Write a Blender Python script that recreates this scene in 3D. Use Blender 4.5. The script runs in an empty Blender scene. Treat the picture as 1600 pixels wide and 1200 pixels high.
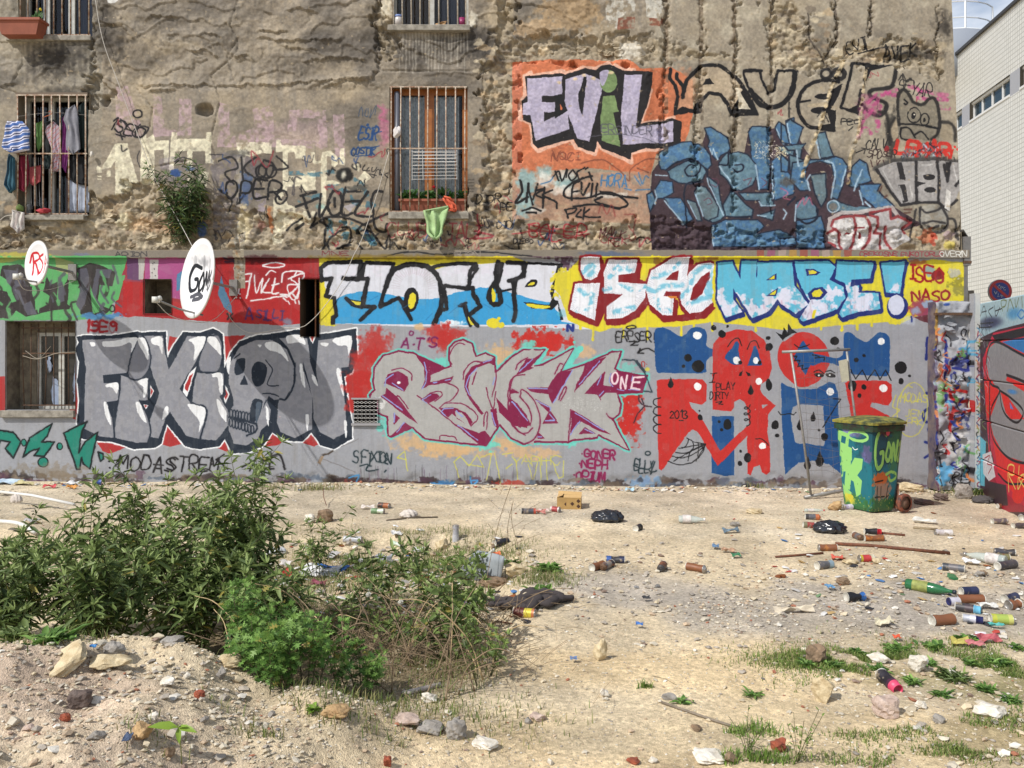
import bpy,math,random
import numpy as np
from mathutils import Vector,Matrix,Euler
random.seed(7)
SC=bpy.context.scene;COL=SC.collection
R=math.radians
EYE,FPX,HY,CX,WALL=1.656,1300.0,550.0,800.0,10.4
# camera
cam=bpy.data.objects.new('camera',bpy.data.cameras.new('camera'));COL.objects.link(cam)
cam.location=(0,0,EYE);cam.rotation_euler=(R(90),0,0)
cam.data.sensor_width=36;cam.data.lens=36*FPX/1600;cam.data.shift_y=-(600-HY)/1600;cam.data.clip_end=600;cam.data.clip_start=.05
SC.camera=cam
# sky and sun
SUN_AZ,SUN_EL=50,46
world=bpy.data.worlds.new('World');SC.world=world;world.use_nodes=True
nt=world.node_tree;nt.nodes.clear()
out=nt.nodes.new('ShaderNodeOutputWorld');bg=nt.nodes.new('ShaderNodeBackground');sky=nt.nodes.new('ShaderNodeTexSky')
sky.sky_type='NISHITA';sky.sun_disc=False;sky.sun_elevation=R(SUN_EL);sky.sun_rotation=R(180+SUN_AZ);sky.air_density=1.0;sky.dust_density=1.2
tc=nt.nodes.new('ShaderNodeTexCoord');mp=nt.nodes.new('ShaderNodeMapping');mp.inputs['Scale'].default_value=(1.6,1.6,4.2);mp.inputs['Location'].default_value=(.35,.1,.2)
nz=nt.nodes.new('ShaderNodeTexNoise');nz.inputs['Scale'].default_value=1.7;nz.inputs['Detail'].default_value=7;nz.inputs['Roughness'].default_value=.58
cr=nt.nodes.new('ShaderNodeValToRGB');cr.color_ramp.elements[0].position=.44;cr.color_ramp.elements[1].position=.66
mx=nt.nodes.new('ShaderNodeMix');mx.data_type='RGBA';mx.inputs[7].default_value=(8.2,8.5,9.0,1)
nt.links.new(tc.outputs['Generated'],mp.inputs[0]);nt.links.new(mp.outputs[0],nz.inputs['Vector']);nt.links.new(nz.outputs['Fac'],cr.inputs[0])
nt.links.new(cr.outputs[0],mx.inputs[0]);nt.links.new(sky.outputs[0],mx.inputs[6]);nt.links.new(mx.outputs[2],bg.inputs[0]);nt.links.new(bg.outputs[0],out.inputs[0])
bg.inputs[1].default_value=.125
sun=bpy.data.objects.new('sun',bpy.data.lights.new('sun','SUN'));COL.objects.link(sun)
sun.data.energy=4.2;sun.data.angle=R(.7);sun.data.color=(1,.965,.91)
_d=Vector((math.sin(R(SUN_AZ))*math.cos(R(SUN_EL)),math.cos(R(SUN_AZ))*math.cos(R(SUN_EL)),-math.sin(R(SUN_EL))))
sun.rotation_euler=_d.to_track_quat('-Z','Y').to_euler();sun.location=(-6,-4,9)
SC.view_settings.view_transform='Standard';SC.view_settings.look='None';SC.view_settings.gamma=1;SC.view_settings.exposure=0.0;SC.view_settings.use_curve_mapping=False
try:SC.cycles.max_bounces=6;SC.cycles.transparent_max_bounces=12
except Exception:pass
# helpers
def lin(c):return tuple(((v/255)/12.92 if v/255<=.04045 else((v/255+.055)/1.055)**2.4)for v in c)
def WP(px,py,Y=WALL):return Vector(((px-CX)/FPX*Y,Y,EYE-(py-HY)/FPX*Y))
def tag(o,label=None,cat=None,group=None,kind=None):
 for k,v in(('label',label),('category',cat),('group',group),('kind',kind)):
  if v:o[k]=v
 return o
def thing(name,label,cat,loc=(0,0,0),rz=0,group=None):
 o=bpy.data.objects.new(name,None);COL.objects.link(o);o.location=loc;o.rotation_euler=(0,0,rz);o.empty_display_size=.1
 return tag(o,label,cat,group)
def mesh_np(name,V,F,smooth=False):
 V=np.asarray(V,np.float32);me=bpy.data.meshes.new(name)
 if isinstance(F,np.ndarray):
  n,k=F.shape;me.vertices.add(len(V));me.vertices.foreach_set('co',V.ravel());me.loops.add(n*k);me.loops.foreach_set('vertex_index',F.astype(np.int32).ravel())
  me.polygons.add(n);me.polygons.foreach_set('loop_start',np.arange(0,n*k,k,dtype=np.int32));me.polygons.foreach_set('loop_total',np.full(n,k,np.int32))
  me.update(calc_edges=True)
 else:me.from_pydata(V.tolist(),[],F);me.update()
 me.polygons.foreach_set('use_smooth',[smooth]*len(me.polygons));return me
def obj(name,me,mat=None,parent=None,loc=None):
 o=bpy.data.objects.new(name,me);COL.objects.link(o)
 if mat is not None and not me.materials:me.materials.append(mat)
 if parent is not None:o.parent=parent
 if loc is not None:o.location=loc
 return o
class MB:
 """collects shapes and links them as one mesh"""
 def __init__(s):s.v=[];s.f=[]
 def add(s,V,F):
  n=len(s.v);s.v+=[tuple(p)for p in V];s.f+=[tuple(i+n for i in f)for f in F];return s
 def box(s,a,b,rz=0,taper=1.0):
  (x0,y0,z0),(x1,y1,z1)=a,b;c=Vector(((x0+x1)/2,(y0+y1)/2,0));V=[]
  for z,k in((z0,1),(z1,taper)):
   for x,y in((x0,y0),(x1,y0),(x1,y1),(x0,y1)):
    p=Vector((x-c.x,y-c.y,0))*k;p.rotate(Euler((0,0,rz)));V.append((p.x+c.x,p.y+c.y,z))
  return s.add(V,[(3,2,1,0),(4,5,6,7),(0,1,5,4),(1,2,6,5),(2,3,7,6),(3,0,4,7)])
 def tube(s,pts,r,n=6,cap=True,sm=False):
  if sm:pts=smooth3(pts)
  P=[Vector(p)for p in pts];rr=r if hasattr(r,'__len__')else[r]*len(P);up=None;V=[]
  for i,p in enumerate(P):
   d=(P[min(i+1,len(P)-1)]-P[max(i-1,0)]).normalized()
   if up is None:up=d.orthogonal().normalized()
   up=(up-d*up.dot(d));up=up.normalized()if up.length>1e-5 else d.orthogonal().normalized();w=d.cross(up)
   for k in range(n):a=2*math.pi*k/n;V.append(p+(up*math.cos(a)+w*math.sin(a))*rr[min(i,len(rr)-1)])
  F=[(i*n+k,i*n+(k+1)%n,(i+1)*n+(k+1)%n,(i+1)*n+k)for i in range(len(P)-1)for k in range(n)]
  if cap:F+=[tuple(range(n))[::-1],tuple((len(P)-1)*n+k for k in range(n))]
  return s.add(V,F)
 def lathe(s,prof,n=20,M=None):
  V=[];F=[]
  for x,r in prof:
   for k in range(n):a=2*math.pi*k/n;V.append(Vector((x,r*math.cos(a),r*math.sin(a))))
  for i in range(len(prof)-1):
   for k in range(n):F.append((i*n+k,(i+1)*n+k,(i+1)*n+(k+1)%n,i*n+(k+1)%n))
  if prof[0][1]>1e-4:F.append(tuple(range(n)))
  if prof[-1][1]>1e-4:F.append(tuple((len(prof)-1)*n+k for k in range(n))[::-1])
  return s.add([M@v for v in V]if M else V,F)
 def quad(s,*p):return s.add(p,[tuple(range(len(p)))])
 def build(s,name,mat,parent=None,smooth=False,off=None):
  V=np.array([tuple(v)for v in s.v],float)
  if off is not None:V=V-np.array(tuple(off))
  return obj(name,mesh_np(name,V,s.f,smooth),mat,parent)
def smooth3(pts,n=5):
 p=[Vector(q)for q in pts];q=[2*p[0]-p[1]]+p+[2*p[-1]-p[-2]];o=[]
 for i in range(len(q)-3):
  a,b,c,d=q[i:i+4]
  for k in range(n):t=k/n;o.append(.5*(2*b+(c-a)*t+(2*a-5*b+4*c-d)*t*t+(3*b-a-3*c+d)*t**3))
 return o+[p[-1]]
# materials
_mats={}
def mat(name,rgb,rough=.8,metal=0.0,var=0.0,vs=8.0,bump=0.0,bs=60.0,rgb2=None,spec=None,trans=0.0,alpha=1.0):
 if name in _mats:return _mats[name]
 m=bpy.data.materials.new(name);m.use_nodes=True;t=m.node_tree;b=t.nodes['Principled BSDF'];_mats[name]=m
 c=lin(rgb);b.inputs['Base Color'].default_value=(*c,1);b.inputs['Roughness'].default_value=rough;b.inputs['Metallic'].default_value=metal
 if spec is not None:b.inputs['Specular IOR Level'].default_value=spec
 if trans:b.inputs['Transmission Weight'].default_value=trans
 if alpha<1:b.inputs['Alpha'].default_value=alpha
 if var or rgb2:
  n=t.nodes.new('ShaderNodeTexNoise');n.inputs['Scale'].default_value=vs;n.inputs['Detail'].default_value=6;n.inputs['Roughness'].default_value=.65
  g=t.nodes.new('ShaderNodeNewGeometry');t.links.new(g.outputs['Position'],n.inputs['Vector'])
  r=t.nodes.new('ShaderNodeValToRGB');e=r.color_ramp.elements;c2=lin(rgb2)if rgb2 else tuple(v*(1-var)for v in c)
  e[0].position=.38;e[0].color=(*c2,1);e[1].position=.62;e[1].color=(*c,1);t.links.new(n.outputs['Fac'],r.inputs[0]);t.links.new(r.outputs[0],b.inputs['Base Color'])
 if bump:
  n=t.nodes.new('ShaderNodeTexNoise');n.inputs['Scale'].default_value=bs;n.inputs['Detail'].default_value=5
  g=t.nodes.new('ShaderNodeNewGeometry');t.links.new(g.outputs['Position'],n.inputs['Vector'])
  u=t.nodes.new('ShaderNodeBump');u.inputs['Strength'].default_value=bump;u.inputs['Distance'].default_value=.01;t.links.new(n.outputs['Fac'],u.inputs['Height']);t.links.new(u.outputs[0],b.inputs['Normal'])
 return m
def image_mat(name,im,x0,x1,z0,z1,rough=.75,uv=False,bump=.35,speck=0.0):
 """flat print laid on along world X and Z (or by uv)"""
 m=bpy.data.materials.new(name);m.use_nodes=True;t=m.node_tree;b=t.nodes['Principled BSDF'];b.inputs['Roughness'].default_value=rough;b.inputs['Specular IOR Level'].default_value=.3
 g=t.nodes.new('ShaderNodeNewGeometry');i=t.nodes.new('ShaderNodeTexImage');i.image=im;i.extension='EXTEND'
 if uv:
  u=t.nodes.new('ShaderNodeUVMap');t.links.new(u.outputs[0],i.inputs[0])
 else:
  s=t.nodes.new('ShaderNodeSeparateXYZ');c=t.nodes.new('ShaderNodeCombineXYZ');t.links.new(g.outputs['Position'],s.inputs[0])
  for k,(a,bb)in(('X',(x0,x1)),('Z',(z0,z1))):
   r=t.nodes.new('ShaderNodeMapRange');r.clamp=False;r.inputs['From Min'].default_value=a;r.inputs['From Max'].default_value=bb;t.links.new(s.outputs[k],r.inputs[0]);t.links.new(r.outputs[0],c.inputs[0 if k=='X' else 1])
  t.links.new(c.outputs[0],i.inputs[0])
 t.links.new(i.outputs[0],b.inputs['Base Color'])
 if bump:
  n=t.nodes.new('ShaderNodeTexNoise');n.inputs['Scale'].default_value=55;n.inputs['Detail'].default_value=8;n.inputs['Roughness'].default_value=.6;t.links.new(g.outputs['Position'],n.inputs['Vector'])
  u=t.nodes.new('ShaderNodeBump');u.inputs['Strength'].default_value=bump;u.inputs['Distance'].default_value=.012;t.links.new(n.outputs['Fac'],u.inputs['Height']);t.links.new(u.outputs[0],b.inputs['Normal'])
 return m
def attr_mat(name,rough=.9,trans=0.0,spec=.3,bump=0.0):
 m=bpy.data.materials.new(name);m.use_nodes=True;t=m.node_tree;b=t.nodes['Principled BSDF'];a=t.nodes.new('ShaderNodeAttribute');a.attribute_name='tone'
 b.inputs['Roughness'].default_value=rough;b.inputs['Specular IOR Level'].default_value=spec;t.links.new(a.outputs['Color'],b.inputs['Base Color'])
 if trans:
  d=t.nodes.new('ShaderNodeBsdfTranslucent');x=t.nodes.new('ShaderNodeMixShader');x.inputs[0].default_value=trans;o=t.nodes['Material Output']
  t.links.new(a.outputs['Color'],d.inputs[0]);t.links.new(b.outputs[0],x.inputs[1]);t.links.new(d.outputs[0],x.inputs[2]);t.links.new(x.outputs[0],o.inputs[0])
 if bump:
  n=t.nodes.new('ShaderNodeTexNoise');n.inputs['Scale'].default_value=120;g=t.nodes.new('ShaderNodeNewGeometry');t.links.new(g.outputs['Position'],n.inputs['Vector'])
  u=t.nodes.new('ShaderNodeBump');u.inputs['Strength'].default_value=bump;u.inputs['Distance'].default_value=.004;t.links.new(n.outputs['Fac'],u.inputs['Height']);t.links.new(u.outputs[0],b.inputs['Normal'])
 return m
def set_tone(me,cols):
 a=me.color_attributes.new('tone','FLOAT_COLOR','POINT');c=np.ones((len(me.vertices),4),np.float32);c[:,:3]=cols;a.data.foreach_set('color',c.ravel())
# paint kit: numpy "spray cans" that fill an image with flat print
def _fbm(h,w,cell,octv=4,seed=0,gain=0.5,ax=1.0):
 rg=np.random.default_rng(seed);out=np.zeros((h,w),np.float32);a=1.0;tot=0
 cy,cx=cell,cell*ax
 for o in range(octv):
  gh,gw=int(h/cy)+4,int(w/cx)+4
  g=rg.random((gh,gw)).astype(np.float32)
  y=np.arange(h)/cy;x=np.arange(w)/cx
  y0=y.astype(int);x0=x.astype(int);fy=(y-y0);fx=(x-x0)
  fy=(fy*fy*(3-2*fy)).astype(np.float32);fx=(fx*fx*(3-2*fx)).astype(np.float32)
  r=g[y0]*(1-fy)[:,None]+g[y0+1]*fy[:,None]
  out+=a*(r[:,x0]*(1-fx)+r[:,x0+1]*fx)
  tot+=a;a*=gain;cy=max(cy/2,1.01);cx=max(cx/2,1.01)
 return out/tot
def _smooth(pts,closed=False,n=6):
 p=np.array(pts,float)
 if len(p)<3:return p
 q=np.vstack([p[-1],p,p[0],p[1]])if closed else np.vstack([2*p[0]-p[1],p,2*p[-1]-p[-2]])
 out=[]
 for i in range(len(q)-3):
  a,b,c,d=q[i:i+4]
  for k in range(n):
   t=k/n
   out.append(0.5*(2*b+(c-a)*t+(2*a-5*b+4*c-d)*t*t+(3*b-a-3*c+d)*t**3))
 if not closed:out.append(p[-1])
 return np.array(out)
def _num(s):
 if not isinstance(s,str):return np.array(s,float)
 v=[float(t)for t in s.replace(',',' ').split()]
 return np.array(v).reshape(-1,2)
GL={'A':'0,6 1.8,0 2.2,0 4,6|.7,4 3.3,4','B':'0,0 0,6 3,6 4,4.6 3,3 0,3|0,0 2.8,0 3.6,1.5 2.8,3','C':'4,1 2.8,0 1,.4 0,3 1,5.7 2.8,6 4,5','D':'0,0 0,6 2.4,5.8 4,3 2.4,.1 0,0','E':'4,0 0,0 0,6 4,6|0,3 3,3','F':'4,0 0,0 0,6|0,3 3,3','G':'4,1 2.5,0 .6,.8 0,3 .8,5.4 2.6,6 4,5 4,3.2 2.2,3.2','H':'0,0 0,6|4,0 4,6|0,3 4,3','I':'2,0 2,6|.8,0 3.2,0|.8,6 3.2,6','J':'3,0 3,5 2,6 .5,5.2','K':'0,0 0,6|4,0 .3,3.2 4,6','L':'0,0 0,6 4,6','M':'0,6 .3,0 2,4 3.7,0 4,6','N':'0,6 .2,0 3.8,6 4,0','O':'2,0 .4,1 0,3 .6,5.3 2,6 3.5,5.1 4,3 3.4,.8 2,0','P':'0,6 0,0 3,0 4,1.6 3,3.1 0,3.2','Q':'2,0 0,3 2,6 4,3 2,0|2.6,4 4.2,6.4','R':'0,6 0,0 3,0 4,1.6 3,3 0,3.2|1.6,3.2 4.2,6.2','S':'4,.8 2.4,0 .5,.9 1,2.6 3.2,3.4 3.9,4.9 2.4,6 0,5.2','T':'0,0 4,0|2,0 2,6','U':'0,0 .1,4.4 1.6,6 3.2,5.2 4,3 4,0','V':'0,0 2,6 4,0','W':'0,0 1,6 2,2 3,6 4,0','X':'0,0 4,6|4,0 0,6','Y':'0,0 2,3 4,0|2,3 1.8,6','Z':'0,0 4,0 0,6 4,6','0':'2,0 .3,1.2 0,3 .5,5.2 2,6 3.6,5 4,3 3.4,.9 2,0','1':'.8,1.4 2.2,0 2.2,6','2':'.2,1.2 1.6,0 3.5,.8 3.4,2.4 0,6 4,6','3':'.2,.4 2.6,0 3.6,1.4 1.8,2.8 3.8,4 3,5.8 .2,5.6','9':'3.8,1.6 2,0 .4,1.6 1.8,3.2 3.8,1.8 3.6,6','6':'3.4,0 .6,2.6 .4,5 2.2,6 3.8,4.4 2.4,3 .6,4','.':'1.6,3.6 2,3.6','!':'2,0 2,4|2,5.8 2,6',"'":'2,0 1.7,1.4','-':'.8,3 3.2,3','Ë':'4,0 0,0 0,6 4,6|0,3 3,3|1,-1.4 1,-1.3|3,-1.4 3,-1.3','*':'0,1 4,5|4,1 0,5|2,0 2,6','~':'0,5 1.5,3.4 2.8,4.6 6,2'}
class Canvas:
 def __init__(s,x0,y0,x1,y1,S,base=(128,128,128),seed=1):
  s.x0,s.y0,s.x1,s.y1,s.S=x0,y0,x1,y1,S
  s.w,s.h=int((x1-x0)*S),int((y1-y0)*S)
  s.c=np.empty((s.h,s.w,3),np.float32);s.c[:]=np.array(base,np.float32)/255
  s.ox=s.oy=0.0;s.k=1.0;s.halo=0;s.rg=np.random.default_rng(seed);s.nz=_fbm(s.h,s.w,9*S/1.5,3,seed+5)
 def O(s,ox=0,oy=0,k=1.0):s.ox,s.oy,s.k=ox,oy,k
 def T(s,pts):
  p=_num(pts);return np.stack([(s.ox+p[:,0]/s.k-s.x0)*s.S,(s.oy+p[:,1]/s.k-s.y0)*s.S],1)
 def over(s,bx,a,col):
  x0,y0,x1,y1=bx;t=s.c[y0:y1,x0:x1];a=np.clip(a,0,1)[...,None]
  t+=(np.array(col,np.float32)/255-t)*a
 def box(s,q,m=2):
  x0=max(int(q[:,0].min()-m),0);y0=max(int(q[:,1].min()-m),0)
  x1=min(int(q[:,0].max()+m)+1,s.w);y1=min(int(q[:,1].max()+m)+1,s.h)
  return(x0,y0,x1,y1)if x1>x0 and y1>y0 else None
 def inside(s,q,b):
  x0,y0,x1,y1=b;m=np.zeros((y1-y0,x1-x0),np.float32)
  for dx,dy in((.25,.3),(.75,.7)):
   ys=np.arange(y0,y1)+dy;ins=np.zeros((y1-y0,x1-x0),bool);xs=np.arange(x0,x1)+dx
   for i in range(len(q)):
    ax,ay=q[i-1];bx,by=q[i]
    if ay==by:continue
    r0,r1=max(int(math.floor(min(ay,by)))-y0-1,0),min(int(math.ceil(max(ay,by)))-y0+1,y1-y0)
    if r1<=r0:continue
    yy=ys[r0:r1];sel=(yy>=min(ay,by))&(yy<max(ay,by))
    xi=ax+(yy-ay)*(bx-ax)/(by-ay)
    ins[r0:r1]^=(sel[:,None]&(xs[None,:]>xi[:,None]))
   m+=ins*.5
  return m
 def P(s,col,pts,sm=0,a=1.0,nz=0.0):
  q=s.T(pts)
  if sm:q=_smooth(q,True)
  b=s.box(q)
  if not b:return
  m=s.inside(q,b)*a
  if nz:m=m*np.clip(1+nz*(s.nz[b[1]:b[3],b[0]:b[2]]-.55)*6,0,1)
  s.over(b,m,col)
 def dist(s,q,b,r):
  x0,y0,x1,y1=b;d=np.full((y1-y0,x1-x0),1e9,np.float32)
  for i in range(len(q)-1):
   ax,ay=q[i];bx,by=q[i+1]
   u0=max(int(min(ax,bx)-r)-x0,0);u1=min(int(max(ax,bx)+r)+2-x0,x1-x0)
   v0=max(int(min(ay,by)-r)-y0,0);v1=min(int(max(ay,by)+r)+2-y0,y1-y0)
   if u1<=u0 or v1<=v0:continue
   X=np.arange(u0,u1)+x0+.5-ax;Y=(np.arange(v0,v1)+y0+.5-ay)[:,None]
   ex,ey=bx-ax,by-ay;L=ex*ex+ey*ey+1e-9
   t=np.clip((X*ex+Y*ey)/L,0,1);dd=np.hypot(X-t*ex,Y-t*ey)
   d[v0:v1,u0:u1]=np.minimum(d[v0:v1,u0:u1],dd)
  return d
 def L(s,col,w,pts,sm=1,a=1.0,soft=1.2,closed=0,nz=0.0):
  for part in(pts.split('|')if isinstance(pts,str)else[pts]):
   q=s.T(part)
   if closed:q=np.vstack([q,q[:1]])
   if sm:q=_smooth(q,False)
   r=w*s.S/2+soft+2;b=s.box(q,r+4)
   if not b:continue
   wob=1+(s.nz[b[1]:b[3],b[0]:b[2]]-.5)*.6;dd=s.dist(q,b,r+3);m=np.clip((w*s.S/2*wob-dd)/soft+.5,0,1)*a
   if s.halo and 1.8<w<9:m=np.maximum(m,np.clip((w*s.S/2+3.5-dd)/6,0,1)*.22*a)
   if nz:m=m*np.clip(1+nz*(s.nz[b[1]:b[3],b[0]:b[2]]-.55)*6,0,1)
   s.over(b,m,col)
 def E(s,col,cx,cy,rx,ry=None,rot=0,a=1.0,soft=0.0,w=0):
  ry=ry or rx;t=np.linspace(0,2*math.pi,33)[:-1];c,n=math.cos(rot),math.sin(rot)
  X=rx*np.cos(t);Y=ry*np.sin(t);p=np.stack([cx+X*c-Y*n,cy+X*n+Y*c],1)
  if w:s.L(col,w,p,0,a,closed=1)
  elif soft:s.B(col,cx,cy,rx,ry,a,soft)
  else:s.P(col,p,0,a)
 def B(s,col,cx,cy,rx,ry=None,a=.8,soft=.6,nz=1.0):
  ry=ry or rx;q=s.T([(cx-rx,cy-ry),(cx+rx,cy+ry)]);b=s.box(q)
  if not b:return
  x0,y0,x1,y1=b;c=q.mean(0);R=(q[1]-q[0])/2
  X=(np.arange(x0,x1)-c[0])/R[0];Y=((np.arange(y0,y1)-c[1])/R[1])[:,None]
  d=np.hypot(X,Y)+nz*(s.nz[y0:y1,x0:x1]-.5)*.9
  m=np.clip((1-d)/soft,0,1);s.over(b,a*m*m*(3-2*m),col)
 def Tx(s,txt,x,y,h,w,col,lw,slant=0.0,rot=0.0,jit=.25,a=1.0,gap=1.25):
  c,n=math.cos(rot),math.sin(rot);cx=0.0
  for ch in txt:
   if ch!=' ':
    sc=1+s.rg.uniform(-.12,.12);dy=s.rg.uniform(-.1,.1)*h
    for part in GL[ch].split('|'):
     p=_num(part)+(s.rg.uniform(-jit,jit,_num(part).shape)if len(part)>12 else 0)
     X=cx+p[:,0]/4*w;Y=(p[:,1]/6*h)*sc+dy;X=X-slant*(Y-h)
     s.L(col,lw,np.stack([x+X*c-Y*n,y+X*n+Y*c],1),1,a)
   cx+=w*gap*(.6 if ch in " .'1I" else 1)
 def speck(s,col,x0,y0,x1,y1,n,r=1.2,a=.9):
  for _ in range(n):
   x,y=s.rg.uniform(x0,x1),s.rg.uniform(y0,y1);q=s.rg.uniform(-1,1,(3,2))*r*s.rg.uniform(.5,1.8)
   s.L(col,s.rg.uniform(.5,1.3)*r,[(x+q[0,0],y+q[0,1]),(x,y),(x+q[2,0],y+q[2,1])],0,a)
 def image(s,name):
  im=bpy.data.images.new(name,s.w,s.h);buf=np.ones((s.h,s.w,4),np.float32)
  buf[...,:3]=np.clip(s.c[::-1],0,1);im.pixels.foreach_set(buf.ravel());im.update();im.pack();return im
# the painted gable wall (photo pixels are 8 mm of wall each)
def paint_wall():
 K=Canvas(-260,-170,1530,800,1.5,(142,130,112),3)
 h,w,S=K.h,K.w,K.S;K.halo=1
 def sl(x0,y0,x1,y1):
  f=lambda v,o,m:int(min(max((v-o)*S,0),m))
  return slice(f(y0,K.y0,h),f(y1,K.y0,h)),slice(f(x0,K.x0,w),f(x1,K.x0,w))
 big=_fbm(h,w,150,4,11);mid=_fbm(h,w,36,4,12);fine=_fbm(h,w,5,3,13);vert=_fbm(h,w,60,4,14,ax=.18)
 def tint(m,col,sc=None):
  t=K.c if sc is None else K.c[sc];m=np.clip(m if sc is None else m[sc],0,1)[...,None];t+=(np.array(col,np.float32)/255-t)*m
 tint((big-.45)*2.6,(166,150,126));tint((mid-.52)*2.6,(120,110,96));tint((vert-.55)*2.4,(126,118,106));tint((.4-mid)*2.2,(172,156,130));tint((_fbm(h,w,90,4,19,ax=1.6)-.54)*4,(98,90,80));tint((_fbm(h,w,60,4,20,ax=2)-.57)*3,(172,154,124))
 r=sl(1010,-170,1530,392);tint(np.clip((mid-.3)*1.6,.25,.8),(168,158,136),r)
 r=sl(-260,0,160,392);tint(np.clip(big*.8,0,.45),(138,134,120),r)
 K.O()
 for(x,y,rx,ry,a)in((90,95,58,38,.75),(170,60,40,60,.5),(215,90,50,45,.3),(160,25,25,50,.4),(745,70,34,40,.8),(690,75,70,22,.4),(640,90,30,30,.35),(100,145,60,14,.5),(255,30,60,40,.3),(400,20,60,30,.25),(20,350,50,50,.5),(440,100,60,25,.25),(1475,40,22,30,.7),(1280,70,20,60,.3),(480,60,50,30,.2),(580,40,30,80,.3),(350,60,60,30,.25)):
  K.B((50,45,40),x,y,rx*1.1,ry*1.1,min(a*1.2,.92),.9)
 for x in list(range(625,735,5)):
  K.L((200,194,178),K.rg.uniform(1,3),[(x,52),(x+K.rg.uniform(-1,1),60+K.rg.uniform(10,70))],0,.35,2)
 for x in list(range(45,142,9)):
  K.L((46,42,38),K.rg.uniform(2,5),[(x,66),(x+K.rg.uniform(-2,2),80+K.rg.uniform(10,50))],0,.3,5)
 rub=["120,345 140,303 190,305 203,287 260,288 310,312 372,318 402,335 470,338 520,352 590,360 620,348 740,352 742,330 760,250 752,120 775,60 760,-170 800,-170 802,95 800,342 870,352 1000,346 1060,348 1200,372 1300,362 1400,348 1490,352 1500,392 -260,392 -260,352 60,352","1240,0 1262,60 1300,95 1310,105 1250,110 1205,100 1198,0","1300,92 1375,58 1480,66 1470,130 1440,112 1380,98 1330,104","800,62 1000,55 1180,98 1180,94 1040,94 1000,98 800,98","590,2 612,25 608,50 622,85 600,98 590,60"]
 for p in rub:K.P((158,142,114),p,0,.7,.4)
 rg2=np.random.default_rng(8)
 for(x0,y0,x1,y1,n)in((-200,315,1000,390,330),(745,60,800,345,90),(1300,66,1470,100,30),(1010,352,1490,390,90),(1200,10,1300,100,30)):
  for _ in range(n):
   x,y=rg2.uniform(x0,x1),rg2.uniform(y0,y1);c=rg2.choice([0,1,2,3]);K.B(((196,180,148),(146,124,96),(112,100,86),(178,152,114))[c],x,y,rg2.uniform(5,15),rg2.uniform(3,8),.65,.4,1.4)
 K.B((176,118,72),250,350,90,20,.25)
 K.B((172,140,98),890,20,60,34,.7,.4);K.B((181,150,110),840,45,40,18,.7,.3)
 K.P((196,192,180),"945,0 995,0 990,20 965,28 970,45 948,42",0,.85,1);K.P((200,196,184),"1008,0 1042,0 1038,30 1010,28",0,.85,1)
 K.P((132,78,58),"966,28 992,26 990,45 964,46",0,.9,.8);K.P((136,80,58),"1010,28 1040,28 1036,40 1014,40",0,.9,.8)
 K.B((206,200,186),985,78,24,18,.7,.3);K.B((200,178,140),850,78,12,8,.8,.3);K.B((215,205,180),604,12,10,18,.7,.3);K.B((212,204,184),738,30,9,14,.8,.3);K.B((206,204,198),178,0,10,6,.9,.3)
 pk=(184,152,163)
 for p in("182,135 200,135 228,215 182,215","240,148 252,150 258,200 280,205 280,155 300,155 300,212 240,214","342,160 358,165 360,215 398,200 398,230 340,230","395,170 425,166 430,215 400,222","452,172 510,172 512,230 500,235 495,185 465,185 462,205 450,205","520,180 538,178 540,245 524,245","400,215 500,220 500,232 400,230"):
  K.P(pk,p,0,.62,.6)
 K.B((184,152,164),470,205,80,22,.3);K.B((186,92,130),600,200,12,48,.6,.7);K.O(400,0,4);K.L((186,92,130),3,"760,660 800,700 770,740 820,760",1,.6)
 cr=(224,216,184);K.O(0,0,4)
 for p in("725,900 800,895 825,1000 870,1140 850,1148 825,1135 808,1190 725,1220","640,1050 725,900 760,940 700,1050 640,1060 640,1080 610,1080 610,1035","885,850 920,840 920,870 960,840 975,880 1060,880 1055,1020 1030,1020 1025,935 970,940 965,1150 880,1150","1075,830 1110,830 1110,870 1290,870 1290,830 1325,830 1320,990 1340,1000 1335,1025 1285,1020 1285,945 1205,945 1200,1200 1175,1240 1170,945 1100,950 1090,1060 1060,1065","670,1070 695,1070 700,1105 672,1110","612,1098 640,1098 640,1106 612,1106","612,1116 640,1116 640,1122 612,1122"):
  K.P(cr,p,0,.9,.25)
 K.P(cr,"1480,890 1700,890 1700,960 1640,960 1560,980 1490,960",0,.9,.5)
 K.O(150,200,6);K.P(cr,"960,400 1060,420 1040,560 1000,760 960,700",0,.85,.5);K.P(cr,"1320,160 1420,150 1330,1120 1310,1120",0,.6,.6);K.P((128,118,130),"600,300 860,300 880,560 700,520",1,.45,1)
 K.P((112,104,112),"1100,250 1500,300 1500,560 1420,760 1230,960 1090,940 1110,600",1,.55,1)
 K.B((38,74,140),750,420,60,40,.9,.4);K.B((38,74,140),980,940,50,90,.75,.4);K.B((40,80,150),1400,560,60,160,.5,.4,2);K.B((40,74,140),880,380,60,30,.6,.5)
 K.L((40,38,44),1.6,"740,320 800,280 880,290 940,330 960,400|410,220 390,280 420,370|560,460 560,500 600,495 610,470 560,455|1070,245 1190,250",1,.8);K.B((205,196,160),240,870,75,90,.7,.3);K.B((208,192,150),1380,900,70,180,.8,.3)
 K.O(400,200,6)
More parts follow.
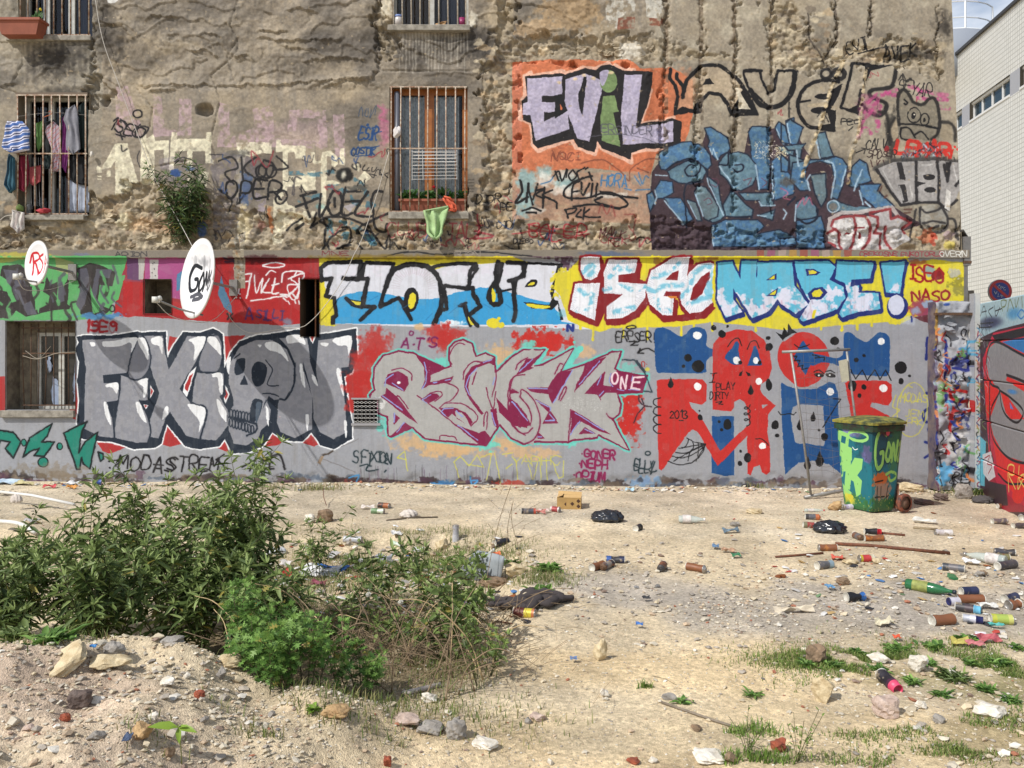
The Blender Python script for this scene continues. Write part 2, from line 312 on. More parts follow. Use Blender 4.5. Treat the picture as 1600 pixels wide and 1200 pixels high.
 for p in("0,150 120,150 130,240 80,240 60,200 0,190","190,110 230,110 240,160 465,170 465,290 370,290 360,230 300,230 300,450 440,450 445,410 560,400 560,580 440,590 435,545 300,550 295,590 250,590 250,220 190,230","515,230 550,230 560,310 610,310 620,225 700,215 760,260 770,340 740,370 710,350 710,270 665,260 665,500 740,490 800,520 730,540 660,530 655,800 610,820 610,330 540,345","790,190 830,190 835,350 785,340","920,340 990,330 970,410 910,380","960,470 1020,400 1080,460 1020,530"):
  K.P(cr,p,0,.9,.25)
 K.P(cr,"170,560 250,600 300,720 560,780 540,900 300,900 220,1100 150,1090",0,.75,.9);K.P((150,138,158),"0,600 90,640 100,780 0,800",0,.6,.8)
 tq=(58,110,132)
 K.L(tq,6,"300,430 400,420 560,440 700,410 800,420|920,480 1000,540 1040,640",1,.75,2,nz=1);K.L(tq,9,"420,680 600,640|690,560 800,560 840,600|860,640 940,700 1100,720|680,880 690,1000|800,880 860,920 800,1060|880,900 1000,980 1100,1080",1,.75,2,nz=1)
 K.B((70,140,168),1080,1040,60,60,.7,.4,2);K.B((176,98,48),130,850,24,130,.7,.5,2);K.B((150,70,60),40,900,60,60,.4,.5,2);K.B((70,140,150),600,740,60,40,.5)
 K.B((28,27,26),830,440,95,85,.95,.3,.2);K.B((200,196,176),820,440,38,60,.95,.8,.2);K.P((190,184,200),"820,730 950,700 880,790",0,.6)
 K.B((60,62,60),960,570,110,45,.7,.5)
 bk=(26,25,27)
 K.L(bk,4.2,"380,740 580,660|420,640 560,600|440,640 510,830|610,620 600,830 690,700|720,590 670,720 720,820 800,780 800,640 740,590 700,620|840,560 800,780 840,820 900,800|840,690 980,690|860,600 980,590|1050,600 930,780 960,820 1100,820 1080,700 1120,600 1180,600|740,660 740,740",1,.9)
 K.L(bk,3.6,"280,950 420,840|370,945 440,890|510,930 570,800|510,930 600,860 750,830 900,860 1050,920|600,870 660,910|640,940 640,1080 700,1020 780,960 830,950|760,1130 860,1080 880,940 800,930|1000,900 940,980 1060,960 1200,1130 1220,1040|1100,840 1120,940 1200,970 1230,900|1240,800 1020,900|620,1130 650,1080 680,1140|760,1120 880,1090|950,1080 990,1130",1,.85)
 K.L(bk,1.6,"1020,350 1000,390 1030,400|1060,370 1040,400 1070,400|1090,370 1090,410 1120,400 1130,370|1170,390 1160,440 1190,440|1240,420 1210,440 1240,470|1070,430 1130,445",1,.8)
 K.O();K.L(bk,3.2,"342,252 362,246 372,262 352,270 366,288|378,246 380,280|400,246 382,264 404,282|412,250 404,270 420,278 428,258 414,250|432,244 450,262 428,266",1,.85);K.Tx("OPER",352,282,30,18,bk,3.4,.1);K.E(bk,424,268,8,9,0,.9,0,3);K.E(bk,408,268,8,9,0,.9,0,3);K.E(bk,440,308,8,11,.5,.9,0,3.2)
 K.L(bk,3,"345,298 362,312 358,330|372,318 384,302",1,.8)
 K.B((60,62,66),370,240,30,8,.5)
 K.Tx("1SEO",174,184,18,13,bk,2.6,.2,.3);K.E(bk,216,178,7,6,0,.95,0,2.4);K.L(bk,2.4,"182,210 196,214|188,206 192,218",0);K.O(0,0,4);K.L(bk,2.4,"880,790 930,800 900,850 850,860 830,830 880,780",1,.9)
 K.O(400,0,4);K.L((44,66,100),1.2,"640,730 660,670 670,730|690,680 680,720 700,730 700,680|720,690 715,740 750,660 745,720",1,.8);bl=(30,66,120)
 K.Tx("ESIR",640,800,75,26,bl,2.8,.25);K.Tx("COSTIK",595,925,44,22,bl,2.4,.1);K.L(bl,1.5,"720,840 785,822|700,930 770,915|620,980 720,970",1);K.E(bl,700,783,9)
 K.O();K.Tx("DIDR",742,306,12,9,bk,1.5,.2,-.1);K.E((34,32,33),760,322,7,12,0,.7,.6);K.Tx("PE",782,318,12,8,bk,1.6);K.Tx("DID",776,345,10,8,bk,1.4)
 rd=(158,52,60);K.Tx("CLUBI",604,348,20,13,rd,1.8,.1,0,.4,.7);K.Tx("TALT",700,350,22,11,rd,2.2,.1,0,.4,.75);K.L(rd,3,"745,335 748,362 740,372 770,368 742,360",1,.8)
 for(x0,y0,x1,y1,n)in((330,240,610,385,34),(600,352,1010,386,22),(740,290,800,350,8),(170,180,240,240,3),(1180,170,1300,210,3),(1330,100,1480,260,8)):
  for i in range(n):
   x,y=K.rg.uniform(x0,x1),K.rg.uniform(y0,y1);g_=K.rg.uniform(6,15);q=[(x,y)]
   for _ in range(K.rg.integers(3,7)):q.append((q[-1][0]+K.rg.uniform(-.3,.9)*g_,y+K.rg.uniform(-1,1)*g_))
   K.L((bk,bk,(150,50,56),(44,70,120),(60,56,60))[i%5],K.rg.uniform(1,2.6),q,1,.75)
 K.O(800,0,4)
 K.P((200,104,62),"0,385 200,372 740,374 800,430 940,420 1000,420 1130,500 1130,700 1100,840 1070,900 900,960 860,1100 500,1050 0,1080",0,.92);K.B((196,118,78),1050,560,130,180,.65,.6);K.B((205,120,80),300,1000,300,80,.5)
 K.P((196,116,96),"0,400 60,400 60,1060 0,1080",0,.4)
 K.O(800,250,4);K.P((176,132,104),"0,60 470,80 860,70 860,400 0,370",0,.75,.3)
 for(x,y,rx,ry)in((90,130,90,90),(80,280,70,90),(200,80,70,60),(330,140,80,60)):K.B((132,178,184),x,y,rx,ry,.75,.5)
 for(x,y,rx,ry)in((200,120,80,60),(320,190,120,40),(600,220,190,26),(150,320,80,30),(330,90,60,40)):K.B((214,206,194),x,y,rx,ry,.75,.6)
 K.B((150,96,76),560,330,260,60,.5)
 K.L((122,66,48),2,"430,20 560,0 660,60 730,130 740,60 830,0 940,-10|850,80 780,50|250,-60 270,0 300,-50|310,-20 340,0 370,-40",1,.8);K.Tx("NOCI",245,-45,50,38,(140,70,50),1.8,.15);K.Tx("REAL",250,-120,40,34,(150,80,60),1.3,.2,0,.2,.6)
 b3=(58,110,158);K.Tx("HORA",555,95,70,34,b3,2,.1,.05,.5);K.L(b3,2,"765,100 800,160|790,80 810,150 830,100 850,110|770,190 860,185|700,180 740,190|180,150 240,130 260,100",1,.85)
 K.L(bk,4,"50,130 60,200 20,270 100,230|100,150 90,260",1);K.L(bk,3,"100,180 130,280|160,150 130,250|150,190 200,180 150,215 200,240|200,170 190,300|250,190 190,220 270,260 280,300|65,320 120,300 180,320|90,330 150,330",1)
 K.L(bk,2.8,"270,70 290,130|262,100 290,70 310,130 340,60 335,110|370,70 350,100 370,130 400,100 380,65|450,50 405,80 420,120 440,110|455,60 470,50|330,310 350,360|340,310 400,300 380,330 350,340|430,310 400,350 430,360|450,300 440,370|480,310 445,345 500,360 550,355",1)
 K.L(bk,3.2,"500,100 400,130 330,180 330,230 420,240 500,230 560,210 640,220 780,240|420,130 380,160 370,250|380,200 430,190|430,140 440,220 480,150|500,150 490,230|530,150 520,230|550,200 640,210 720,270 660,300 520,260 560,230|480,80 500,130|380,290 520,280 670,305",1)
 K.Tx("BOLER",100,405,80,60,(170,46,52),2,.1,0,.6,.9);K.L((170,46,52),2,"0,460 200,440 360,470 480,460|120,410 300,430 420,400",1,.7);K.Tx("MALK",550,420,60,34,(90,40,44),1.5,.1,.1,.4);K.Tx("CREK",560,470,45,34,(130,50,50),1.3,.1,.1,.4);K.L((140,52,48),2,"700,340 770,350 760,440|730,410 770,480 740,500 730,470|540,330 560,280 590,340 620,280 640,350",1,.6)
 K.Tx("DIEGO",10,490,28,22,bk,1.4);K.B((40,36,34),50,400,50,40,.5)
 K.O(800,0,4);sil="80,480 110,475 300,460 330,468 455,425 520,442 560,410 610,402 665,430 700,442 880,450 868,560 835,680 800,775 1000,738 1060,760 1050,920 830,930 745,955 740,1000 555,925 532,880 515,955 410,920 385,870 330,880 160,930 130,900 115,770 70,755 60,630 95,600"
 K.L((222,176,152),6,"78,480 115,455 120,480 320,445 330,465 440,425 520,435 600,395 680,430 760,440|868,560 800,780 1010,735|1040,920 830,940 735,955 745,1015 555,930 535,880 515,965 395,920 370,870 160,945 130,910 115,770 50,745 50,640 80,600 78,480",0,.85)
 K.P((30,30,33),sil,0,.97)
 vi=(168,160,186)
 for p in("95,492 310,480 312,598 185,602 185,640 265,640 268,700 200,706 200,762 348,690 355,810 145,880 115,722 65,720 70,650 95,640","330,500 455,460 575,510 480,886 405,866 340,690 305,660 330,620","702,470 812,470 772,800 1005,755 1005,885 690,906 678,720"):
  K.P(vi,p,0,.97);K.P((186,176,196),p,0,.4,2)
 K.P((30,30,33),"448,480 466,480 448,640 436,722 424,700 410,600",0);K.P((30,30,33),"268,596 315,590 345,690 268,745",0);K.P((205,104,60),"300,650 316,680 302,690",0)
 g=(112,136,84);K.P(g,"568,602 640,600 664,700 632,706 676,920 560,882 550,740",0);K.E(g,602,510,54,72);K.P(vi,"560,540 590,500 600,440 545,455",1);K.Tx("ERGINDER",560,780,50,34,(84,82,96),1.6,0,.04,.2,.8);K.L((84,82,96),1.2,"470,860 600,840 760,850 900,890",1,.7)
 for(x,y)in((290,515),(390,495),(505,490),(615,455),(450,470)):K.B((226,196,150),x,y,22,14,.8)
 K.P((186,162,130),"1060,600 1150,430 1260,410 1370,450 1440,560 1490,680 1370,690 1300,600 1190,620 1160,680 1040,700",1,.5)
 K.L(bk,5.5,"990,435 985,490 1015,530 1035,600 1018,710 1100,690 1170,695 1185,620 1230,580 1300,590 1345,650 1370,712 1530,712 1480,600 1400,480 1290,405 1180,410 1090,500 1065,610 1070,540 1030,490 1030,460",0);K.P(bk,"1190,530 1210,495 1235,488 1262,525",0)
 K.P(bk,"1020,700 1170,690 1180,620 1150,640 1130,690 1060,660",0);K.P(bk,"1370,690 1440,560 1490,600 1540,720 1380,728",0);K.P((182,172,150),"1400,520 1440,600 1490,684 1420,680",0)
 K.L(bk,4,"1560,440 1450,440 1465,520 1490,560 1600,660",1);K.O(1200,0,4);K.L(bk,4,"-150,445 -50,440 -40,500 0,575 40,560 60,440 185,440",0);K.L(bk,8,"-110,560 -60,640 20,670 100,640 150,560 170,450",1)
 K.L(bk,6,"440,510 340,500 240,540 190,620 195,710 250,785 330,800 410,815",1);K.E(bk,360,603,72,20);K.E(bk,330,688,66,22);K.P(bk,"400,560 465,520 440,600 390,680 425,690 418,822 320,812 330,780 390,770 370,700 370,600",0);K.E(bk,362,460,32,30,0,.9,0,5);K.E(bk,442,462,34,32,0,.9,0,7);K.L(bk,3,"180,640 260,628",0);K.P((168,152,124),"262,650 350,640 350,660 250,668",1)
 K.L(bk,4.5,"528,395 630,398 600,500|528,395 500,520 455,670 555,705 580,560",0);K.P(bk,"600,400 790,402 640,440 590,560 600,500",0);K.L(bk,6,"800,430 770,540 650,560 640,600 740,650 700,720 640,700 580,650",1,.9,3);K.P(bk,"500,680 590,640 560,720",0)
 K.O();K.Tx("EVIL",1322,66,17,9,bk,1.8,0,-.25);K.L(bk,2,"1342,82 1388,72",0);K.Tx("AVEK",1380,74,20,11,(30,28,26),3,0,-.12);K.B((40,36,32),1430,84,50,12,.6)
 K.Tx("PEO",1314,186,8,8,bk,1.3);K.L(bk,1.4,"1318,190 1350,186|1326,204 1332,198",1)
 mg=(182,66,122);K.O(1200,0,4)
 for p in("600,700 680,640 700,600 800,560","620,640 700,580 820,600","570,800 600,740 660,700 680,760","560,860 600,800 640,830","640,700 700,660 690,720","680,820 700,750","880,540 960,560 1100,600","930,560 960,600","980,540 940,610 1120,620","1070,670 1130,675"):K.L(mg,6,p,1,.75,3,nz=.6)
 K.B((186,84,130),1090,590,45,24,.7);K.B((186,74,126),620,660,80,90,.35)
 K.Tx("SËYAR",830,480,75,36,bk,1.7,0,.3,.5,.9,1.2)
 K.B((44,42,40),770,860,50,200,.75,.5);K.P((122,114,98),"820,840 805,640 850,560 900,620 950,650 1000,640 1030,610 1065,700 1070,860 1030,885 940,870 870,870",1,.95)
 K.P((160,144,118),"770,880 760,800 800,740 810,850",1,.9);K.P((150,136,112),"1080,860 1090,770 1140,780 1150,880",1,.9)
 K.L((38,36,35),5,"820,780 808,640 820,580 850,560 885,600 910,640 970,650 1000,620 1030,610 1055,650 1072,740 1060,830 1020,870",1,.95,2.5);K.L((38,36,35),5,"1075,760 1130,765 1165,800 1170,880|770,880 760,800 790,740|690,700 740,720 760,900",1,.85,4)
 K.E(bk,912,718,40,46,0,.95,0,1.8);K.E(bk,978,745,27,36,0,.95,0,1.8);K.E(bk,908,722,14,22);K.E(bk,976,748,9,15);K.E((200,190,170),912,716,5);K.L(bk,2.6,"825,775 920,775 1060,800|830,800 830,860 900,880|830,800 880,800 920,860|920,840 960,820 1000,870|850,620 870,640 860,650 850,645",1)
 rr=(206,44,32);K.Tx("LEMAR",800,885,75,62,rr,6,.1,.04,.3,.95,1.08);K.P(rr,"1130,930 1160,930 1142,1000",0);K.E(rr,1165,918,8);K.E(rr,1182,930,8);K.E((150,30,34),740,930,18,22,0,.8)
 K.Tx("CALV",610,870,60,26,bk,1.6,.2,0,.5);K.Tx("SPOSER",620,940,46,24,(50,36,36),1.4,.2,0,.5);K.L(bk,1.5,"550,955 605,930 585,925|600,960 605,930",0);K.L((70,40,40),1.5,"640,1000 650,1040|680,1000 680,1030 700,1000|720,1000 730,1030",1)
 K.O();pl=(62,46,54);K.P(pl,"1018,268 1040,240 1092,236 1104,204 1160,250 1170,200 1210,200 1236,195 1262,240 1290,280 1330,262 1360,280 1392,320 1440,350 1380,372 1320,392 1018,392 1014,330",0,.96)
 B1,B2_,B3_=(66,110,152),(84,118,138),(96,116,124);NV=(26,34,52);HL=(158,186,206)
 K.O(1000,180,5.7125)
 for c,p in((B1,"165,440 170,330 230,290 370,240 450,235 560,270 620,350 640,440 600,480 500,420 430,400 330,410 230,490 190,480"),(B2_,"240,500 400,410 500,400 560,450 590,500 560,570 450,615 340,600 270,560"),(B1,"575,115 630,105 785,200 800,300 780,330 720,360 690,400 660,380 605,280 620,230"),(B1,"960,150 1000,100 1165,100 1170,260 1150,280 1165,400 1150,660 1050,660 1030,460 990,380 985,270"),(B2_,"700,420 770,340 870,325 960,350 1030,430 1045,540 1000,620 900,670 830,660 760,560 710,520"),(B2_,"600,540 700,620 720,760 760,890 720,930 650,960 590,920 700,840 640,660"),(B3_,"480,680 520,620 590,640 700,820 690,900 610,940 570,920"),(B1,"210,730 360,740 420,830 470,930 400,975 330,900 250,800"),(B3_,"420,750 500,780 550,940 510,940"),(B1,"55,710 110,680 140,760 90,860 60,770"),(B1,"130,660 180,580 290,590 300,690 200,740 150,740"),(B2_,"820,660 900,750 940,790 1010,840 1000,900 850,910 760,900 740,800"),(B2_,"880,690 1060,690 1180,690 1195,800 1080,810 1060,760 930,755"),(B1,"640,980 760,930 1050,930 1110,990 1040,1060 1240,1020 1371,1080 1371,1170 660,1170"),(B1,"1170,410 1250,350 1340,420 1320,500 1371,560 1371,700 1200,760 1180,600"),(B1,"1200,110 1235,55 1310,100 1345,260 1270,260"),(B1,"1300,50 1371,20 1371,260 1330,240"),(B2_,"1050,890 1200,840 1180,940"),(B2_,"1230,280 1371,270 1371,360 1310,350 1240,305")):
  K.P(c,p,0,.95);K.P((96,128,140),p,0,.5,2.5);K.L(NV,2,p,0,.9,1.4,1)
 K.L(NV,2.4,"230,490 330,420 430,385 520,410 540,470 500,530 430,540 400,490 440,440 500,450|850,440 910,440 920,480 870,500 830,470|700,440 780,440 790,340|1170,410 1195,560 1180,760|595,480 600,540|850,910 1000,910|420,1000 400,640 560,590",1)
 K.L(HL,2.2,"140,530 240,540|620,300 640,350 655,300 690,390|705,455 840,630|1030,440 1060,660|600,560 610,610 740,890|490,690 560,900|215,760 390,970|425,765 500,920|130,670 150,730 130,790|1180,430 1190,740|1060,770 1080,805 1200,800|650,1000 660,1160|1215,120 1275,250|1310,60 1340,240|770,960 790,1040|1050,890 1120,900",0,.85,1.5)
 K.L((96,54,72),1.6,"640,560 700,580 680,640 640,620|570,760 610,740 640,780 600,800|920,580 990,560 960,620|1080,560 1130,600 1090,640",1,.7);K.speck((216,210,192),1020,225,1220,390,150,1.1,.9);K.speck((200,188,150),1215,280,1300,390,110,1.3,.9);K.speck((206,198,176),1030,260,1340,390,170,.9,.8)
 K.O(1220,180,5.454)
 for c,p in((B1,"45,60 75,30 190,100 130,270 80,240"),(B1,"0,70 40,90 70,240 0,230"),(B2_,"30,260 210,240 180,280 160,440 140,430 120,300 60,300"),(B2_,"70,330 200,380 170,460 80,470"),(B1,"0,330 70,390 60,480 0,480"),(B2_,"295,150 380,140 410,250 450,350 340,370"),(B1,"100,400 250,380 400,370 460,350 520,370 565,430 530,600 480,720 430,700 460,560 430,420 330,390 240,420 210,500 240,640 160,640 80,560"),(B3_,"250,510 380,490 390,700 340,780 280,640"),(B1,"600,440 670,375 730,410 770,560 700,580 640,620 580,600"),(B1,"665,590 850,585 820,640 960,770 800,790 700,700 700,760"),(B2_,"130,740 220,680 300,780 310,860 260,920 130,880"),(B1,"130,900 340,860 370,960 380,1130 130,1130"),(B2_,"400,740 460,720 560,760 760,780 740,820 560,830 400,810"),(B1,"0,1050 120,1040 140,1100 0,1110")):
  K.P(c,p,0,.95);K.P((92,118,128),p,0,.5,2.5);K.L(NV,2.2,p,0,.9,1.4,1)
 K.P(pl,"230,430 320,400 400,420 440,480 420,600 390,620 380,480 260,500 240,600 210,520",1);K.P(pl,"540,640 640,660 700,760 600,770",1)
 K.L(HL,2.6,"250,505 220,550 245,640|380,385 440,410 465,480 430,700|550,460 515,600|690,460 620,640|55,70 80,230|300,200 330,360|135,300 150,430|670,640 700,760|720,740 760,780|20,800 50,830 20,880|130,760 120,900",0,.85,1.5);K.E(HL,445,775,50,50,0,.9,0,2.2);K.E((110,108,104),445,775,34,32)
 K.L((176,84,110),2,"140,780 190,700 200,760 240,700 270,760|0,620 60,660 20,700 80,720",1,.7);K.L(NV,3,"140,880 220,920 300,880 310,800|120,700 60,760",1);K.B((80,66,54),50,560,90,50,.7)
 for i in range(90):x=K.rg.uniform(1022,1380);y=K.rg.uniform(max(245,300-(x-1020)*.3),388);K.L((NV,HL,B3_,(96,84,92),NV)[i%5],K.rg.uniform(1,2.2),[(x,y),(x+K.rg.uniform(-14,14),y+K.rg.uniform(-14,14)),(x+K.rg.uniform(-18,18),y+K.rg.uniform(6,24))],1,.7)
 sv=(150,146,144);K.L((60,58,58),8,"800,450 960,385 1330,375 1520,400",0,.8,5)
 K.P(sv,"810,455 960,395 1330,385 1520,400 1520,640 1480,740 1430,800 1330,740 1170,745 1020,765 930,620",0,.97)
 K.P((150,148,140),"1180,780 1400,780 1420,900 1410,960 1300,990 1200,930",1,.8,.4)
 d=(40,38,40)
 K.L(d,4.5,"815,460 930,640 1020,765 1170,740 1330,740 1420,800 1500,720|1150,395 1155,740|1330,390 1350,560 1340,740|1440,400 1420,560 1390,420|1490,600 1520,560",0,.95,2)
 for p in("985,398 1030,396 1058,520 1062,552 1015,545","1000,590 1058,585 1082,730 1040,745","1150,560 1235,578 1150,612","1400,396 1452,398 1416,560"):K.P(d,p,0,.95)
 K.E(d,1262,524,52,25);K.E(d,1270,636,48,24);K.L((196,194,190),2,"870,470 950,620|1010,600 1040,720|1200,420 1290,420|1100,600 1120,700|1470,420 1500,560",0,.7)
 K.L(d,3.5,"1180,790 1190,930 1260,990 1400,980 1420,880 1380,790|1200,800 1240,830 1330,810 1370,780|1210,920 1300,900 1400,920|1250,940 1290,960 1340,940|1150,800 1120,960 1100,1040|1430,880 1480,900 1510,1060|1190,780 1180,820",1,.85,2.5)
 K.L((90,60,50),3,"1050,800 1110,800|1050,830 1100,830|900,680 880,700|860,600 840,640",0,.8)
 K.B((176,78,40),1240,1030,80,70,.6,.5,2.4);K.B((190,60,40),1310,1060,30,60,.7,.5,2.4);K.B((176,158,60),1440,1100,60,50,.75,.4);K.B((140,110,140),1430,1020,60,50,.4,.5,2)
 K.L((196,186,180),6,"400,1000 420,880 520,830 640,830 760,810 940,780 1000,860",0,.8);K.P((176,172,170),"400,1000 440,890 520,860 620,850 760,860 940,790 930,880 1000,850 1100,910 1050,990 1110,1060 960,1140 520,1150 420,1090",0,.95);K.P((214,212,208),"650,870 720,870 750,960 740,1060 660,1130 620,1100 640,960",1,.8,.4);K.P((222,220,216),"460,900 600,890 610,1040 520,1100 430,1060",1,.7,.9)
 ro=(140,44,46);K.L(ro,4,"430,940 450,890 530,865 620,860 640,960 620,1100 590,1150|440,960 500,1000 520,1140|400,1000 460,970|630,850 720,860 770,950 760,1060 700,1140|760,830 930,795 940,880 1000,860 1110,910 1040,960 1060,1000|760,850 820,870 830,950 800,1000 850,1010 850,1140|890,950 900,1060 940,1140|420,1080 470,1110",0,.9,2);K.E(ro,682,1020,14,32);K.P(ro,"540,1020 570,990 610,1000",0);K.L(ro,2,"640,955 710,955",0)
 K.speck((60,50,48),1320,352,1420,390,80,1.2,.6)
 K.O();K.P((198,194,188),"1478,295 1486,300 1484,330 1476,325",0);
 for(x0,x1)in((1036,1044),(1092,1099),(1144,1150),(1203,1208)):K.P((120,104,84),[(x0,-170),(x1,-170),(x1,96),(x0,96)],0,.8,.6);K.P((96,82,66),[(x0,96),(x1,96),(x1,236),(x0,236)],0,.6,1)
 K.L((190,170,132),6,"1318,95 1300,130 1282,190 1256,262 1252,282",0,.95,1.5,nz=.8);K.L((190,170,132),5,"1352,110 1346,160 1340,210 1328,245 1325,285",0,.9,1.5,nz=.8);K.L((56,48,42),2.5,"1262,20 1266,60 1290,100 1304,110|1305,0 1308,60 1290,90|1360,0 1362,40 1356,56",0,.7,2)
 K.P((128,120,108),"-260,391 1530,391 1530,403 -260,403",0);K.B((176,168,70),40,398,60,6,.8);K.Tx("MNE",504,393,7,12,(110,46,50),1.2);K.B((110,120,150),130,398,20,5,.6);K.B((58,84,130),950,397,60,5,.5);K.L((40,40,42),2,"600,402 640,394 690,398 760,394 830,401",1);K.Tx("ARION",182,394,7,9,(60,58,60),1.3)
 for i,x in enumerate(range(1180,1330,17)):K.P(((150,70,60),(150,78,110),(170,150,140),(176,132,60))[i%4],[(x,391),(x+12,391),(x+12,403),(x,403)],0,.7)
 K.Tx("CREKOSNE ENKOTORLE",1340,394,7,6,(140,50,60),1.1);K.Tx("OVERN",1465,393,8,7,(220,220,214),1.2);K.Tx("ORION",700,394,6,9,(150,140,130),1)
# ground storey: fresh grey, and the older band above it
 K.P((150,152,158),"-260,403 1530,403 1530,800 -260,800",0);tint((mid-.45)*1.2,(160,161,166),sl(-260,403,1530,800));tint((.42-big)*1.4,(138,140,147),sl(-260,403,1530,800));tint((vert-.6)*1.5,(140,138,136),sl(-260,600,1530,800))
 K.O();K.P((160,36,40),"180,403 520,403 520,506 300,500 180,492");K.P((150,50,70),"180,403 300,403 300,440 180,440",0,.8)
 K.O(0,250,4);GR=(88,168,98);K.P(GR,"-1000,600 800,600 760,720 780,720 740,870 700,900 700,960 590,990 480,1000 0,1000 -1000,990",0)
 K.P((178,172,82),"-1000,600 200,600 60,640 -1000,630",0,.8,.5);K.P((170,166,110),"340,600 460,640 440,720 350,690",0,.8)
 ck,gy2=(52,44,46),(84,84,96)
 for c,p in((ck,"10,660 120,650 180,700 190,800 240,960 160,980 40,900 100,880 60,760 0,720"),(gy2,"20,680 100,690 150,740 180,860 230,960 170,970 110,840 40,760"),(ck,"-60,800 40,820 100,940 60,990 -80,980"),(ck,"240,960 290,720 320,780 360,760 350,900 420,740 460,740 480,860 430,930 330,940"),(gy2,"360,770 390,760 400,880 360,900"),(ck,"470,680 560,640 640,660 720,700 700,790 620,780 610,900 690,930 640,980 560,985 500,960 490,860 540,800"),(gy2,"490,680 540,670 560,760 530,900 500,940 470,900"),(gy2,"600,680 700,680 680,740 620,720 600,860 660,940 600,920 570,820"),(ck,"110,790 200,790 200,870 150,900"),(GR,"215,790 310,850 300,900 220,940"),(GR,"560,780 590,860 640,940 580,960"),(GR,"430,750 480,740 500,820 470,900 500,960 420,900")):K.P(c,p,0,.95)
 for c,p in((ck,"-900,660 -700,640 -640,900 -800,980 -900,860"),(gy2,"-500,660 -300,680 -240,920 -420,960"),(ck,"-200,680 -90,670 -120,900 -180,960")):K.P(c,p,1,.95)
 K.O();K.P((100,62,100),"198,403 218,403 218,438 198,436");K.P((180,176,170),"216,403 226,403 224,436 216,436");K.P((164,74,128),"226,403 290,403 288,445 300,470 268,465 268,437 226,437");K.P((190,186,182),"233,405 247,405 246,436 234,436")
 for x,y in((238,412),(241,420),(237,426),(242,430),(240,410)):K.E((60,50,60),x,y,.9)
 R=(176,34,36);K.P(R,"192,438 224,442 222,492 200,496 178,492 180,475 192,470",0,1);K.P((64,130,168),"276,428 295,415 300,440 275,455",0,.9);K.P(R,"345,403 520,403 515,500 440,508 300,500 266,490 268,470 300,478 350,440",0,1);K.P((64,130,168),"345,430 350,450 362,478 362,490 350,480 340,460",0,.9)
 K.B((60,22,26),400,404,60,8,.7);K.B((124,20,28),430,430,90,22,.4);K.L((40,36,60),3,"350,404 378,407|352,409 372,408",0,.8,2);K.B((68,128,180),150,493,50,6,.9,.5,2);K.E((40,36,36),175,482,4,5,0,.9,0,2)
 wh=(226,222,224)
 K.O(400,250,4);K.L(wh,2.2,"40,655 100,640 170,650 165,665 100,670 40,660");K.O(0,250,4);K.L(wh,2.4,"1500,720 1560,710|1510,710 1490,830|1480,770 1560,755|1570,710 1540,860",0);K.E(wh,1500,835,5);K.E(wh,1475,860,5);K.E(wh,1500,862,5);K.L(wh,2.4,"1565,880 1640,870 1760,850 1790,855|1590,720 1600,830 1640,740 1630,830 1660,780|1660,720 1690,690 1720,700|1680,740 1640,820 1700,830|1720,740 1700,830 1740,830|1700,780 1740,770|1760,760 1780,700 1900,710 1820,830 1750,840|1870,740 1860,860 1820,830 1800,850|1850,700 1840,720",1)
 K.O(400,250,4);K.L(wh,2.2,"200,740 300,705 220,740 270,790 240,870 210,850 200,780 280,780|170,860 190,880|200,880 210,900|240,880 245,895|265,880 268,900",1);K.Tx("SILLI",0,940,55,32,(84,40,90),2.6,.1);K.B((100,150,178),190,1010,40,30,.7)
 K.O(0,250,4);K.Tx("X",1420,960,40,30,(40,30,34),2.6);K.Tx("A",1530,930,60,50,(84,40,100),2.5);K.Tx("1SE9",530,1010,60,46,(150,28,36),3.8,.1,0,.5)
 K.Tx("1SEO",530,1010,60,46,(150,28,36),2.2,.1,0,.5,.4)
 YL=(222,206,40);K.O(400,250,4);K.P(YL,"390,610 1600,603 1700,640 1600,700 500,800 490,1040 400,1030 395,720",0);K.B((120,96,30),900,606,700,22,.6,.6)
 K.B(YL,450,930,70,100,.8,.3,2);WHT,BLU,BK2=(206,208,218),(48,150,208),(26,26,30)
 K.P(WHT,"410,680 450,642 650,636 870,645 850,690 910,665 1000,650 1090,690 1260,646 1370,650 1510,640 2080,640 2050,830 2080,900 2120,980 2120,1060 1600,1040 1000,1040 480,1020 500,970 490,860 440,850",0);K.P((214,208,222),"430,660 1600,650 1600,720 430,730",0,.5,1.5)
 K.P(BLU,"500,870 560,840 640,822 740,822 860,845 960,865 1050,870 1150,862 1240,830 1400,795 1510,800 1600,830 1730,868 1860,895 1870,930 1900,960 1910,1010 2000,1025 1390,1030 480,1020 500,970 495,890",0)
 for i in range(26):
  t=math.pi+i/25*math.pi;K.L((176,160,170),1.2,[(985+90*math.cos(t),800+90*math.sin(t)),(985+140*math.cos(t),800+140*math.sin(t))],0,.4,2)
 K.L(BK2,7,"410,750 402,675 450,640 655,634 640,745 545,738",0);K.L(BK2,6,"545,738 700,742 655,915 740,918 650,998|410,750 470,738 435,850 488,860 490,900 502,970 480,985 478,1020|560,865 600,900 660,920",0);K.P(BK2,"640,640 690,640 672,745 645,745",0)
 K.P(BK2,"555,862 660,880 655,915 620,912 585,890",0);K.P(YL,"595,878 655,885 648,908 622,905",0)
 K.L(BK2,6,"690,640 860,648 845,690|700,742 668,905|845,690 805,800 775,915 890,860 970,995",0);K.L(BK2,8,"812,790 835,720 880,675 980,650 1070,668 1135,730 1160,830 1155,920 1110,1022",1);K.L(BK2,6,"1080,680 1130,660 1180,655 1260,642 1370,650 1340,690 1330,780 1310,800 1180,785 1172,800 1185,870 1190,930 1150,935",0)
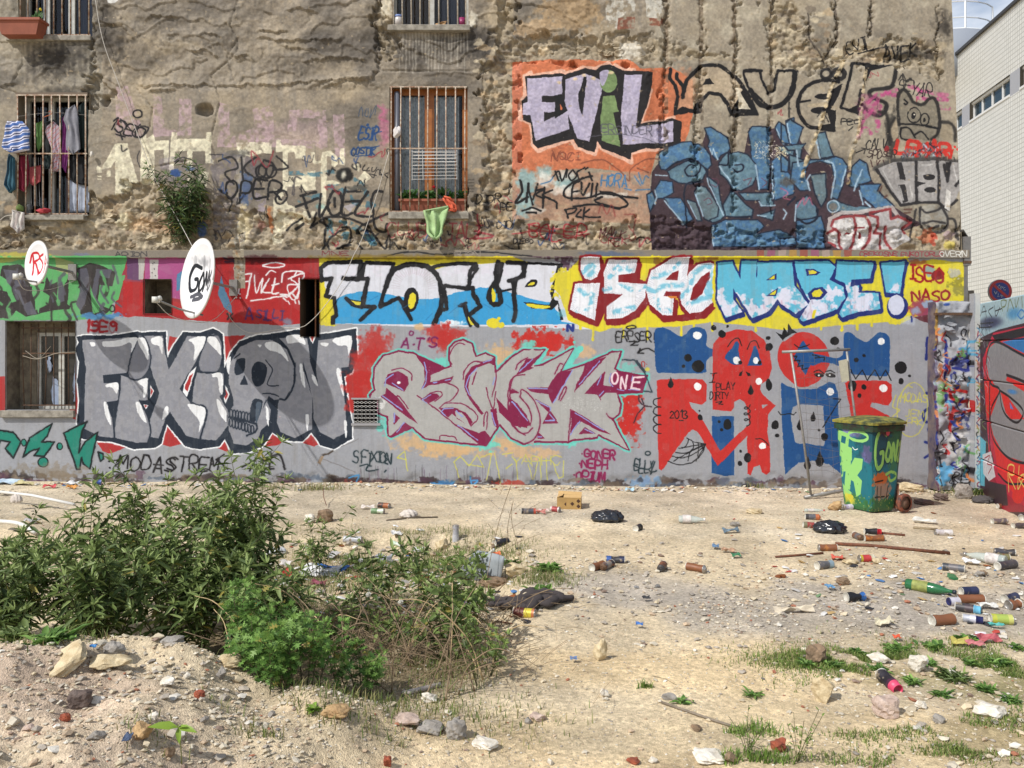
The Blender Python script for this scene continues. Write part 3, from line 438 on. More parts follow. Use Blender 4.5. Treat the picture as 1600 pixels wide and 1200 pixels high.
 K.P(BK2,"890,860 925,880 975,990",0);K.E(BK2,968,872,46,78,.1);K.E(YL,974,878,23,52,.15);K.L(BK2,7,"1310,800 1352,800 1360,840 1400,915 1325,975 1385,1035|1285,905 1300,905 1320,980 1340,1030",0);K.P(YL,"1322,975 1365,1030 1345,1030 1325,1000",0);K.L(BK2,4,"1265,912 1310,890",0);K.L(BK2,4,"1380,660 1355,690 1385,675 1330,760",0)
 K.L(BK2,8,"1510,640 1500,700 1495,760 1458,830 1462,880 1490,900 1525,890 1520,830 1505,780 1535,650",1);K.P(YL,"1478,800 1498,850 1490,885 1475,880 1472,840",1);K.L(BK2,3,"1500,828 1600,805",0);K.L(BK2,5,"1600,760 1620,830",0)
 for x,y,r_ in((1480,1018,40),(1530,1030,22),(1515,990,12),(430,905,10),(460,930,18),(428,940,8)):K.E(YL,x,y,r_,r_*.8)
 K.B((230,236,240),1210,1018,100,20,.9,.5,2);K.L((34,110,170),1.6,"700,880 760,850|900,930 960,900|1100,960 1060,1000|1200,960 1280,900|1560,900 1600,930|1420,900 1480,930",0,.5)
 K.O(800,250,4);K.P((70,40,62),"90,606 400,606 410,680 330,690 300,640 250,620",0,.8,.8);K.L(BK2,7,"-30,640 72,645 72,725 -20,755|20,755 10,850 22,940 10,1005",0);K.P(BK2,"90,635 320,645 262,820 262,870 285,880 320,1000 300,1000 285,900 250,935 120,925 70,885 110,890 230,905 245,870 238,830 280,660 100,650",0)
 K.P(BK2,"80,790 112,750 155,752 140,790 90,792",1);K.P(YL,"98,780 118,765 140,765 130,782",1);K.P(YL,"95,897 235,912 200,930 120,920",1);K.L(BK2,5,"10,770 70,700 90,650",1)
 K.B((96,196,214),310,960,40,40,.5)
 K.P(YL,"340,700 400,640 430,603 1600,603 2470,606 2480,640 2630,620 2830,640 2820,880 2650,880 2560,960 2470,1000 1700,1060 1250,1010 1050,1040 620,1050 545,1075 430,1040 345,1000 330,940 300,850 260,800 270,730",0)
 K.B(YL,330,760,90,100,.95,.3,2);K.B(YL,850,660,60,60,.9,.3,2);K.P((110,30,50),"860,610 1280,606 1300,620 900,660",0,.4,1)
 for x,y0,y1 in((505,1050,1118),(425,1030,1048),(695,1040,1100),(845,980,1112),(1055,1020,1104),(1137,990,1052),(1250,960,1062),(1520,980,1062),(1600,1010,1030),(1930,1000,1052),(2060,1000,1062),(2155,985,1052),(2245,985,1030),(1840,1010,1040),(1420,960,1000)):K.L(YL,3.4,[(x,y0),(x,y1)],0);K.E(YL,x,y1,9,12)
 DR,NB,CY=(134,26,32),(28,42,112),(84,178,208)
 let=[("485,605 545,610 552,680 530,730 490,752 450,735 425,680 430,610",0),("392,770 548,768 518,1000 362,935",0),("605,622 785,622 765,705 670,715 665,762 840,772 830,860 770,940 690,985 590,992 590,915 650,870 690,838 575,832 572,700",0),("1000,612 1110,608 1080,820 960,820 945,850 1010,858 1000,968 940,970 860,900 832,800 870,690",0),("1110,700 1160,650 1240,640 1295,660 1292,770 1260,880 1190,945 1110,958 1055,900 1050,800",0)]
 for p,_ in let:
  q=_num(p)+(10,22);K.L(YL,12,q,0,closed=1);
 for p,_ in let:
  q=_num(p)+(12,26);K.L(DR,8,q,0,closed=1);K.P(DR,q);K.L(DR,7,p,0,closed=1)
 K.P(DR,"545,860 590,840 600,900 560,1000 540,1040 350,960 365,930 520,1000");K.P(DR,"590,990 690,990 790,930 840,850 850,700 880,860 940,970 1000,975 1080,960 1180,950 1250,900 1285,860 1275,920 1180,985 1060,1010 980,1000 900,960 850,900 780,980 680,1030 620,1035")
 for p,sm in let:
  K.P((226,228,234),p,sm)
  q=_num(p);c=q.mean(0)
  for i in range(len(q)):
   a,b=q[i-1],q[i];n=int(np.hypot(*(b-a))/14)
   for j in range(n):
    e=a+(b-a)*(j+.5)/n;f=e+(c-e)*K.rg.uniform(.15,.38);K.L((168,164,182),.8,[e+(c-e)*.05,f],0,.55,1.5)
 K.P(DR,"960,748 1000,705 1040,690 1032,752");K.P(DR,"665,718 770,705 800,640 800,740 835,770 665,762",0,1);K.P(DR,"575,880 610,850 690,838 640,878 590,905");K.P(DR,"1110,870 1130,800 1180,730 1235,695 1240,730 1190,830 1140,885");K.P((214,120,40),"965,850 1030,850 1030,862 990,866")
 K.L(CY,7,"440,700 500,650 520,680 480,720|420,810 470,850 500,840 490,900 470,930 410,940|575,810 660,790 760,810 830,790|610,730 690,670 750,690|640,690 700,640|850,730 930,720 1000,680 1040,640|840,800 900,820 940,790 1060,780|900,860 920,920 980,940|1060,850 1110,800 1130,720 1200,670 1290,680|1100,900 1150,880 1200,860 1280,850|640,950 760,920",1,.75,5,nz=1)
 K.P(CY,"1250,680 1290,660 1292,820 1240,850 1200,820",1,.7,.6)
 nav=["1285,640 1375,635 1425,745 1435,628 1530,628 1522,720 1560,800 1560,950 1500,990 1380,800 1380,870 1440,950 1335,985 1280,870","1530,640 1750,636 1765,780 1850,900 1770,960 1680,900 1660,870 1600,945 1510,985 1530,800","1765,632 1980,630 2020,670 1985,745 2070,790 2082,860 2030,930 1820,1010 1795,990 1860,880 1810,800 1780,720","2030,630 2260,640 2240,738 2120,745 2115,790 2170,780 2165,830 2290,830 2300,930 2160,950 2060,982 2040,960 2100,850 2080,770 2020,740","2305,640 2455,632 2425,832 2335,828"]
 for p in nav:q=_num(p)+(0,12);K.L(YL,14,q,0,closed=1)
 K.L(YL,14,[(2400+75*math.cos(t/3),915+85*math.sin(t/3))for t in range(20)],0)
 for p in nav:q=_num(p)+(6,18);K.P(NB,q);K.L(NB,6,q,0,closed=1);K.L(NB,6,p,0,closed=1)
 K.E(NB,2408,918,68,76);K.P(NB,"2430,832 2480,640 2460,628",0)
 for p in nav:K.P(CY,p)
 K.E((200,204,222),2400,905,52,64)
 cl=[(1600,940,110,60),(1480,930,90,60),(1340,930,60,70),(1700,860,90,70),(1900,910,130,90),(1990,830,80,50),(2180,900,130,70),(2140,810,60,50),(1400,880,60,50),(1620,880,80,50),(2390,800,40,30),(1840,960,70,50),(1290,860,60,60)]
 ins=np.zeros((K.h,K.w),np.float32)
 for p in nav:
  q=K.T(p);b=K.box(q);ins[b[1]:b[3],b[0]:b[2]]=np.maximum(ins[b[1]:b[3],b[0]:b[2]],K.inside(q,b))
 keep=K.c.copy()
 for i,(x,y,rx,ry)in enumerate(cl):K.B((214,212,228),x,y,rx,ry,.95,.5,2)
 for _ in range(60):x,y=K.rg.uniform(1300,2320),K.rg.uniform(860,960);K.L(((200,110,140),(120,100,130),(230,232,240),(230,200,210))[_%4],2,[(x,y),(x+K.rg.uniform(-8,8),y+K.rg.uniform(10,50))],0,.4,3)
 K.c=keep+(K.c-keep)*ins[...,None];del keep,ins
 for p in("1585,750 1650,705 1650,745","1590,850 1660,795 1650,850","1835,680 1880,680 1930,700 1900,720 1840,722","1848,830 1880,800 1940,790 1970,825 1930,868 1860,872"):K.P(NB,p);q=_num(p);K.P(YL,q.mean(0)+(q-q.mean(0))*.6)
 K.P(YL,"1880,940 1900,935 1890,985 1870,990");K.P(YL,"1405,610 1430,610 1418,665");K.L(NB,4,"1120,1240 1120,1240",0)
 K.O(1200,250,4);K.B((170,90,50),930,640,60,26,.8,.4);K.B((120,150,180),1010,690,50,40,.8,.4);K.P((130,26,30),"1040,690 1100,700 1080,745 1020,740",1);K.Tx("ISEO",890,660,85,50,(160,24,28),3.2,-.1,.1);K.Tx("NASO",890,830,60,50,(150,20,28),3.2,.1,-.1);K.L((150,20,28),2,"960,740 1020,760",0)
 K.B((150,40,70),960,930,100,70,.9,.4);K.B((140,170,200),1000,900,50,30,.9,.4);K.B((140,170,200),920,940,40,30,.8);K.P((92,36,44),"900,980 1060,960 1060,1200 1040,1010 1000,1020",0,.9);K.B((186,196,210),880,1000,60,40,.6);K.L((34,50,130),3,"895,980 895,1010",0);K.B((80,80,50),1180,760,60,80,.5,.5,2.4);K.B((190,190,196),1170,700,40,40,.7,.4,2)
 K.P((60,20,40),"1035,1040 1060,1000 1060,2060 1040,2060",0,.8,.4);nb2=(34,46,120);K.L(nb2,5,"1010,1000 1030,1100 1050,1180|995,1110 990,1240|1015,1250 1015,1420|990,1455 1040,1460",0);K.L(nb2,4,"1020,1540 970,1580 990,1640 1050,1600 1000,1680 1040,1740|980,1760 1050,1790 980,1860 1040,1800 1050,1700",1);K.B((120,160,200),1040,1340,30,200,.3);K.B((28,24,28),1040,1880,36,120,.8)
 K.O(0,500,4);RD=(172,44,44)
 for p in("1040,235 1060,100 1120,110 1100,160","1380,100 1530,95 1400,300","600,755 800,790 680,835 640,820","1040,650 1140,770 1060,790 1010,775","1405,742 1430,830 1360,800","1700,700 1640,790 1740,780 1760,760","1945,705 2010,770 1960,790 1880,765","465,200 490,640 430,590 460,440","-60,360 30,350 30,600 -60,600","2150,330 2300,310 2320,560 2180,580"):K.P(RD,p)
 sil="475,105 520,95 700,95 860,68 880,76 1035,70 1045,235 1090,150 1140,75 1250,76 1330,50 1392,85 1402,300 1440,200 1500,130 1600,95 1700,84 1750,78 1860,56 1900,62 1990,90 2100,72 2225,50 2232,250 2200,330 2152,352 2155,400 2170,480 2200,640 2200,740 2085,806 2000,780 1945,702 1890,760 1800,755 1700,702 1640,790 1540,830 1450,832 1405,745 1370,790 1250,806 1160,792 1040,652 1010,770 960,800 840,806 700,762 600,752 500,740 480,640 492,500 480,380 492,260 470,180 492,140"
 K.L((232,234,236),4.2,sil,0,closed=1);NAV=(32,42,56);K.P(NAV,sil);G1,G2=(142,143,150),(124,126,136)
 for p in("515,125 850,105 830,190 815,240 818,300 790,330 640,345 645,392 735,390 745,460 735,500 665,510 700,620 715,735 620,725 525,680 525,500 535,300 515,180","755,345 850,378 925,362 920,500 870,500 920,600 940,690 925,765 850,765 720,735 715,640 745,480","900,100 1015,95 1030,200 1055,310 1100,230 1170,100 1290,100 1220,260 1120,430 1190,520 1290,560 1250,745 1160,720 1060,570 1030,620 990,740 940,730 935,620 960,560 995,455 940,300 945,220","1235,320 1395,325 1395,450 1370,480 1420,560 1425,660 1350,750 1255,745 1290,565 1200,510 1215,370","1430,400 1425,320 1440,260 1500,165 1600,122 1700,122 1790,182 1838,300 1832,410 1780,490 1710,500 1680,470 1640,560 1660,490 1690,560 1680,640 1630,690 1610,740 1540,782 1460,770 1430,690 1425,580 1460,530 1450,460","1745,110 1920,115 1938,260 1985,405 1975,300 1990,125 2200,95 2180,290 2130,295 2145,420 2160,560 2160,700 2080,745 2000,702 1960,620 1950,480 1895,260 1895,310 1950,480 1948,680 1840,735 1750,700 1728,640 1740,500 1790,490 1840,390 1842,270 1800,170"):K.P(G1,p);K.P(G2,p,0,.45,1.6)
 for p in("860,105 900,112 935,190 938,280 900,350 850,375 800,345 818,230","1300,100 1370,100 1390,200 1380,280 1350,325 1270,325 1240,290 1250,210"):K.P(G2,p,1);K.L(NAV,2.2,p,1,closed=1)
 for p in("1225,288 1185,430 1165,482 1140,450 1150,400 1190,320","940,402 960,442 935,492","895,528 925,530 910,556","1405,400 1435,460 1410,522 1395,490 1415,460","1940,705 1955,700 1750,1e1" if 0 else "1745,600 1750,605 1745,610"):K.P((232,234,236),p);q=_num(p);K.P(RD,q.mean(0)+(q-q.mean(0))*.6)
 K.L(NAV,2.5,"1235,320 1250,325 1395,325|1190,520 1290,560 1250,745|1840,270 1840,390 1790,490 1750,490|745,390 745,460 715,640 715,735|870,500 920,600 940,700 925,765",1)
 for p in("560,140 590,140 595,160 570,165","640,135 700,130 850,105 840,160 820,200 815,140 740,165 650,165","860,110 900,115 925,180 925,250 895,200 865,150","945,115 1010,105 1015,210 990,160 950,150","1180,120 1280,100 1270,160 1210,250 1215,160","1300,105 1350,110 1375,160 1380,220 1340,180 1300,140","665,400 735,390 730,460 700,420 665,420","860,385 920,365 915,460 895,480 895,420","645,520 665,520 690,610 692,655 660,600","845,520 870,515 900,590 912,640 870,600","1170,525 1285,560 1245,700 1245,640 1215,590","1030,545 1050,545 1045,590 1010,620","1325,335 1385,335 1390,460 1370,440 1360,360 1330,355","1350,500 1370,505 1410,570 1410,635 1370,580","1610,155 1634,155 1625,172","1660,140 1720,135 1770,180 1800,260 1750,210 1690,190 1660,170","1790,100 1880,95 1910,150 1860,140 1800,145","2080,120 2195,98 2180,215 2165,160 2110,155","2005,140 2050,142 2040,162 2010,155","1870,280 1890,290 1905,420 1880,370","1945,340 1970,360 1985,410 1960,390","2100,310 2130,320 2145,470 2125,420","1910,590 1930,600 1922,690 1912,650","1660,540 1675,560 1680,660 1665,620","2150,630 2165,640 2165,720 2155,730","1415,260 1440,230 1430,330 1420,320"):K.P((228,230,232),p,1)
 K.P((232,234,236),"1930,100 1975,100 1952,150",0);K.P(RD,"1940,102 1962,102 1952,135")
 for p in("1475,252 1530,242 1522,320 1482,345 1465,320","1572,300 1610,260 1660,280 1665,330 1640,400 1600,415 1575,370"):K.P(NAV,p,1)
 K.P(NAV,"1525,340 1548,402 1498,402");K.P(NAV,"1570,520 1600,490 1640,510 1620,600 1580,640 1560,600",1);K.P((70,84,100),"1600,520 1632,520 1620,600 1600,640",1);K.L(NAV,1.8,"1460,240 1500,210|1660,250 1700,310 1670,400 1740,410|1640,460 1700,460 1740,475",1)
 for i in range(8):x=1442+i*19;K.E(NAV,x,582+i*4,9,26,0,1,0,2);K.E(NAV,x,640+i*6,9,26,0,1,0,2)
 K.L(NAV,3,"1430,605 1500,625 1600,650 1590,700 1540,720",1)
 TL=(26,128,108);K.L((20,60,52),3,"-20,900 0,700",0)
 for p in("-300,700 0,690 80,700 130,760 80,860 30,800 60,760 0,750 -60,900 -200,960","140,855 185,735 325,645 295,725 260,760 340,760 275,850 210,845 245,800 190,820","395,705 545,632 510,690 490,830 530,760 610,700 560,930 520,900 510,860 500,930 480,930","610,825 640,835 648,865 630,882"):K.P(TL,p);K.L((20,28,30),2.6,p,0,closed=1)
 K.E((20,28,30),268,888,37,34);K.E(TL,268,888,29,27)
 for x,y in((148,765),(372,788)):K.E((20,28,30),x,y,20,26);K.E(TL,x,y,13,19)
 K.Tx("MODAS",740,850,85,58,bk,2.6,.1,.03,.3);K.L(bk,2.2,"700,880 760,870 720,910|960,900 1020,905",1);K.E(bk,682,880,7);K.E(bk,684,922,7);K.Tx("STREM",1050,850,85,52,bk,2.6,.1,.05,.3);K.E(bk,1318,902,8);K.L(bk,2,"1210,970 1280,930 1350,970",1);K.L(bk,2.5,"1400,840 1350,870 1420,930|1510,920 1590,880 1560,940",0)
 K.O(400,500,4);K.L(bk,3.2,"35,880 140,840 180,930|90,830 80,960|0,930 110,930",1,.9,2);tg=(34,50,56);K.Tx("S'FIXION",608,815,70,34,tg,2.2,-.02,.09,.2,1,1.05);K.L(tg,2.2,"650,910 700,900 690,940 760,935|800,850 820,870 800,890 820,900|810,940 800,950",1)
 K.L((120,116,116),1.3,"530,790 600,760 640,740|440,830 400,850 380,910|420,870 500,900 620,950",1,.8);K.L((74,64,56),2.6,"420,845 450,835 480,815",0);K.P((150,128,104),"380,890 405,850 425,850 400,905")
 K.O(0,500,4)
 K.O(400,500,4)
 for x,y,rx,ry in((700,420,150,170),(1140,90,110,90),(740,160,130,130),(660,390,130,150),(700,250,130,110),(1180,120,70,110),(1240,90,90,60),(620,520,80,70)):K.B((186,40,36),x,y,rx,ry,.85,.5)
 for x,y,rx,ry in((1250,790,330,80),(1520,230,130,110),(1000,760,190,80),(1150,810,200,60),(1550,760,160,60),(1010,40,40,30),(1080,720,120,40)):K.B((208,168,118),x,y,rx,ry,.8,.6,1.4)
 K.O(800,500,4)
 for x,y,rx,ry in((180,130,190,90),(730,600,100,190),(230,150,130,70),(120,110,90,60),(350,140,70,50),(720,560,60,130),(760,480,60,60),(700,680,40,90)):K.B((196,38,32),x,y,rx,ry,.95,.45,1.8)
 for x,y,rx,ry in((460,200,80,50),(60,820,130,60),(200,830,120,50)):K.B((210,170,124),x,y,rx,ry,.8,.6,1.4)
 TQ,MG_,SV=(98,204,188),(128,24,66),(166,165,162)
 ls="50,600 45,560 95,500 80,420 95,270 180,160 330,115 480,135 800,285 860,270 835,190 840,80 900,20 980,0 1070,40 1110,170 1210,135 1295,180 1305,330 1340,300 1440,200 1600,105 1600,1050 1500,1010 1340,850 1320,900 1210,1060 1040,1050 600,995 470,880 270,975 230,965 220,770 130,740 120,600"
 rs="-60,330 0,280 110,170 230,97 440,100 290,265 420,240 712,85 580,322 820,240 950,180 1090,115 1175,118 1110,280 1190,330 1300,350 1425,345 1372,512 1130,520 1170,620 1160,710 1090,765 1245,1065 950,920 940,950 700,970 655,990 330,985 230,1010 110,950 0,800 -60,700"
 K.O(570,530,6.4);K.L(TQ,7.5,ls,0);K.B(TQ,760,230,100,60,.9,.4);K.B(TQ,1220,1050,130,70,.9,.4,2);K.B(TQ,160,850,60,110,.8,.4,2);K.O(780,530,6.154);K.L(TQ,8,rs,0);K.P(TQ,"580,320 700,120 760,60 800,100 700,240 820,235");K.P(TQ,"340,250 440,90 480,90 390,230");K.B(TQ,270,50,80,60,.9,.4,1.6);K.E(TQ,780,90,30);K.E(TQ,722,25,14);K.B(TQ,690,1000,60,60,.9,.4,2);K.B(TQ,1230,270,110,60,.6,.5,2);K.B(TQ,1430,380,30,40,.7)
 K.P(MG_,rs);K.L(MG_,2.5,rs,0);K.O(570,530,6.4);K.P(MG_,ls);K.L(MG_,2.5,ls,0)
 def shrink(p,d):
  q=_num(p);e=np.roll(q,-1,0)-np.roll(q,1,0);n=np.stack([-e[:,1],e[:,0]],1);n/=np.hypot(n[:,0],n[:,1])[:,None]+1e-6
  ar=np.sum(q[:,0]*np.roll(q[:,1],-1)-np.roll(q[:,0],-1)*q[:,1]);return q+n*d*(1 if ar>0 else-1)
 K.P(SV,shrink(ls[:ls.find("1600,105")]+"1700,80 1700,1060 "+ls[ls.find("1500,1010"):],11));K.O(780,530,6.154);K.P(SV,shrink(rs,11));K.O(570,530,6.4)
 for p in("500,150 580,180 800,285 830,278 660,360 650,430 860,380 890,365 850,430 640,460 560,500 600,400 590,280","190,440 230,350 330,318 430,370 440,450 390,520 215,440","150,570 205,540 215,480 320,570 430,720 530,850 440,790 180,590","1160,235 1290,185 1295,260 1240,240 1110,290 1050,370 1035,480 1060,580 1190,740 1170,760 1040,600 995,480 1000,370 1060,280","550,600 650,540 720,545 745,575 700,610 640,640","740,690 890,680 1010,730 1080,830 1050,870 1020,800 970,730 900,720 920,790 1010,850 870,740 830,780","900,840 1000,890 1140,935 1200,912 1250,980 1210,1060 1130,1040","285,740 350,790 285,860","250,972 400,825 475,880","1250,700 1312,690 1335,850 1320,890 1290,850","1445,580 1520,640 1620,760 1620,890 1530,860 1460,720","1440,500 1540,525 1450,545"):K.P(MG_,p)
 K.L(MG_,1.8,"520,560 700,690 900,850 1140,1045|1215,480 1240,600 1280,690 1310,520|1600,350 1480,380 1440,480 1430,600 1450,740 1500,880 1600,960|770,430 880,455 935,510 870,600 800,640 740,690|800,640 950,640 1080,710 1125,790 1060,870|1310,300 1312,400 1270,570|980,400 1000,300 1090,225 1180,230|470,410 460,340 370,290 270,310|320,570 340,570 430,690|745,995 760,962 890,975 915,1010|845,150 880,80 940,40 1000,50|700,620 770,560 740,520 650,540|1110,330 1070,450|1185,870 1200,740 1225,740 1215,900|870,250 835,190 840,100",1)
 ac=(134,150,214);K.L(ac,1.7,"200,465 210,400 285,350|270,435 380,505|175,565 370,705|295,740 290,830|395,830 320,925|590,230 620,330 605,430 570,495|680,435 720,425|800,412 850,402|1265,200 1185,235|1120,285 1040,370 1010,470 1050,565|660,555 570,600 615,640|885,690 790,695 765,725 805,760|915,715 980,775|930,860 1130,1010|1300,380 1280,450|1265,730 1305,860|1470,620 1600,770",0);K.E((236,232,236),338,430,20,14)
 K.B((226,226,224),160,640,60,80,.7,.5,2)
 K.O(780,530,6.154)
 for p in("-30,560 100,700 200,790 210,850 120,820 0,700","110,600 170,640 280,770 300,820 240,850 170,820 110,740 88,650","160,350 200,270 260,190 330,180 440,105 300,262 330,270 180,340","560,320 705,297 510,620 470,530 300,500 265,462 470,460 530,360","820,240 960,190 1030,165 720,510 740,430 800,330","820,525 1020,300 1000,440 1075,450 1060,340 1130,300 1425,345 1370,510 1020,510 970,560 980,600 940,530","340,570 480,640 490,690 570,805 410,810 470,700 400,630","680,665 860,770 1075,915 960,880 780,790 680,920 695,760","760,910 820,840 930,908","360,880 435,950 365,960"):K.P(MG_,p)
 K.L(MG_,2,"200,550 220,480 320,570 380,700 385,840 330,960 230,1005|200,550 270,640 310,740 295,830|100,560 85,640 110,800 190,890 270,900 320,850|160,350 130,380 100,480|100,590 110,510 180,510|1030,715 1060,750 1095,765|530,330 580,240 610,240|570,580 630,460 640,500 590,590|660,990 690,680|160,290 180,230 270,180|120,480 170,500",1)
 K.L(ac,1.7,"190,310 320,185|120,600 270,780|280,468 460,472|520,610 700,300|770,430 960,210|940,440 980,350|360,590 480,650|480,720 530,778 440,780|730,710 1000,870|680,915 770,790|820,860 910,905|960,540 1000,495|1070,330 1058,400 1090,450|485,690 495,655|370,935 405,935",0)
 pk2=(226,200,206);K.E(pk2,1112,370,30,55,.1,1,0,3);K.L(pk2,3,"1165,470 1175,360 1210,470 1230,350",0);K.L(pk2,3,"1390,360 1290,365 1265,470 1350,480|1280,415 1350,412",0);K.L(ac,1.2,"1130,480 1200,490|1240,480 1340,492|1270,400 1280,350",0)
 K.speck((226,228,226),590,560,1000,690,260,.5,.7);K.speck((140,140,138),590,560,1000,690,120,.5,.6)
 gd=(50,62,72);K.L(gd,2.2,"1180,195 1300,200 1400,320 1440,430 1470,505 1390,500",0);K.L(gd,4,"1320,210 1400,310",0);K.L((60,40,50),2,"1340,540 1350,600 1400,640 1460,645|1400,640 1340,700 1290,800|1370,570 1390,620",1);K.B((206,196,70),1420,285,30,24,.9);K.L((170,50,46),1.4,"1375,260 1370,215 1400,220 1395,260|1415,232 1420,238",1)
 K.O(400,500,4);mg2=(118,30,84);K.Tx("A.T'S",905,112,62,44,mg2,2.8,.2);K.E(mg2,970,82,14,13,0,1,0,2.6)
 yl2=(208,204,70);K.L(yl2,1.4,"880,860 930,820 945,940|880,860 940,870|1240,890 1280,1020|1235,890 1275,850 1330,910 1380,840 1420,920 1330,900|1400,860 1470,830 1440,1000|1490,830 1530,1020|1540,840 1600,830|1560,930 1600,900",0,.9)
 K.O(800,500,4);K.Tx("YAPHC",0,850,60,56,yl2,1.4,0,0,.5,.8,1.1);K.L(yl2,1.3,"20,870 38,1010|100,900 130,1005 160,890|175,860 180,1000|210,860 222,1010|255,890 290,990 320,980 320,880",0,.85)
 m3=(138,28,78);K.Tx("GONER",450,812,50,32,m3,3,.05,0,.2);K.Tx("NEPH",432,875,50,34,m3,3,.05,0,.2);K.Tx("OPIUM",400,945,58,33,m3,3,.05,.05,.2)
 for x,y in((436,836),(624,834),(420,897),(596,900),(388,966),(574,968)):K.E(m3,x,y,6)
 K.L(m3,2,"470,992 500,990|478,1003 492,1003",0)
 K.Tx("ERPSER!",650,70,60,30,bk,2,0,.02,.4);K.E(bk,745,44,30,10,0,1,0,2);K.L(bk,2,"730,135 775,135 740,155 785,155",0);K.Tx("N",345,30,36,36,(30,50,130),4)
 K.L(bk,2.2,"955,216 900,200 850,178 800,190 785,205|785,205 820,208|785,205 800,180",1);K.Tx("ELLY",775,870,75,26,tg,2,-.1,.2,.5);K.E(tg,846,833,16,12,0,1,0,2);K.L(tg,2,"760,910 850,930 880,880|850,930 870,950 900,940",1)
 RR,RB,KK,WW=(196,42,38),(26,76,136),(24,24,26),(232,234,234)
 K.P(RB,"890,80 920,45 980,60 1060,100 1130,45 1190,50 1215,90 1215,160 1260,180 1330,205 1345,215 1330,245 1260,225 1215,250 1210,300 1190,330 960,330 905,320 895,250",1)
 K.P(RR,"1255,560 1250,400 1255,150 1310,82 1400,58 1500,66 1575,120 1610,190 1622,300 1600,370 1555,400 1550,440 1590,490 1648,532 1600,590 1595,700 1612,800 1612,950 1590,968 1560,950 1545,905 1512,915 1492,968 1470,960 1468,700 1480,655 1470,560 1452,512 1420,492 1385,510 1385,545 1370,568",0)
 K.P((150,152,158),"1560,530 1600,528 1565,555");K.P(RB,"1335,215 1370,180 1392,138 1405,132 1418,145 1412,190 1435,275 1375,278 1330,240",0);K.P(RB,"1510,165 1525,160 1562,282 1470,282")
 K.P(RB,"1250,600 1385,600 1388,970 1330,974 1245,955");K.P(RR,"905,380 930,368 1190,368 1215,400 1212,505 1180,530 1105,512 1120,550 1175,600 1300,818 1475,655 1482,705 1285,912 1160,700 1130,684 1100,700 935,940 915,930 910,700")
 for x,y,rx,ry in((1158,95,27,24),(1158,414,24,24),(1542,383,22,22),(1402,250,22,24),(1522,252,18,20),(1565,786,22,20)):K.E(WW,x,y,rx,ry)
 for x,y,rx,ry in((1310,86,24,24),(1258,48,17,18),(1345,38,8,8),(1598,168,14,24),(1100,236,24,24),(1162,288,38,38),(1072,289,11,11),(1424,263,12,12),(1545,265,12,12),(1176,608,15,19),(1172,565,6,6),(1292,633,9,9),(1345,652,26,34),(1310,686,10,10),(1426,818,8,8),(1470,858,24,30),(1422,895,14,17),(1600,400,14,34)):K.E(KK,x,y,rx,ry)
 drop=lambda x,y,k:K.P(KK,[(x,y-36*k),(x+12*k,y-8*k),(x+18*k,y+8*k),(x+12*k,y+26*k),(x,y+32*k),(x-12*k,y+26*k),(x-18*k,y+8*k),(x-12*k,y-8*k)])
 drop(991,393,1.05);drop(1490,437,1);K.P(KK,"1440,316 1420,330 1415,346 1432,350");K.P(KK,"1460,318 1488,332 1492,346 1474,348")
 K.L(KK,1.5,"1345,165 1375,125 1415,115 1435,160|1468,180 1490,135 1525,130 1545,175|1240,335 1280,332|1262,334 1250,388|1232,388 1268,385|1520,740 1560,745 1600,780|1275,512 1312,508 1290,524 1318,524",1)
 K.Tx("PLAY",1277,392,42,24,KK,1.2,0,0,.1);K.Tx("DIRTY",1236,450,40,21,KK,1.2,0,0,.1);K.Tx("2013",985,568,45,26,KK,1.6,0,0,.1);K.L(KK,1.4,"1045,628 1070,628",0)
 for i in range(5):y=512+i*55;K.L(KK,1.6,[(925,y-28),(890,y-18),(884,y+8),(905,y+26),(930,y+30)])if i<4 else None
 K.L(KK,1.5,[(1468+18*math.cos(t*.9),530+t*5.2+14*math.sin(t*.9))for t in range(24)])
 K.L(KK,1.4,"975,880 1040,902 1120,890 1180,840 1210,775|1000,850 1050,860 1110,850 1160,820 1195,790|1020,825 1060,830 1100,825 1150,800 1190,782|1090,735 1140,762 1210,775|1100,745 1090,780 1060,800|1130,758 1130,800 1110,830 1100,880|1160,768 1165,810 1160,850|1180,772 1190,800|1210,775 1100,790 1040,800|1210,775 1060,850 1010,880|1205,780 1150,880",1)
 K.O(1200,500,4)
 K.E((150,152,158),410,215,60,40,0,.01);K.P(RR,"215,75 290,92 345,140 375,200 385,260 350,340 290,395 215,420 160,400 100,340 65,280 62,200 85,140 140,95",1);K.P(RB,"218,125 258,180 300,222 270,270 232,345 205,300 160,235 185,180")
 K.P(RB,"470,200 475,90 510,75 560,115 610,135 650,110 690,78 740,85 760,140 757,300 755,335 720,350 560,342 520,335 505,290 450,285 350,262 270,285 265,212 330,215 400,235 440,235",1);K.P(KK,"100,134 48,72 84,90 96,42 120,76 126,18 150,58 180,78 132,94",0);K.P((150,152,158),"100,115 140,88 170,82 140,105 100,132",1)
 K.P(RR,"480,395 500,377 740,378 770,400 775,500 750,532 700,525 645,512 640,540 700,570 760,600 775,650 770,665 560,665 520,600");K.P(RB,"80,388 115,412 200,432 300,430 380,386 420,400 436,460 452,955 380,900 280,878 190,890 105,965 95,800 85,600")
 K.P((150,152,158),"155,545 330,533 346,560 352,760 320,784 240,768 180,770 160,730",1)
 for x,y,rx,ry in((706,132,23,21),(388,446,24,24),(720,424,25,24)):K.E(WW,x,y,rx,ry)
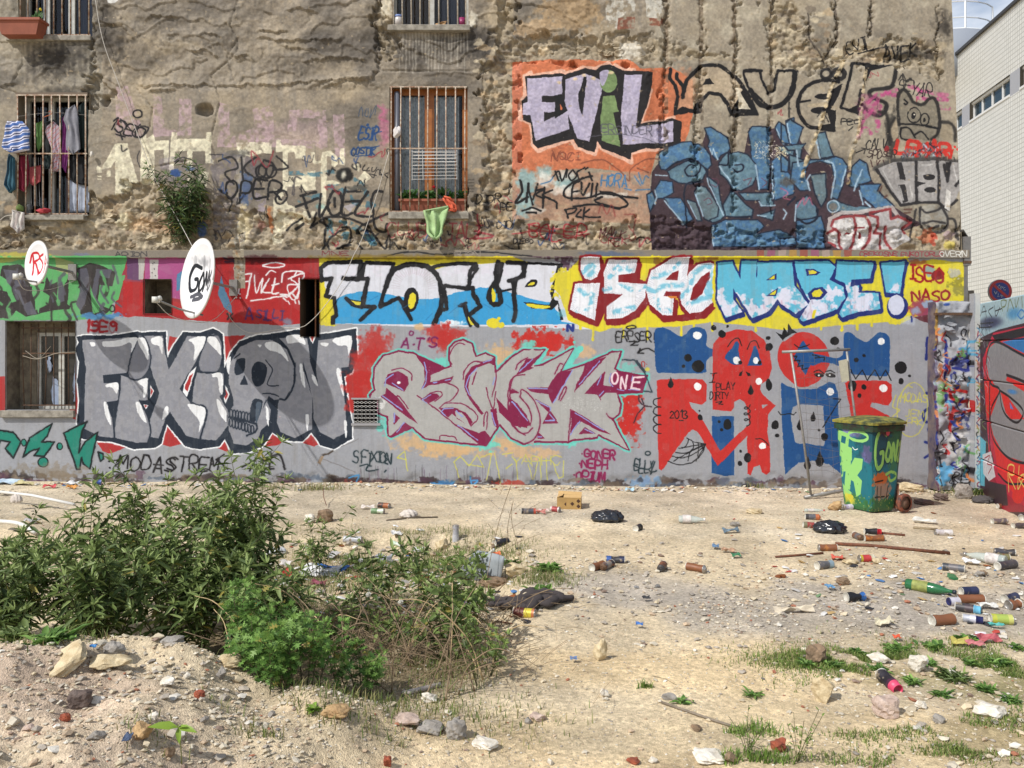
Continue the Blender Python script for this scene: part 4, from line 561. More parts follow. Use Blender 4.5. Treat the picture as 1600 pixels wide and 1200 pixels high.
 for x,y,rx,ry in((415,130,27,27),(8,168,20,24),(0,110,14,12),(5,410,18,30),(549,247,15,15),(600,221,11,11),(829,297,39,39),(885,348,10,10),(831,382,17,20),(597,418,16,17),(526,410,26,34),(569,471,12,13),(43,655,24,28),(54,722,14,12),(350,728,22,24),(319,688,8,8),(733,612,16,12),(435,178,10,6),(690,603,9,8)):K.E(KK,x,y,rx,ry)
 drop(282,605,.95);drop(198,655,1.1);drop(246,895,1.3);drop(322,870,1.5)
 K.E(KK,318,342,32,14,.15);K.E(KK,390,345,30,15,.15);K.E(WW,318,344,6);K.E(WW,386,344,6);K.L(KK,1.6,"165,150 190,170 230,165 260,150|285,322 320,312 350,335|360,320 390,312 415,328|275,215 320,225|290,235 350,230 350,250|155,225 180,225 165,255 200,250 185,290 220,280 210,310 250,300|515,310 545,365 590,310 620,375 665,310 700,370 735,310 770,375|65,570 80,590 130,585 160,590 172,575|405,490 452,492 340,670",0)
 ys=(200,196,76);K.E(ys,900,560,95,170,.1,.85,0,1.6);K.Tx("MODAS",830,450,50,28,ys,1.4,0,.1,.4,.9);K.Tx("JEM",855,555,44,34,ys,1.3,0,.1,.4,.9);K.Tx("PRK",870,615,40,26,ys,1.3,0,.05,.4,.9);K.L(ys,1.6,"800,470 780,540 820,560 780,600|880,410 900,420|850,500 940,510",1,.85)
 K.O();K.B((62,54,54),20,745,60,10,.9,.4,2)
 for i in range(260):
  x=K.rg.uniform(-240,1465);y=742+12*K.rg.random()+(8 if x>550 else 0);K.B(((70,60,58),(112,98,84),(90,60,80),(92,104,120),(130,116,98),(60,50,50))[i%6],x,y,K.rg.uniform(6,26),K.rg.uniform(3,8),.75,.5,2)
 K.P((66,48,48),"520,748 560,745 640,752 800,758 860,756 860,775 520,772",0,.9,.5)
 for c,x0,x1 in(((160,56,48),528,565),((170,60,48),768,824),((150,120,96),610,660),((60,120,180),670,710),((120,90,80),575,600)):K.B(c,(x0+x1)/2,757,(x1-x0)/2,8,.9,.4,1.6)
 K.L((70,140,196),2.4,"545,746 560,742 556,752|672,755 690,757|700,760 710,752|734,745 738,758 746,750 736,752",1);K.B((120,160,200),1005,752,28,10,.8,.5,2);K.B((60,62,70),1000,750,8,5,.8)
 for _ in range(60):x=K.rg.uniform(560,840);K.L(((120,120,126),(90,60,90),(60,60,60))[_%3],1,[(x,725+K.rg.uniform(0,15)),(x,750)],0,.35)
 K.B((132,118,98),70,735,70,14,.55,.6,2)
 K.O(0,250,4)
 for i in range(30):x=K.rg.uniform(-60,720);y=K.rg.uniform(650,960);K.L((ck,gy2,GR,ck)[i%4],K.rg.uniform(2,6),[(x,y),(x+K.rg.uniform(-30,40),y+K.rg.uniform(20,60)),(x+K.rg.uniform(-20,60),y+K.rg.uniform(60,130))],1,.8)
 K.P((150,140,120),"1462,474 1530,440 1530,800 1462,800",0);
 for i in range(70):K.B(((176,160,128),(196,190,176),(110,96,78),(150,110,74),(90,78,70))[i%5],K.rg.uniform(1462,1518),K.rg.uniform(470,760),K.rg.uniform(4,14),K.rg.uniform(4,16),.7,.5,1.6)
 K.O(1440,430,3.243);K.B((190,188,184),180,860,70,90,.8,.5);K.B((30,60,140),130,145,22,10,.9);K.B((170,140,60),70,250,14,120,.8,.5);K.B((120,60,30),60,340,10,60,.7)
 K.B((190,188,186),100,480,26,110,.6);K.B((100,160,80),100,600,22,90,.75,.5,2);K.B((190,110,60),95,500,16,50,.7,.5,2);K.B((60,120,170),195,372,30,14,.9);K.B((34,44,110),190,440,46,50,.85,.4,2);K.B((180,196,206),180,520,40,30,.6);K.B((34,44,110),190,720,46,60,.7,.4,2.2);K.B((70,150,200),110,1000,40,60,.85,.4,2.2);K.B((60,56,54),200,570,40,40,.6,.5,2);K.B((40,36,38),190,780,40,20,.5)
 K.L((34,44,120),4,"122,330 128,640 160,640|150,430 220,400 230,480 160,470|30,320 34,420|42,430 44,560",0);K.L((180,34,34),5,"220,590 160,580 150,620 190,640 240,640 240,680 180,690 150,670|150,690 150,790",1);K.L((40,60,150),4,"200,700 180,760 150,740",1)
 kk=(24,22,26);K.L(kk,2,"210,270 230,280 215,310 200,290 210,270|205,320 230,330 210,345|90,380 100,400 85,420 110,440|130,300 150,330 140,360|95,790 110,820 90,850 120,860|160,790 180,830 150,850|150,1060 155,1000 180,1000 160,1030 185,1060|190,1040 200,980 215,1030|225,970 232,1000 245,970 230,1030",1,.9);K.L((200,90,50),2,"90,460 110,490 95,520 115,540",1)
 K.P((186,186,182),"246,80 290,80 290,1100 246,1100",0,.95)
 for i in range(64):x,y=K.rg.uniform(66,240),K.rg.uniform(250,1040);K.L(((24,22,26),(34,44,130),(180,40,40),(70,150,190),(200,196,190),(90,150,80),(24,22,26),(210,120,60))[i%8],K.rg.uniform(1.2,3.6),[(x,y),(x+K.rg.uniform(-16,22),y+K.rg.uniform(-10,26)),(x+K.rg.uniform(-24,24),y+K.rg.uniform(10,44)),(x+K.rg.uniform(-10,24),y+K.rg.uniform(20,50))],1,.85)
 for i in range(46):y=250+i*18;K.L((kk,(60,120,160),(150,40,50),(60,60,110),(190,120,60),(120,150,80))[i%6],1.6,[(250+K.rg.uniform(0,20),y),(262+K.rg.uniform(-8,12),y+8),(258+K.rg.uniform(-8,12),y+22)],1,.85)
 K.B((110,180,200),268,990,24,60,.7);K.B((140,40,60),266,470,16,50,.5);K.O()
 wx_=(_fbm(h,w,14,2,91)-.5)*2.4;wy_=(_fbm(h,w,14,2,92)-.5)*2.4;K.c=K.c[np.clip(np.arange(h)[:,None]+wy_,0,h-1).astype(int),np.clip(np.arange(w)+wx_,0,w-1).astype(int)]
 K.c*=(1+(fine-.5)*.07)[...,None];st_=_fbm(h,w,130,4,93,ax=.05);lo_=sl(-260,403,1530,800);tint(np.clip((st_-.6)*1.6,0,.12),(120,116,110),lo_);tint(np.clip((_fbm(h,w,26,5,94)-.6)*1.6,0,.12),(160,158,156),lo_);up=sl(-260,-170,1530,391);K.c[up]*=(1+(fine[up]-.5)*.22+(mid[up]-.5)*.2)[...,None]
 tint(np.clip((_fbm(h,w,9,3,77)-.76)*6,0,.7),(170,150,118),up)
 g_=K.c[up].mean(-1,keepdims=True);K.c[up]=g_+(K.c[up]-g_)*np.array((.86,.88,.84),np.float32);lo=sl(-260,403,1530,800);g_=K.c[lo].mean(-1,keepdims=True);K.c[lo]=g_+(K.c[lo]-g_)*.9;tint(np.clip((_fbm(h,w,5,2,78)-.9)*12,0,.5),(196,194,192),lo)
 return K
def wall_height():
 """relief of the wall in metres, sampled every 10 mm"""
 H=Canvas(-260,-170,1530,800,.8,(0,0,0),9);h,w,S=H.h,H.w,H.S
 X=(np.arange(w)+.5)/S+H.x0;Y=((np.arange(h)+.5)/S+H.y0)[:,None];X2=np.broadcast_to(X,(h,w));Y2=np.broadcast_to(Y,(h,w))
 f1=_fbm(h,w,60,4,41,ax=1.6);f2=_fbm(h,w,14,4,42);f3=_fbm(h,w,3,2,43);f4=_fbm(h,w,90,4,44)
 f5=_fbm(h,w,7,3,46);ph=Y2/40.0+f1*3.6+f4*1.6+f2*.55+f5*.22;saw=ph-np.floor(ph);amp=np.clip((f4-.32)*4,.12,1)
 z=.021*amp*saw**2.6*np.clip((1-saw)*22,0,1)+(f1-.5)*.07+(f2-.5)*.03+(f5-.5)*.014+(f3-.5)*.006
 side=np.clip((X2-1010)/12,0,1);calm=np.clip(1-np.abs(X2-905)/105,0,1)*(Y2>98);calm=np.clip(calm*12,0,1)
 flat=(f2-.5)*.010+(f3-.5)*.003;z*=1-.72*np.clip((Y2-134)/8,0,1);z=z*(1-np.maximum(side,calm))+flat*np.maximum(side,calm)
 z+=.02*(1-side)
 M=H.c
 def mask(fn):
  M[:]=0;fn();return M[...,0].copy()
 def dr():
  for p in("120,345 140,303 190,305 203,287 260,288 310,312 372,318 402,335 470,338 520,352 590,360 620,348 740,352 742,330 760,250 752,120 775,60 760,-170 800,-170 802,95 800,342 870,352 1000,346 1060,348 1200,372 1300,362 1400,348 1490,352 1500,392 -260,392 -260,352 60,352","1300,92 1375,58 1480,66 1470,130 1440,112 1380,98 1330,104","800,62 1000,55 1180,98 1180,94 1040,94 1000,98 800,98","1240,0 1262,60 1300,95 1310,105 1250,110 1205,100 1198,0","590,2 612,25 608,50 622,85 600,98 590,60","138,122 170,128 172,150 150,175 138,165"):H.P((255,255,255),_num(p)+np.random.default_rng(3).uniform(-3,3,_num(p).shape)*(abs(_num(p)[:,0:1])<1490))
 rub=mask(dr);wj=(_fbm(h,w,11,3,61)-.5)*46;wk=(_fbm(h,w,11,3,62)-.5)*30;jj=np.clip(np.arange(h)[:,None]+wk,0,312).astype(int);jj=np.where(np.arange(h)[:,None]>300,np.minimum(np.clip(np.arange(h)[:,None]+wk,0,h-1).astype(int),np.maximum(np.arange(h)[:,None],446)),np.clip(np.arange(h)[:,None]+wk,0,h-1).astype(int))
 rub=rub[jj,np.clip(np.arange(w)+wj,0,w-1).astype(int)];rub=np.where((Y2>376)&(Y2<391)&(X2<1485),1.0,rub)
 gx,gy=26.0,15.0;rg=np.random.default_rng(55);jx=rg.uniform(.1,.9,(90,90));jy=rg.uniform(.15,.85,(90,90));jh=rg.uniform(0,1,(90,90))
 wx=X2+(f2-.5)*34+(f1-.5)*40+400;wy=Y2+(f1-.5)*30+(f5-.5)*12+300;cx=np.floor(wx/gx).astype(int);cy=np.floor(wy/gy).astype(int)
 d1=np.full((h,w),9.,np.float32);d2=d1.copy();hh=np.zeros((h,w),np.float32)
 for a in(-1,0,1):
  for b in(-1,0,1):
   ix=(cx+a)%90;iy=(cy+b)%90;d=np.hypot((cx+a+jx[iy,ix])-wx/gx,(cy+b+jy[iy,ix])-wy/gy)
   nn=d<d1;d2=np.where(nn,d1,np.minimum(d2,d));hh=np.where(nn,jh[iy,ix],hh);d1=np.minimum(d1,d)
 edge=np.clip((d2-d1)*2.4,0,1);keepc=np.clip((f1-.38)*6,.15,1);st=-.040+keepc*(.020*edge**.7+.034*(hh-.4)*edge)+(f2-.5)*.10+(f5-.5)*.06+(f3-.5)*.018
 z=z*(1-rub)+st*rub
 gr=mask(lambda:[H.L((255,)*3,wd,p,0,1,3)for wd,p in((8,"1040,-170 1041,30 1040,96 1034,150 1036,240"),(8,"1097,-170 1096,20 1098,96 1088,180 1084,250 1090,300"),(8,"1147,-170 1150,96 1146,240 1148,330"),(7,"1205,-170 1206,96 1203,190 1206,330"),(5,"1304,-170 1306,60 1292,90"),(5,"1361,-170 1361,56"),(3,"1465,10 1464,60 1472,130"),(3,"147,40 146,145"),(2.4,"588,0 590,60 588,120"))])
 gr=gr[np.arange(h)[:,None],np.clip(np.arange(w)+(f5-.5)*14,0,w-1).astype(int)]
 z-=gr*.052*(1+(f3-.5)*2)*np.clip(f2*3-.6,.2,1)
 rg_=mask(lambda:[H.L((255,)*3,7,p,0,1,3)for p in("1318,95 1300,130 1282,190 1256,262 1252,282","1352,110 1346,160 1340,210 1328,245 1325,285")])
 z+=rg_*.02*(.6+(f3-.5)*3)
 ck=mask(lambda:[H.L((255,)*3,1.5,p,0,1,1.5)for p in("38,70 36,100 20,135","0,137 25,145 40,152","372,0 360,40 372,62 372,80 355,98 330,117","372,62 355,90 368,130","330,120 345,155 330,220 342,260","215,140 240,170 235,200","600,112 650,112 735,112","1208,60 1220,85","755,120 757,220","225,290 240,262 300,250")])
 z-=ck*.022
 for p in("0,134 30,132","215,135 290,133 400,134","400,134 430,136 480,130 550,125 588,122","225,30 240,25 280,30","230,143 280,142","445,20 470,15 500,24","290,78 330,82 345,90","400,60 440,66 540,64","470,100 520,92 575,95","800,70 850,70 870,80","800,95 840,96","400,50 420,52 455,52","360,90 380,86 400,96","30,280 20,300","150,35 190,40 210,62","500,140 540,128 590,124","410,20 430,26","310,60 335,52 350,60","440,75 500,82"):
  q=_num(p);yl=np.interp(X[0]if X.ndim>1 else X,q[:,0],q[:,1])+(f5[10]-.5)*10+(f2[20]-.5)*10;xx=X[0]if X.ndim>1 else X;en=np.clip((xx-q[:,0].min())/8,0,1)*np.clip((q[:,0].max()-xx)/8,0,1);dd=yl[None]-Y2;z+=np.where(dd>0,.024*np.exp(-np.abs(dd)/7),-.006*np.exp(-np.abs(dd)/4))*en[None]
 hol=mask(lambda:[H.B((255,)*3,x,y,rx,ry,1,.5,.2)for x,y,rx,ry in((320,172,16,12),(165,158,9,10),(483,162,0.1,0.1))]);z-=hol*.11
 lo=(f1-.5)*.012+(f3-.5)*.0025+(f2-.5)*.004;z=np.where(Y2>391,lo,z)
 rough=np.clip((Y2-742)/12+(f2-.5)*2,0,1)*(Y2>700);z=z-rough*(.014+(f2-.4)*.03)
 return z,H
# THE WALL AND ITS BUILDING
K=paint_wall();WIM=K.image('wall_paint')
M_WALL=image_mat('painted_wall',WIM,(K.x0-CX)/125,(K.x1-CX)/125,EYE-(K.y1-HY)/125,EYE-(K.y0-HY)/125,.8)
del K
ZW,HC=wall_height();hS=HC.S
def px_x(px):return(px-CX)/125
def py_z(py):return EYE-(py-HY)/125
def edge_px(py):return 1487+16.5*min(max(py,-200),391)/391 if py<391 else 1507
OPEN=[(30,145,-138,57),(29,139,147,336),(613,732,-140,42),(609,730,136,331),(10,117,502,640),(225,267,437,490),(470,498,435,525),(554,590,625,660)]
def wall_mesh(x0,x1,y0,y1,step,edge=True):
 nx=int((x1-x0)/step)+1;ny=int((y1-y0)/step)+1;PX=np.linspace(x0,x1,nx);PY=np.linspace(y0,y1,ny)
 ix=np.clip(((PX-HC.x0)*hS).astype(int),0,HC.w-1);iy=np.clip(((PY-HC.y0)*hS).astype(int),0,HC.h-1);Z=ZW[np.ix_(iy,ix)].copy()
 GX,GY=np.meshgrid(PX,PY);ed=np.array([edge_px(v)for v in PY])[:,None]
 if edge:GX=np.minimum(GX,ed);Z=np.where(GX>=ed-2.5,Z*.3,Z)
 V=np.stack([(GX-CX)/125,WALL-Z,EYE-(GY-HY)/125],-1).reshape(-1,3)
 a=(np.arange(ny-1)[:,None]*nx+np.arange(nx-1));F=np.stack([a,a+nx,a+nx+1,a+1],-1)
 cx,cy=(GX[:-1,:-1]+GX[1:,1:])/2,(GY[:-1,:-1]+GY[1:,1:])/2;keep=(GX[:-1,1:]-GX[:-1,:-1])>1e-3
 for(a0,a1,b0,b1)in OPEN:keep&=~((cx>a0)&(cx<a1)&(cy>b0)&(cy<b1))
 return V,F[keep]
bld=thing('apartment_building','old apartment building gable, crumbling plaster above and graffiti murals below','building',(0,WALL,0))
def bpart(name,V,F,m,parent=None,smooth=False):return obj(name,mesh_np(name,np.asarray(V,float)-np.array((0,WALL,0)),F,smooth),m,parent or bld)
V,F=wall_mesh(-215,1500,-160,391,1.56);upper=bpart('upper_wall',V,F,M_WALL,smooth=True);upper['label']='bare peeling plaster wall with faded graffiti and stone rubble showing'
V,F=wall_mesh(-215,1507,403,790,3.0);lower=bpart('ground_floor_wall',V,F,M_WALL,smooth=True);lower['label']='grey painted lower wall covered in large graffiti murals'
OFB=(0,WALL,0)
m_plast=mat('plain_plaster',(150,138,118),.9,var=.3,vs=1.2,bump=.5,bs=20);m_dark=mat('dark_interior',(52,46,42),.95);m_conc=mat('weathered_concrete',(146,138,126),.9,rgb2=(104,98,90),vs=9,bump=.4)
xe=px_x(1487);b=MB();b.box((px_x(-215),WALL+.02,py_z(-160)+.002),(xe-.02,WALL+7,12));b.build('upper_storeys',m_plast,bld,off=OFB)
b=MB();b.quad((px_x(1487),WALL,py_z(0)),(px_x(1480),WALL,py_z(-160)),(px_x(1480),WALL+7,py_z(-160)),(px_x(1487),WALL+7,py_z(0)));b.quad((px_x(1503.5),WALL,py_z(391)),(px_x(1487),WALL,py_z(0)),(px_x(1487),WALL+7,py_z(0)),(px_x(1503.5),WALL+7,py_z(391)))
b.quad((px_x(1507),WALL,-.3),(px_x(1507),WALL,py_z(391)),(px_x(1507),WALL+7,py_z(391)),(px_x(1507),WALL+7,-.3));b.build('side_wall',m_plast,bld,off=OFB);b=MB();b.quad((px_x(-215),WALL,-.3),(px_x(-215),WALL+7,-.3),(px_x(-215),WALL+7,py_z(-160)),(px_x(-215),WALL,py_z(-160)));b.build('side_wall',m_plast,bld,off=OFB)
b=MB();rg=random.Random(4);xs=[px_x(-215)+i*.12 for i in range(int((px_x(1512)-px_x(-215))/.12))]+[px_x(1512)]
for i in range(len(xs)-1):
 f=lambda x:.048+.006*math.sin(x*3.1)+.004*math.sin(x*11)
 a0,a1=WALL-f(xs[i]),WALL-f(xs[i+1]);zt,zb=py_z(391),py_z(403)
 b.quad((xs[i],a0,zb),(xs[i+1],a1,zb),(xs[i+1],a1,zt),(xs[i],a0,zt));b.quad((xs[i],a0,zt),(xs[i+1],a1,zt),(xs[i+1],WALL+.1,zt+.012),(xs[i],WALL+.1,zt+.012));b.quad((xs[i],WALL+.1,zb),(xs[i+1],WALL+.1,zb),(xs[i+1],a1,zb),(xs[i],a0,zb))
b.build('ledge',M_WALL,bld,off=OFB)
def rock_mesh(name,seed,sub=2,sq=(1,.8,.65),blocky=0.0,rough=.18):
 import bmesh
 bm=bmesh.new();bmesh.ops.create_icosphere(bm,subdivisions=sub,radius=.5);rg=np.random.default_rng(seed)
 ns=rg.normal(size=(16,3));ns/=np.linalg.norm(ns,axis=1)[:,None];off=rg.uniform(.24,.44,16)+blocky*.34;ph=rg.uniform(0,6,6)
 for v in bm.verts:
  p=np.array(v.co)
  if blocky:p=p*(1-blocky)+p/(np.sum(np.abs(p)**10)**.1+1e-9)*.42*blocky
  for n,o in zip(ns,off):
   d=p@n
   if d>o:p=p-n*(d-o)*.92
  p=p*(1+rough*(.5*math.sin(p[0]*9+ph[0])*math.sin(p[1]*8+ph[1])+.35*math.sin(p[2]*17+ph[2]+p[0]*13)+.2*math.sin(p[1]*31+ph[3])*math.sin(p[0]*27+ph[4])))
  v.co=Vector((p[0]*sq[0],p[1]*sq[1],p[2]*sq[2]))
 me=bpy.data.meshes.new(name);bm.to_mesh(me);bm.free();return me
sm=[rock_mesh('stone',60+i,2,(1,.5,.62),.35,.5)for i in range(8)]
for me in sm:me.materials.append(M_WALL)
rg=random.Random(12);spots=[]
for(x0,x1,y0,y1,n)in((-20,140,344,388,14),(140,380,312,388,60),(380,600,352,388,22),(745,800,70,345,20),(740,1000,350,388,30),(1015,1300,372,388,22),(1310,1465,66,98,22),(805,1030,66,92,22),(592,618,8,90,9),(1245,1300,30,95,9),(610,735,356,388,12)):
 for _ in range(n):spots.append((rg.uniform(x0,x1),rg.uniform(y0,y1)))
for(x,y)in spots[:290]:
 if any(a-8<x<b_+8 and c-4<y<d+12 for a,b_,c,d in OPEN):continue
 o=obj('stone',rg.choice(sm),None,upper);o.location=(px_x(x),rg.uniform(.03,.06),py_z(y));s=rg.uniform(.06,.17);o.scale=(s,s*.8,s*rg.uniform(.5,.9));o.rotation_euler=(rg.uniform(-.3,.3),rg.uniform(-.35,.35),rg.uniform(-.3,.3))
# windows
m_white=mat('white_window_paint',(196,196,190),.5,rgb2=(170,168,160),vs=14);m_wood=mat('varnished_wood',(168,104,46),.45,rgb2=(136,78,34),vs=6);m_bar=mat('rusty_white_bar',(188,176,158),.7,rgb2=(132,92,64),vs=26,bump=.3,bs=200)
m_sill=mat('stone_sill',(158,152,140),.85,rgb2=(118,112,102),vs=12,bump=.3);m_glass=mat('window_glass',(70,80,84),.08,spec=.7,trans=.0);m_curt=mat('lace_curtain',(196,202,204),.9,rgb2=(150,156,160),vs=30);m_grey=mat('grey_pvc',(96,98,108),.4)
m_iron=mat('rusty_iron',(70,54,44),.8,rgb2=(104,76,54),vs=30)
def opening(i,label,depth,m,back=True,splay=0.0,room=.5):
 a0,a1,b0,b1=OPEN[i];x0,x1,z0,z1=px_x(a0-1),px_x(a1+1),py_z(b1+1),py_z(b0-1);f,k=WALL-.012,WALL+depth;s=splay;b=MB()
 b.quad((x0,f,z0),(x0,f,z1),(x0+s,k,z1),(x0+s,k,z0));b.quad((x1,f,z1),(x1,f,z0),(x1-s,k,z0),(x1-s,k,z1));b.quad((x0,f,z1),(x1,f,z1),(x1-s,k,z1),(x0+s,k,z1));b.quad((x0,f,z0),(x0+s,k,z0),(x1-s,k,z0),(x1,f,z0))
 o=b.build('window',m,bld,off=OFB);o['label']=label
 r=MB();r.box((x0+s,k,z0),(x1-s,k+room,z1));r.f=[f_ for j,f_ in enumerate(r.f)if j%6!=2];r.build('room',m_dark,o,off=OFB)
 return o,(x0+s,x1-s,z0,z1,k)
def bars(o,xs,y,z0,z1,r=.009,m=None,cross=(),jig=.004):
 rg=random.Random(int(z0*100))
 for x in xs:
  d=rg.uniform(-jig,jig);b=MB();b.tube([(px_x(x)+d,y,z0),(px_x(x)-d+rg.uniform(-.004,.004),y+rg.uniform(-.004,.004),(z0+z1)/2),(px_x(x),y,z1)],r,6);b.build('bar',m or m_bar,o,True,OFB)
 for z in cross:b=MB();b.box((px_x(min(xs))-.02,y-.006,z-.008),(px_x(max(xs))+.02,y+.004,z+.008));b.build('crossbar',m or m_bar,o,off=OFB)
def sill(o,a0,a1,y0,y1,out_=.07):b=MB();b.box((px_x(a0),WALL-out_,py_z(y1)),(px_x(a1),WALL+.1,py_z(y0)));q=b.build('sill',m_sill,o,off=OFB);md=q.modifiers.new('bevel','BEVEL');md.width=.006
def casement(o,bx,m,w=.05,mull=(.5,),y=None,pane_m=None,trans_=None):
 x0,x1,z0,z1,k=bx;y=y or k-.06;b=MB();W=w
 b.box((x0,y,z0),(x0+W,y+.05,z1));b.box((x1-W,y,z0),(x1,y+.05,z1));b.box((x0+W,y,z1-W),(x1-W,y+.05,z1));b.box((x0+W,y,z0),(x1-W,y+.05,z0+W))
 for t in mull:xc=x0+(x1-x0)*t;b.box((xc-W*.8,y-.004,z0+W),(xc+W*.8,y+.046,z1-W))
 fr=b.build('frame',m,o,off=OFB);es=[x0+W]+[x0+(x1-x0)*t for t in mull]+[x1-W]
 for i in range(len(es)-1):
  p=MB();p.quad((es[i]+.01,y+.025,z0+W),(es[i+1]-.01,y+.025,z0+W),(es[i+1]-.01,y+.025,z1-W),(es[i]+.01,y+.025,z1-W));p.build('pane',pane_m or m_pane,o,off=OFB)
 return fr
def curtain(o,x0,x1,z0,z1,y,m,amp=.012,wl=.055,name='curtain'):
 n=max(int((x1-x0)/.012),4);V=[];F=[]
 for j in range(7):
  t=j/6
  for i in range(n+1):x=x0+(x1-x0)*i/n;V.append((x,y+amp*math.sin(x/wl*6.28+math.sin(x*9+t*.8))+amp*.5*math.sin(x*41),z0+(z1-z0)*t))
 for j in range(6):
  for i in range(n):a=j*(n+1)+i;F.append((a,a+1,a+n+2,a+n+1))
 return bpart(name,V,F,m,o,True)
m_pane=bpy.data.materials.new('clear_pane');m_pane.use_nodes=True;_t=m_pane.node_tree;_b=_t.nodes['Principled BSDF'];_g=_t.nodes.new('ShaderNodeBsdfGlossy');_g.inputs['Roughness'].default_value=.05;_tr=_t.nodes.new('ShaderNodeBsdfTransparent');_mx=_t.nodes.new('ShaderNodeMixShader');_fr=_t.nodes.new('ShaderNodeFresnel');_fr.inputs[0].default_value=1.5
_t.links.new(_fr.outputs[0],_mx.inputs[0]);_t.links.new(_tr.outputs[0],_mx.inputs[1]);_t.links.new(_g.outputs[0],_mx.inputs[2]);_t.links.new(_mx.outputs[0],_t.nodes['Material Output'].inputs[0]);_tr.inputs[0].default_value=(.92,.94,.95,1)
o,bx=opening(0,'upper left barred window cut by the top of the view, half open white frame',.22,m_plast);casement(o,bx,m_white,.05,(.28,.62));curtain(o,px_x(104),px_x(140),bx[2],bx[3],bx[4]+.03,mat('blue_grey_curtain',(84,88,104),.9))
bars(o,[34,46,60,73,86,99,112,126,141],WALL-.03,py_z(58),py_z(-138),cross=(py_z(56),));sill(o,14,146,58,66)
o,bx=opening(1,'left barred window hung full of laundry',.2,m_plast,room=1.0);casement(o,bx,m_white,.045,(.36,),y=bx[4]-.02)
bars(o,[30,43,57,70,83,96,110,123,136],WALL-.035,py_z(336),py_z(150),cross=(py_z(150),py_z(241),py_z(335)));sill(o,20,135,337,345)
b=MB();b.box((px_x(27),WALL-.04,py_z(150)),(px_x(139),WALL-.006,py_z(146)));b.build('lintel',mat('old_grey_wood',(112,98,84),.9),o,off=OFB)
curtain(o,px_x(84),px_x(98),py_z(334),py_z(250),WALL+.3,mat('brown_curtain',(110,60,34),.9))
o,bx=opening(2,'upper middle barred window with clean white bars and a jar on its sill',.2,m_plast);casement(o,bx,m_white,.045,(.5,));curtain(o,px_x(686),px_x(724),bx[2],bx[3],bx[4]+.03,mat('blue_grey_curtain',(84,88,104),.9));curtain(o,px_x(620),px_x(672),bx[2],bx[3]-.6,bx[4]+.2,mat('dark_drape',(70,58,50),.9))
bars(o,[615,629,643,657,671,686,700,715,728],WALL-.03,py_z(41),py_z(-140),m=mat('white_bar',(214,210,200),.5,rgb2=(176,160,140),vs=30),cross=(py_z(41),));sill(o,607,735,42,51,.08)
o,bx=opening(3,'middle barred window with orange wooden frame and lace curtains',.17,m_plast);casement(o,bx,m_wood,.075,(.5,));curtain(o,bx[0]+.08,px_x(664),bx[2],bx[3]-.08,bx[4]+.01,m_curt);curtain(o,px_x(676),px_x(716),bx[2],bx[3]-.08,bx[4]+.01,m_curt)
bars(o,[612,627,641,655,669,683,697,712,727],WALL-.03,py_z(331),py_z(137),cross=(py_z(137),py_z(233),py_z(331)));sill(o,608,733,332,343,.06)
b=MB();b.tube([(px_x(620),WALL+.03,py_z(331)),(px_x(620),WALL+.03,py_z(143))],.032,12);b.build('drainpipe',m_grey,o,True,OFB)
m_rev=mat('stained_reveal',(132,122,104),.9,rgb2=(96,86,74),vs=10,bump=.3);m_dirty=mat('filthy_glass',(62,60,58),.25,rgb2=(38,36,36),vs=5);m_pale=mat('pale_paint_runs',(150,164,188),.6,rgb2=(130,140,160))
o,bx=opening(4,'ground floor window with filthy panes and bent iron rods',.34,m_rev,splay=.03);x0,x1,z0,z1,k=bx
x0n=px_x(40);z1n=py_z(519)
b=MB();b.box((x0,k-.1,z0),(x0n,k,z1));b.box((x0n,k-.1,z1n),(x1,k,z1));b.build('lining',m_rev,o,off=OFB);casement(o,(x0n,x1,z0,z1n,k),m_white,.045,(.52,),y=k-.08,pane_m=m_dirty)
rgp=random.Random(5)
for(cx,cy,w,h)in((68,612,7,24),(103,590,6,34),(58,570,4,10),(106,620,9,16)):
 pts=[(px_x(cx+(w+rgp.uniform(-2.5,2.5))*math.cos(a*.45)),k-.07-.002*cx/50,py_z(cy+(h+rgp.uniform(-6,6))*math.sin(a*.45)))for a in range(14)];b=MB();b.quad(*pts);b.build('paint_splash',m_pale,o,off=OFB)
bars(o,[28,40,52,63,76,88,99,112],WALL+.12,py_z(640),py_z(505),.006,m_iron,cross=(py_z(512),py_z(552),py_z(634)),jig=.012);sill(o,2,118,641,652,.045)
b=MB();b.tube([(px_x(32),WALL+.05,py_z(556)),(px_x(60),WALL-.02,py_z(561)),(px_x(90),WALL-.02,py_z(552)),(px_x(116),WALL+.03,py_z(550))],.004,5,sm=True);b.tube([(px_x(36),WALL+.05,py_z(548)),(px_x(60),WALL,py_z(560)),(px_x(80),WALL-.01,py_z(541))],.003,5,sm=True);b.build('sagging_rod',mat('dull_wire',(150,140,124),.6),o,off=OFB)
o,bx=opening(5,'small square opening left of the big dish',.42,m_rev,splay=.0);b=MB();b.box((bx[0],bx[4]-.02,bx[2]),(bx[1]-.12,bx[4],bx[3]));b.build('lining',m_rev,o,off=OFB)
o,bx=opening(6,'tall narrow slot at the left end of the blue lettering',.3,mat('brown_reveal',(84,66,48),.9));b=MB();b.box((px_x(486),WALL+.2,bx[2]),(px_x(488),WALL+.22,bx[3]));b.build('jamb',m_wood,o,off=OFB)
o,bx=opening(7,'square vent behind white diamond mesh',.2,m_dark);m_mesh=mat('mesh_wire',(206,204,200),.5)
b=MB()
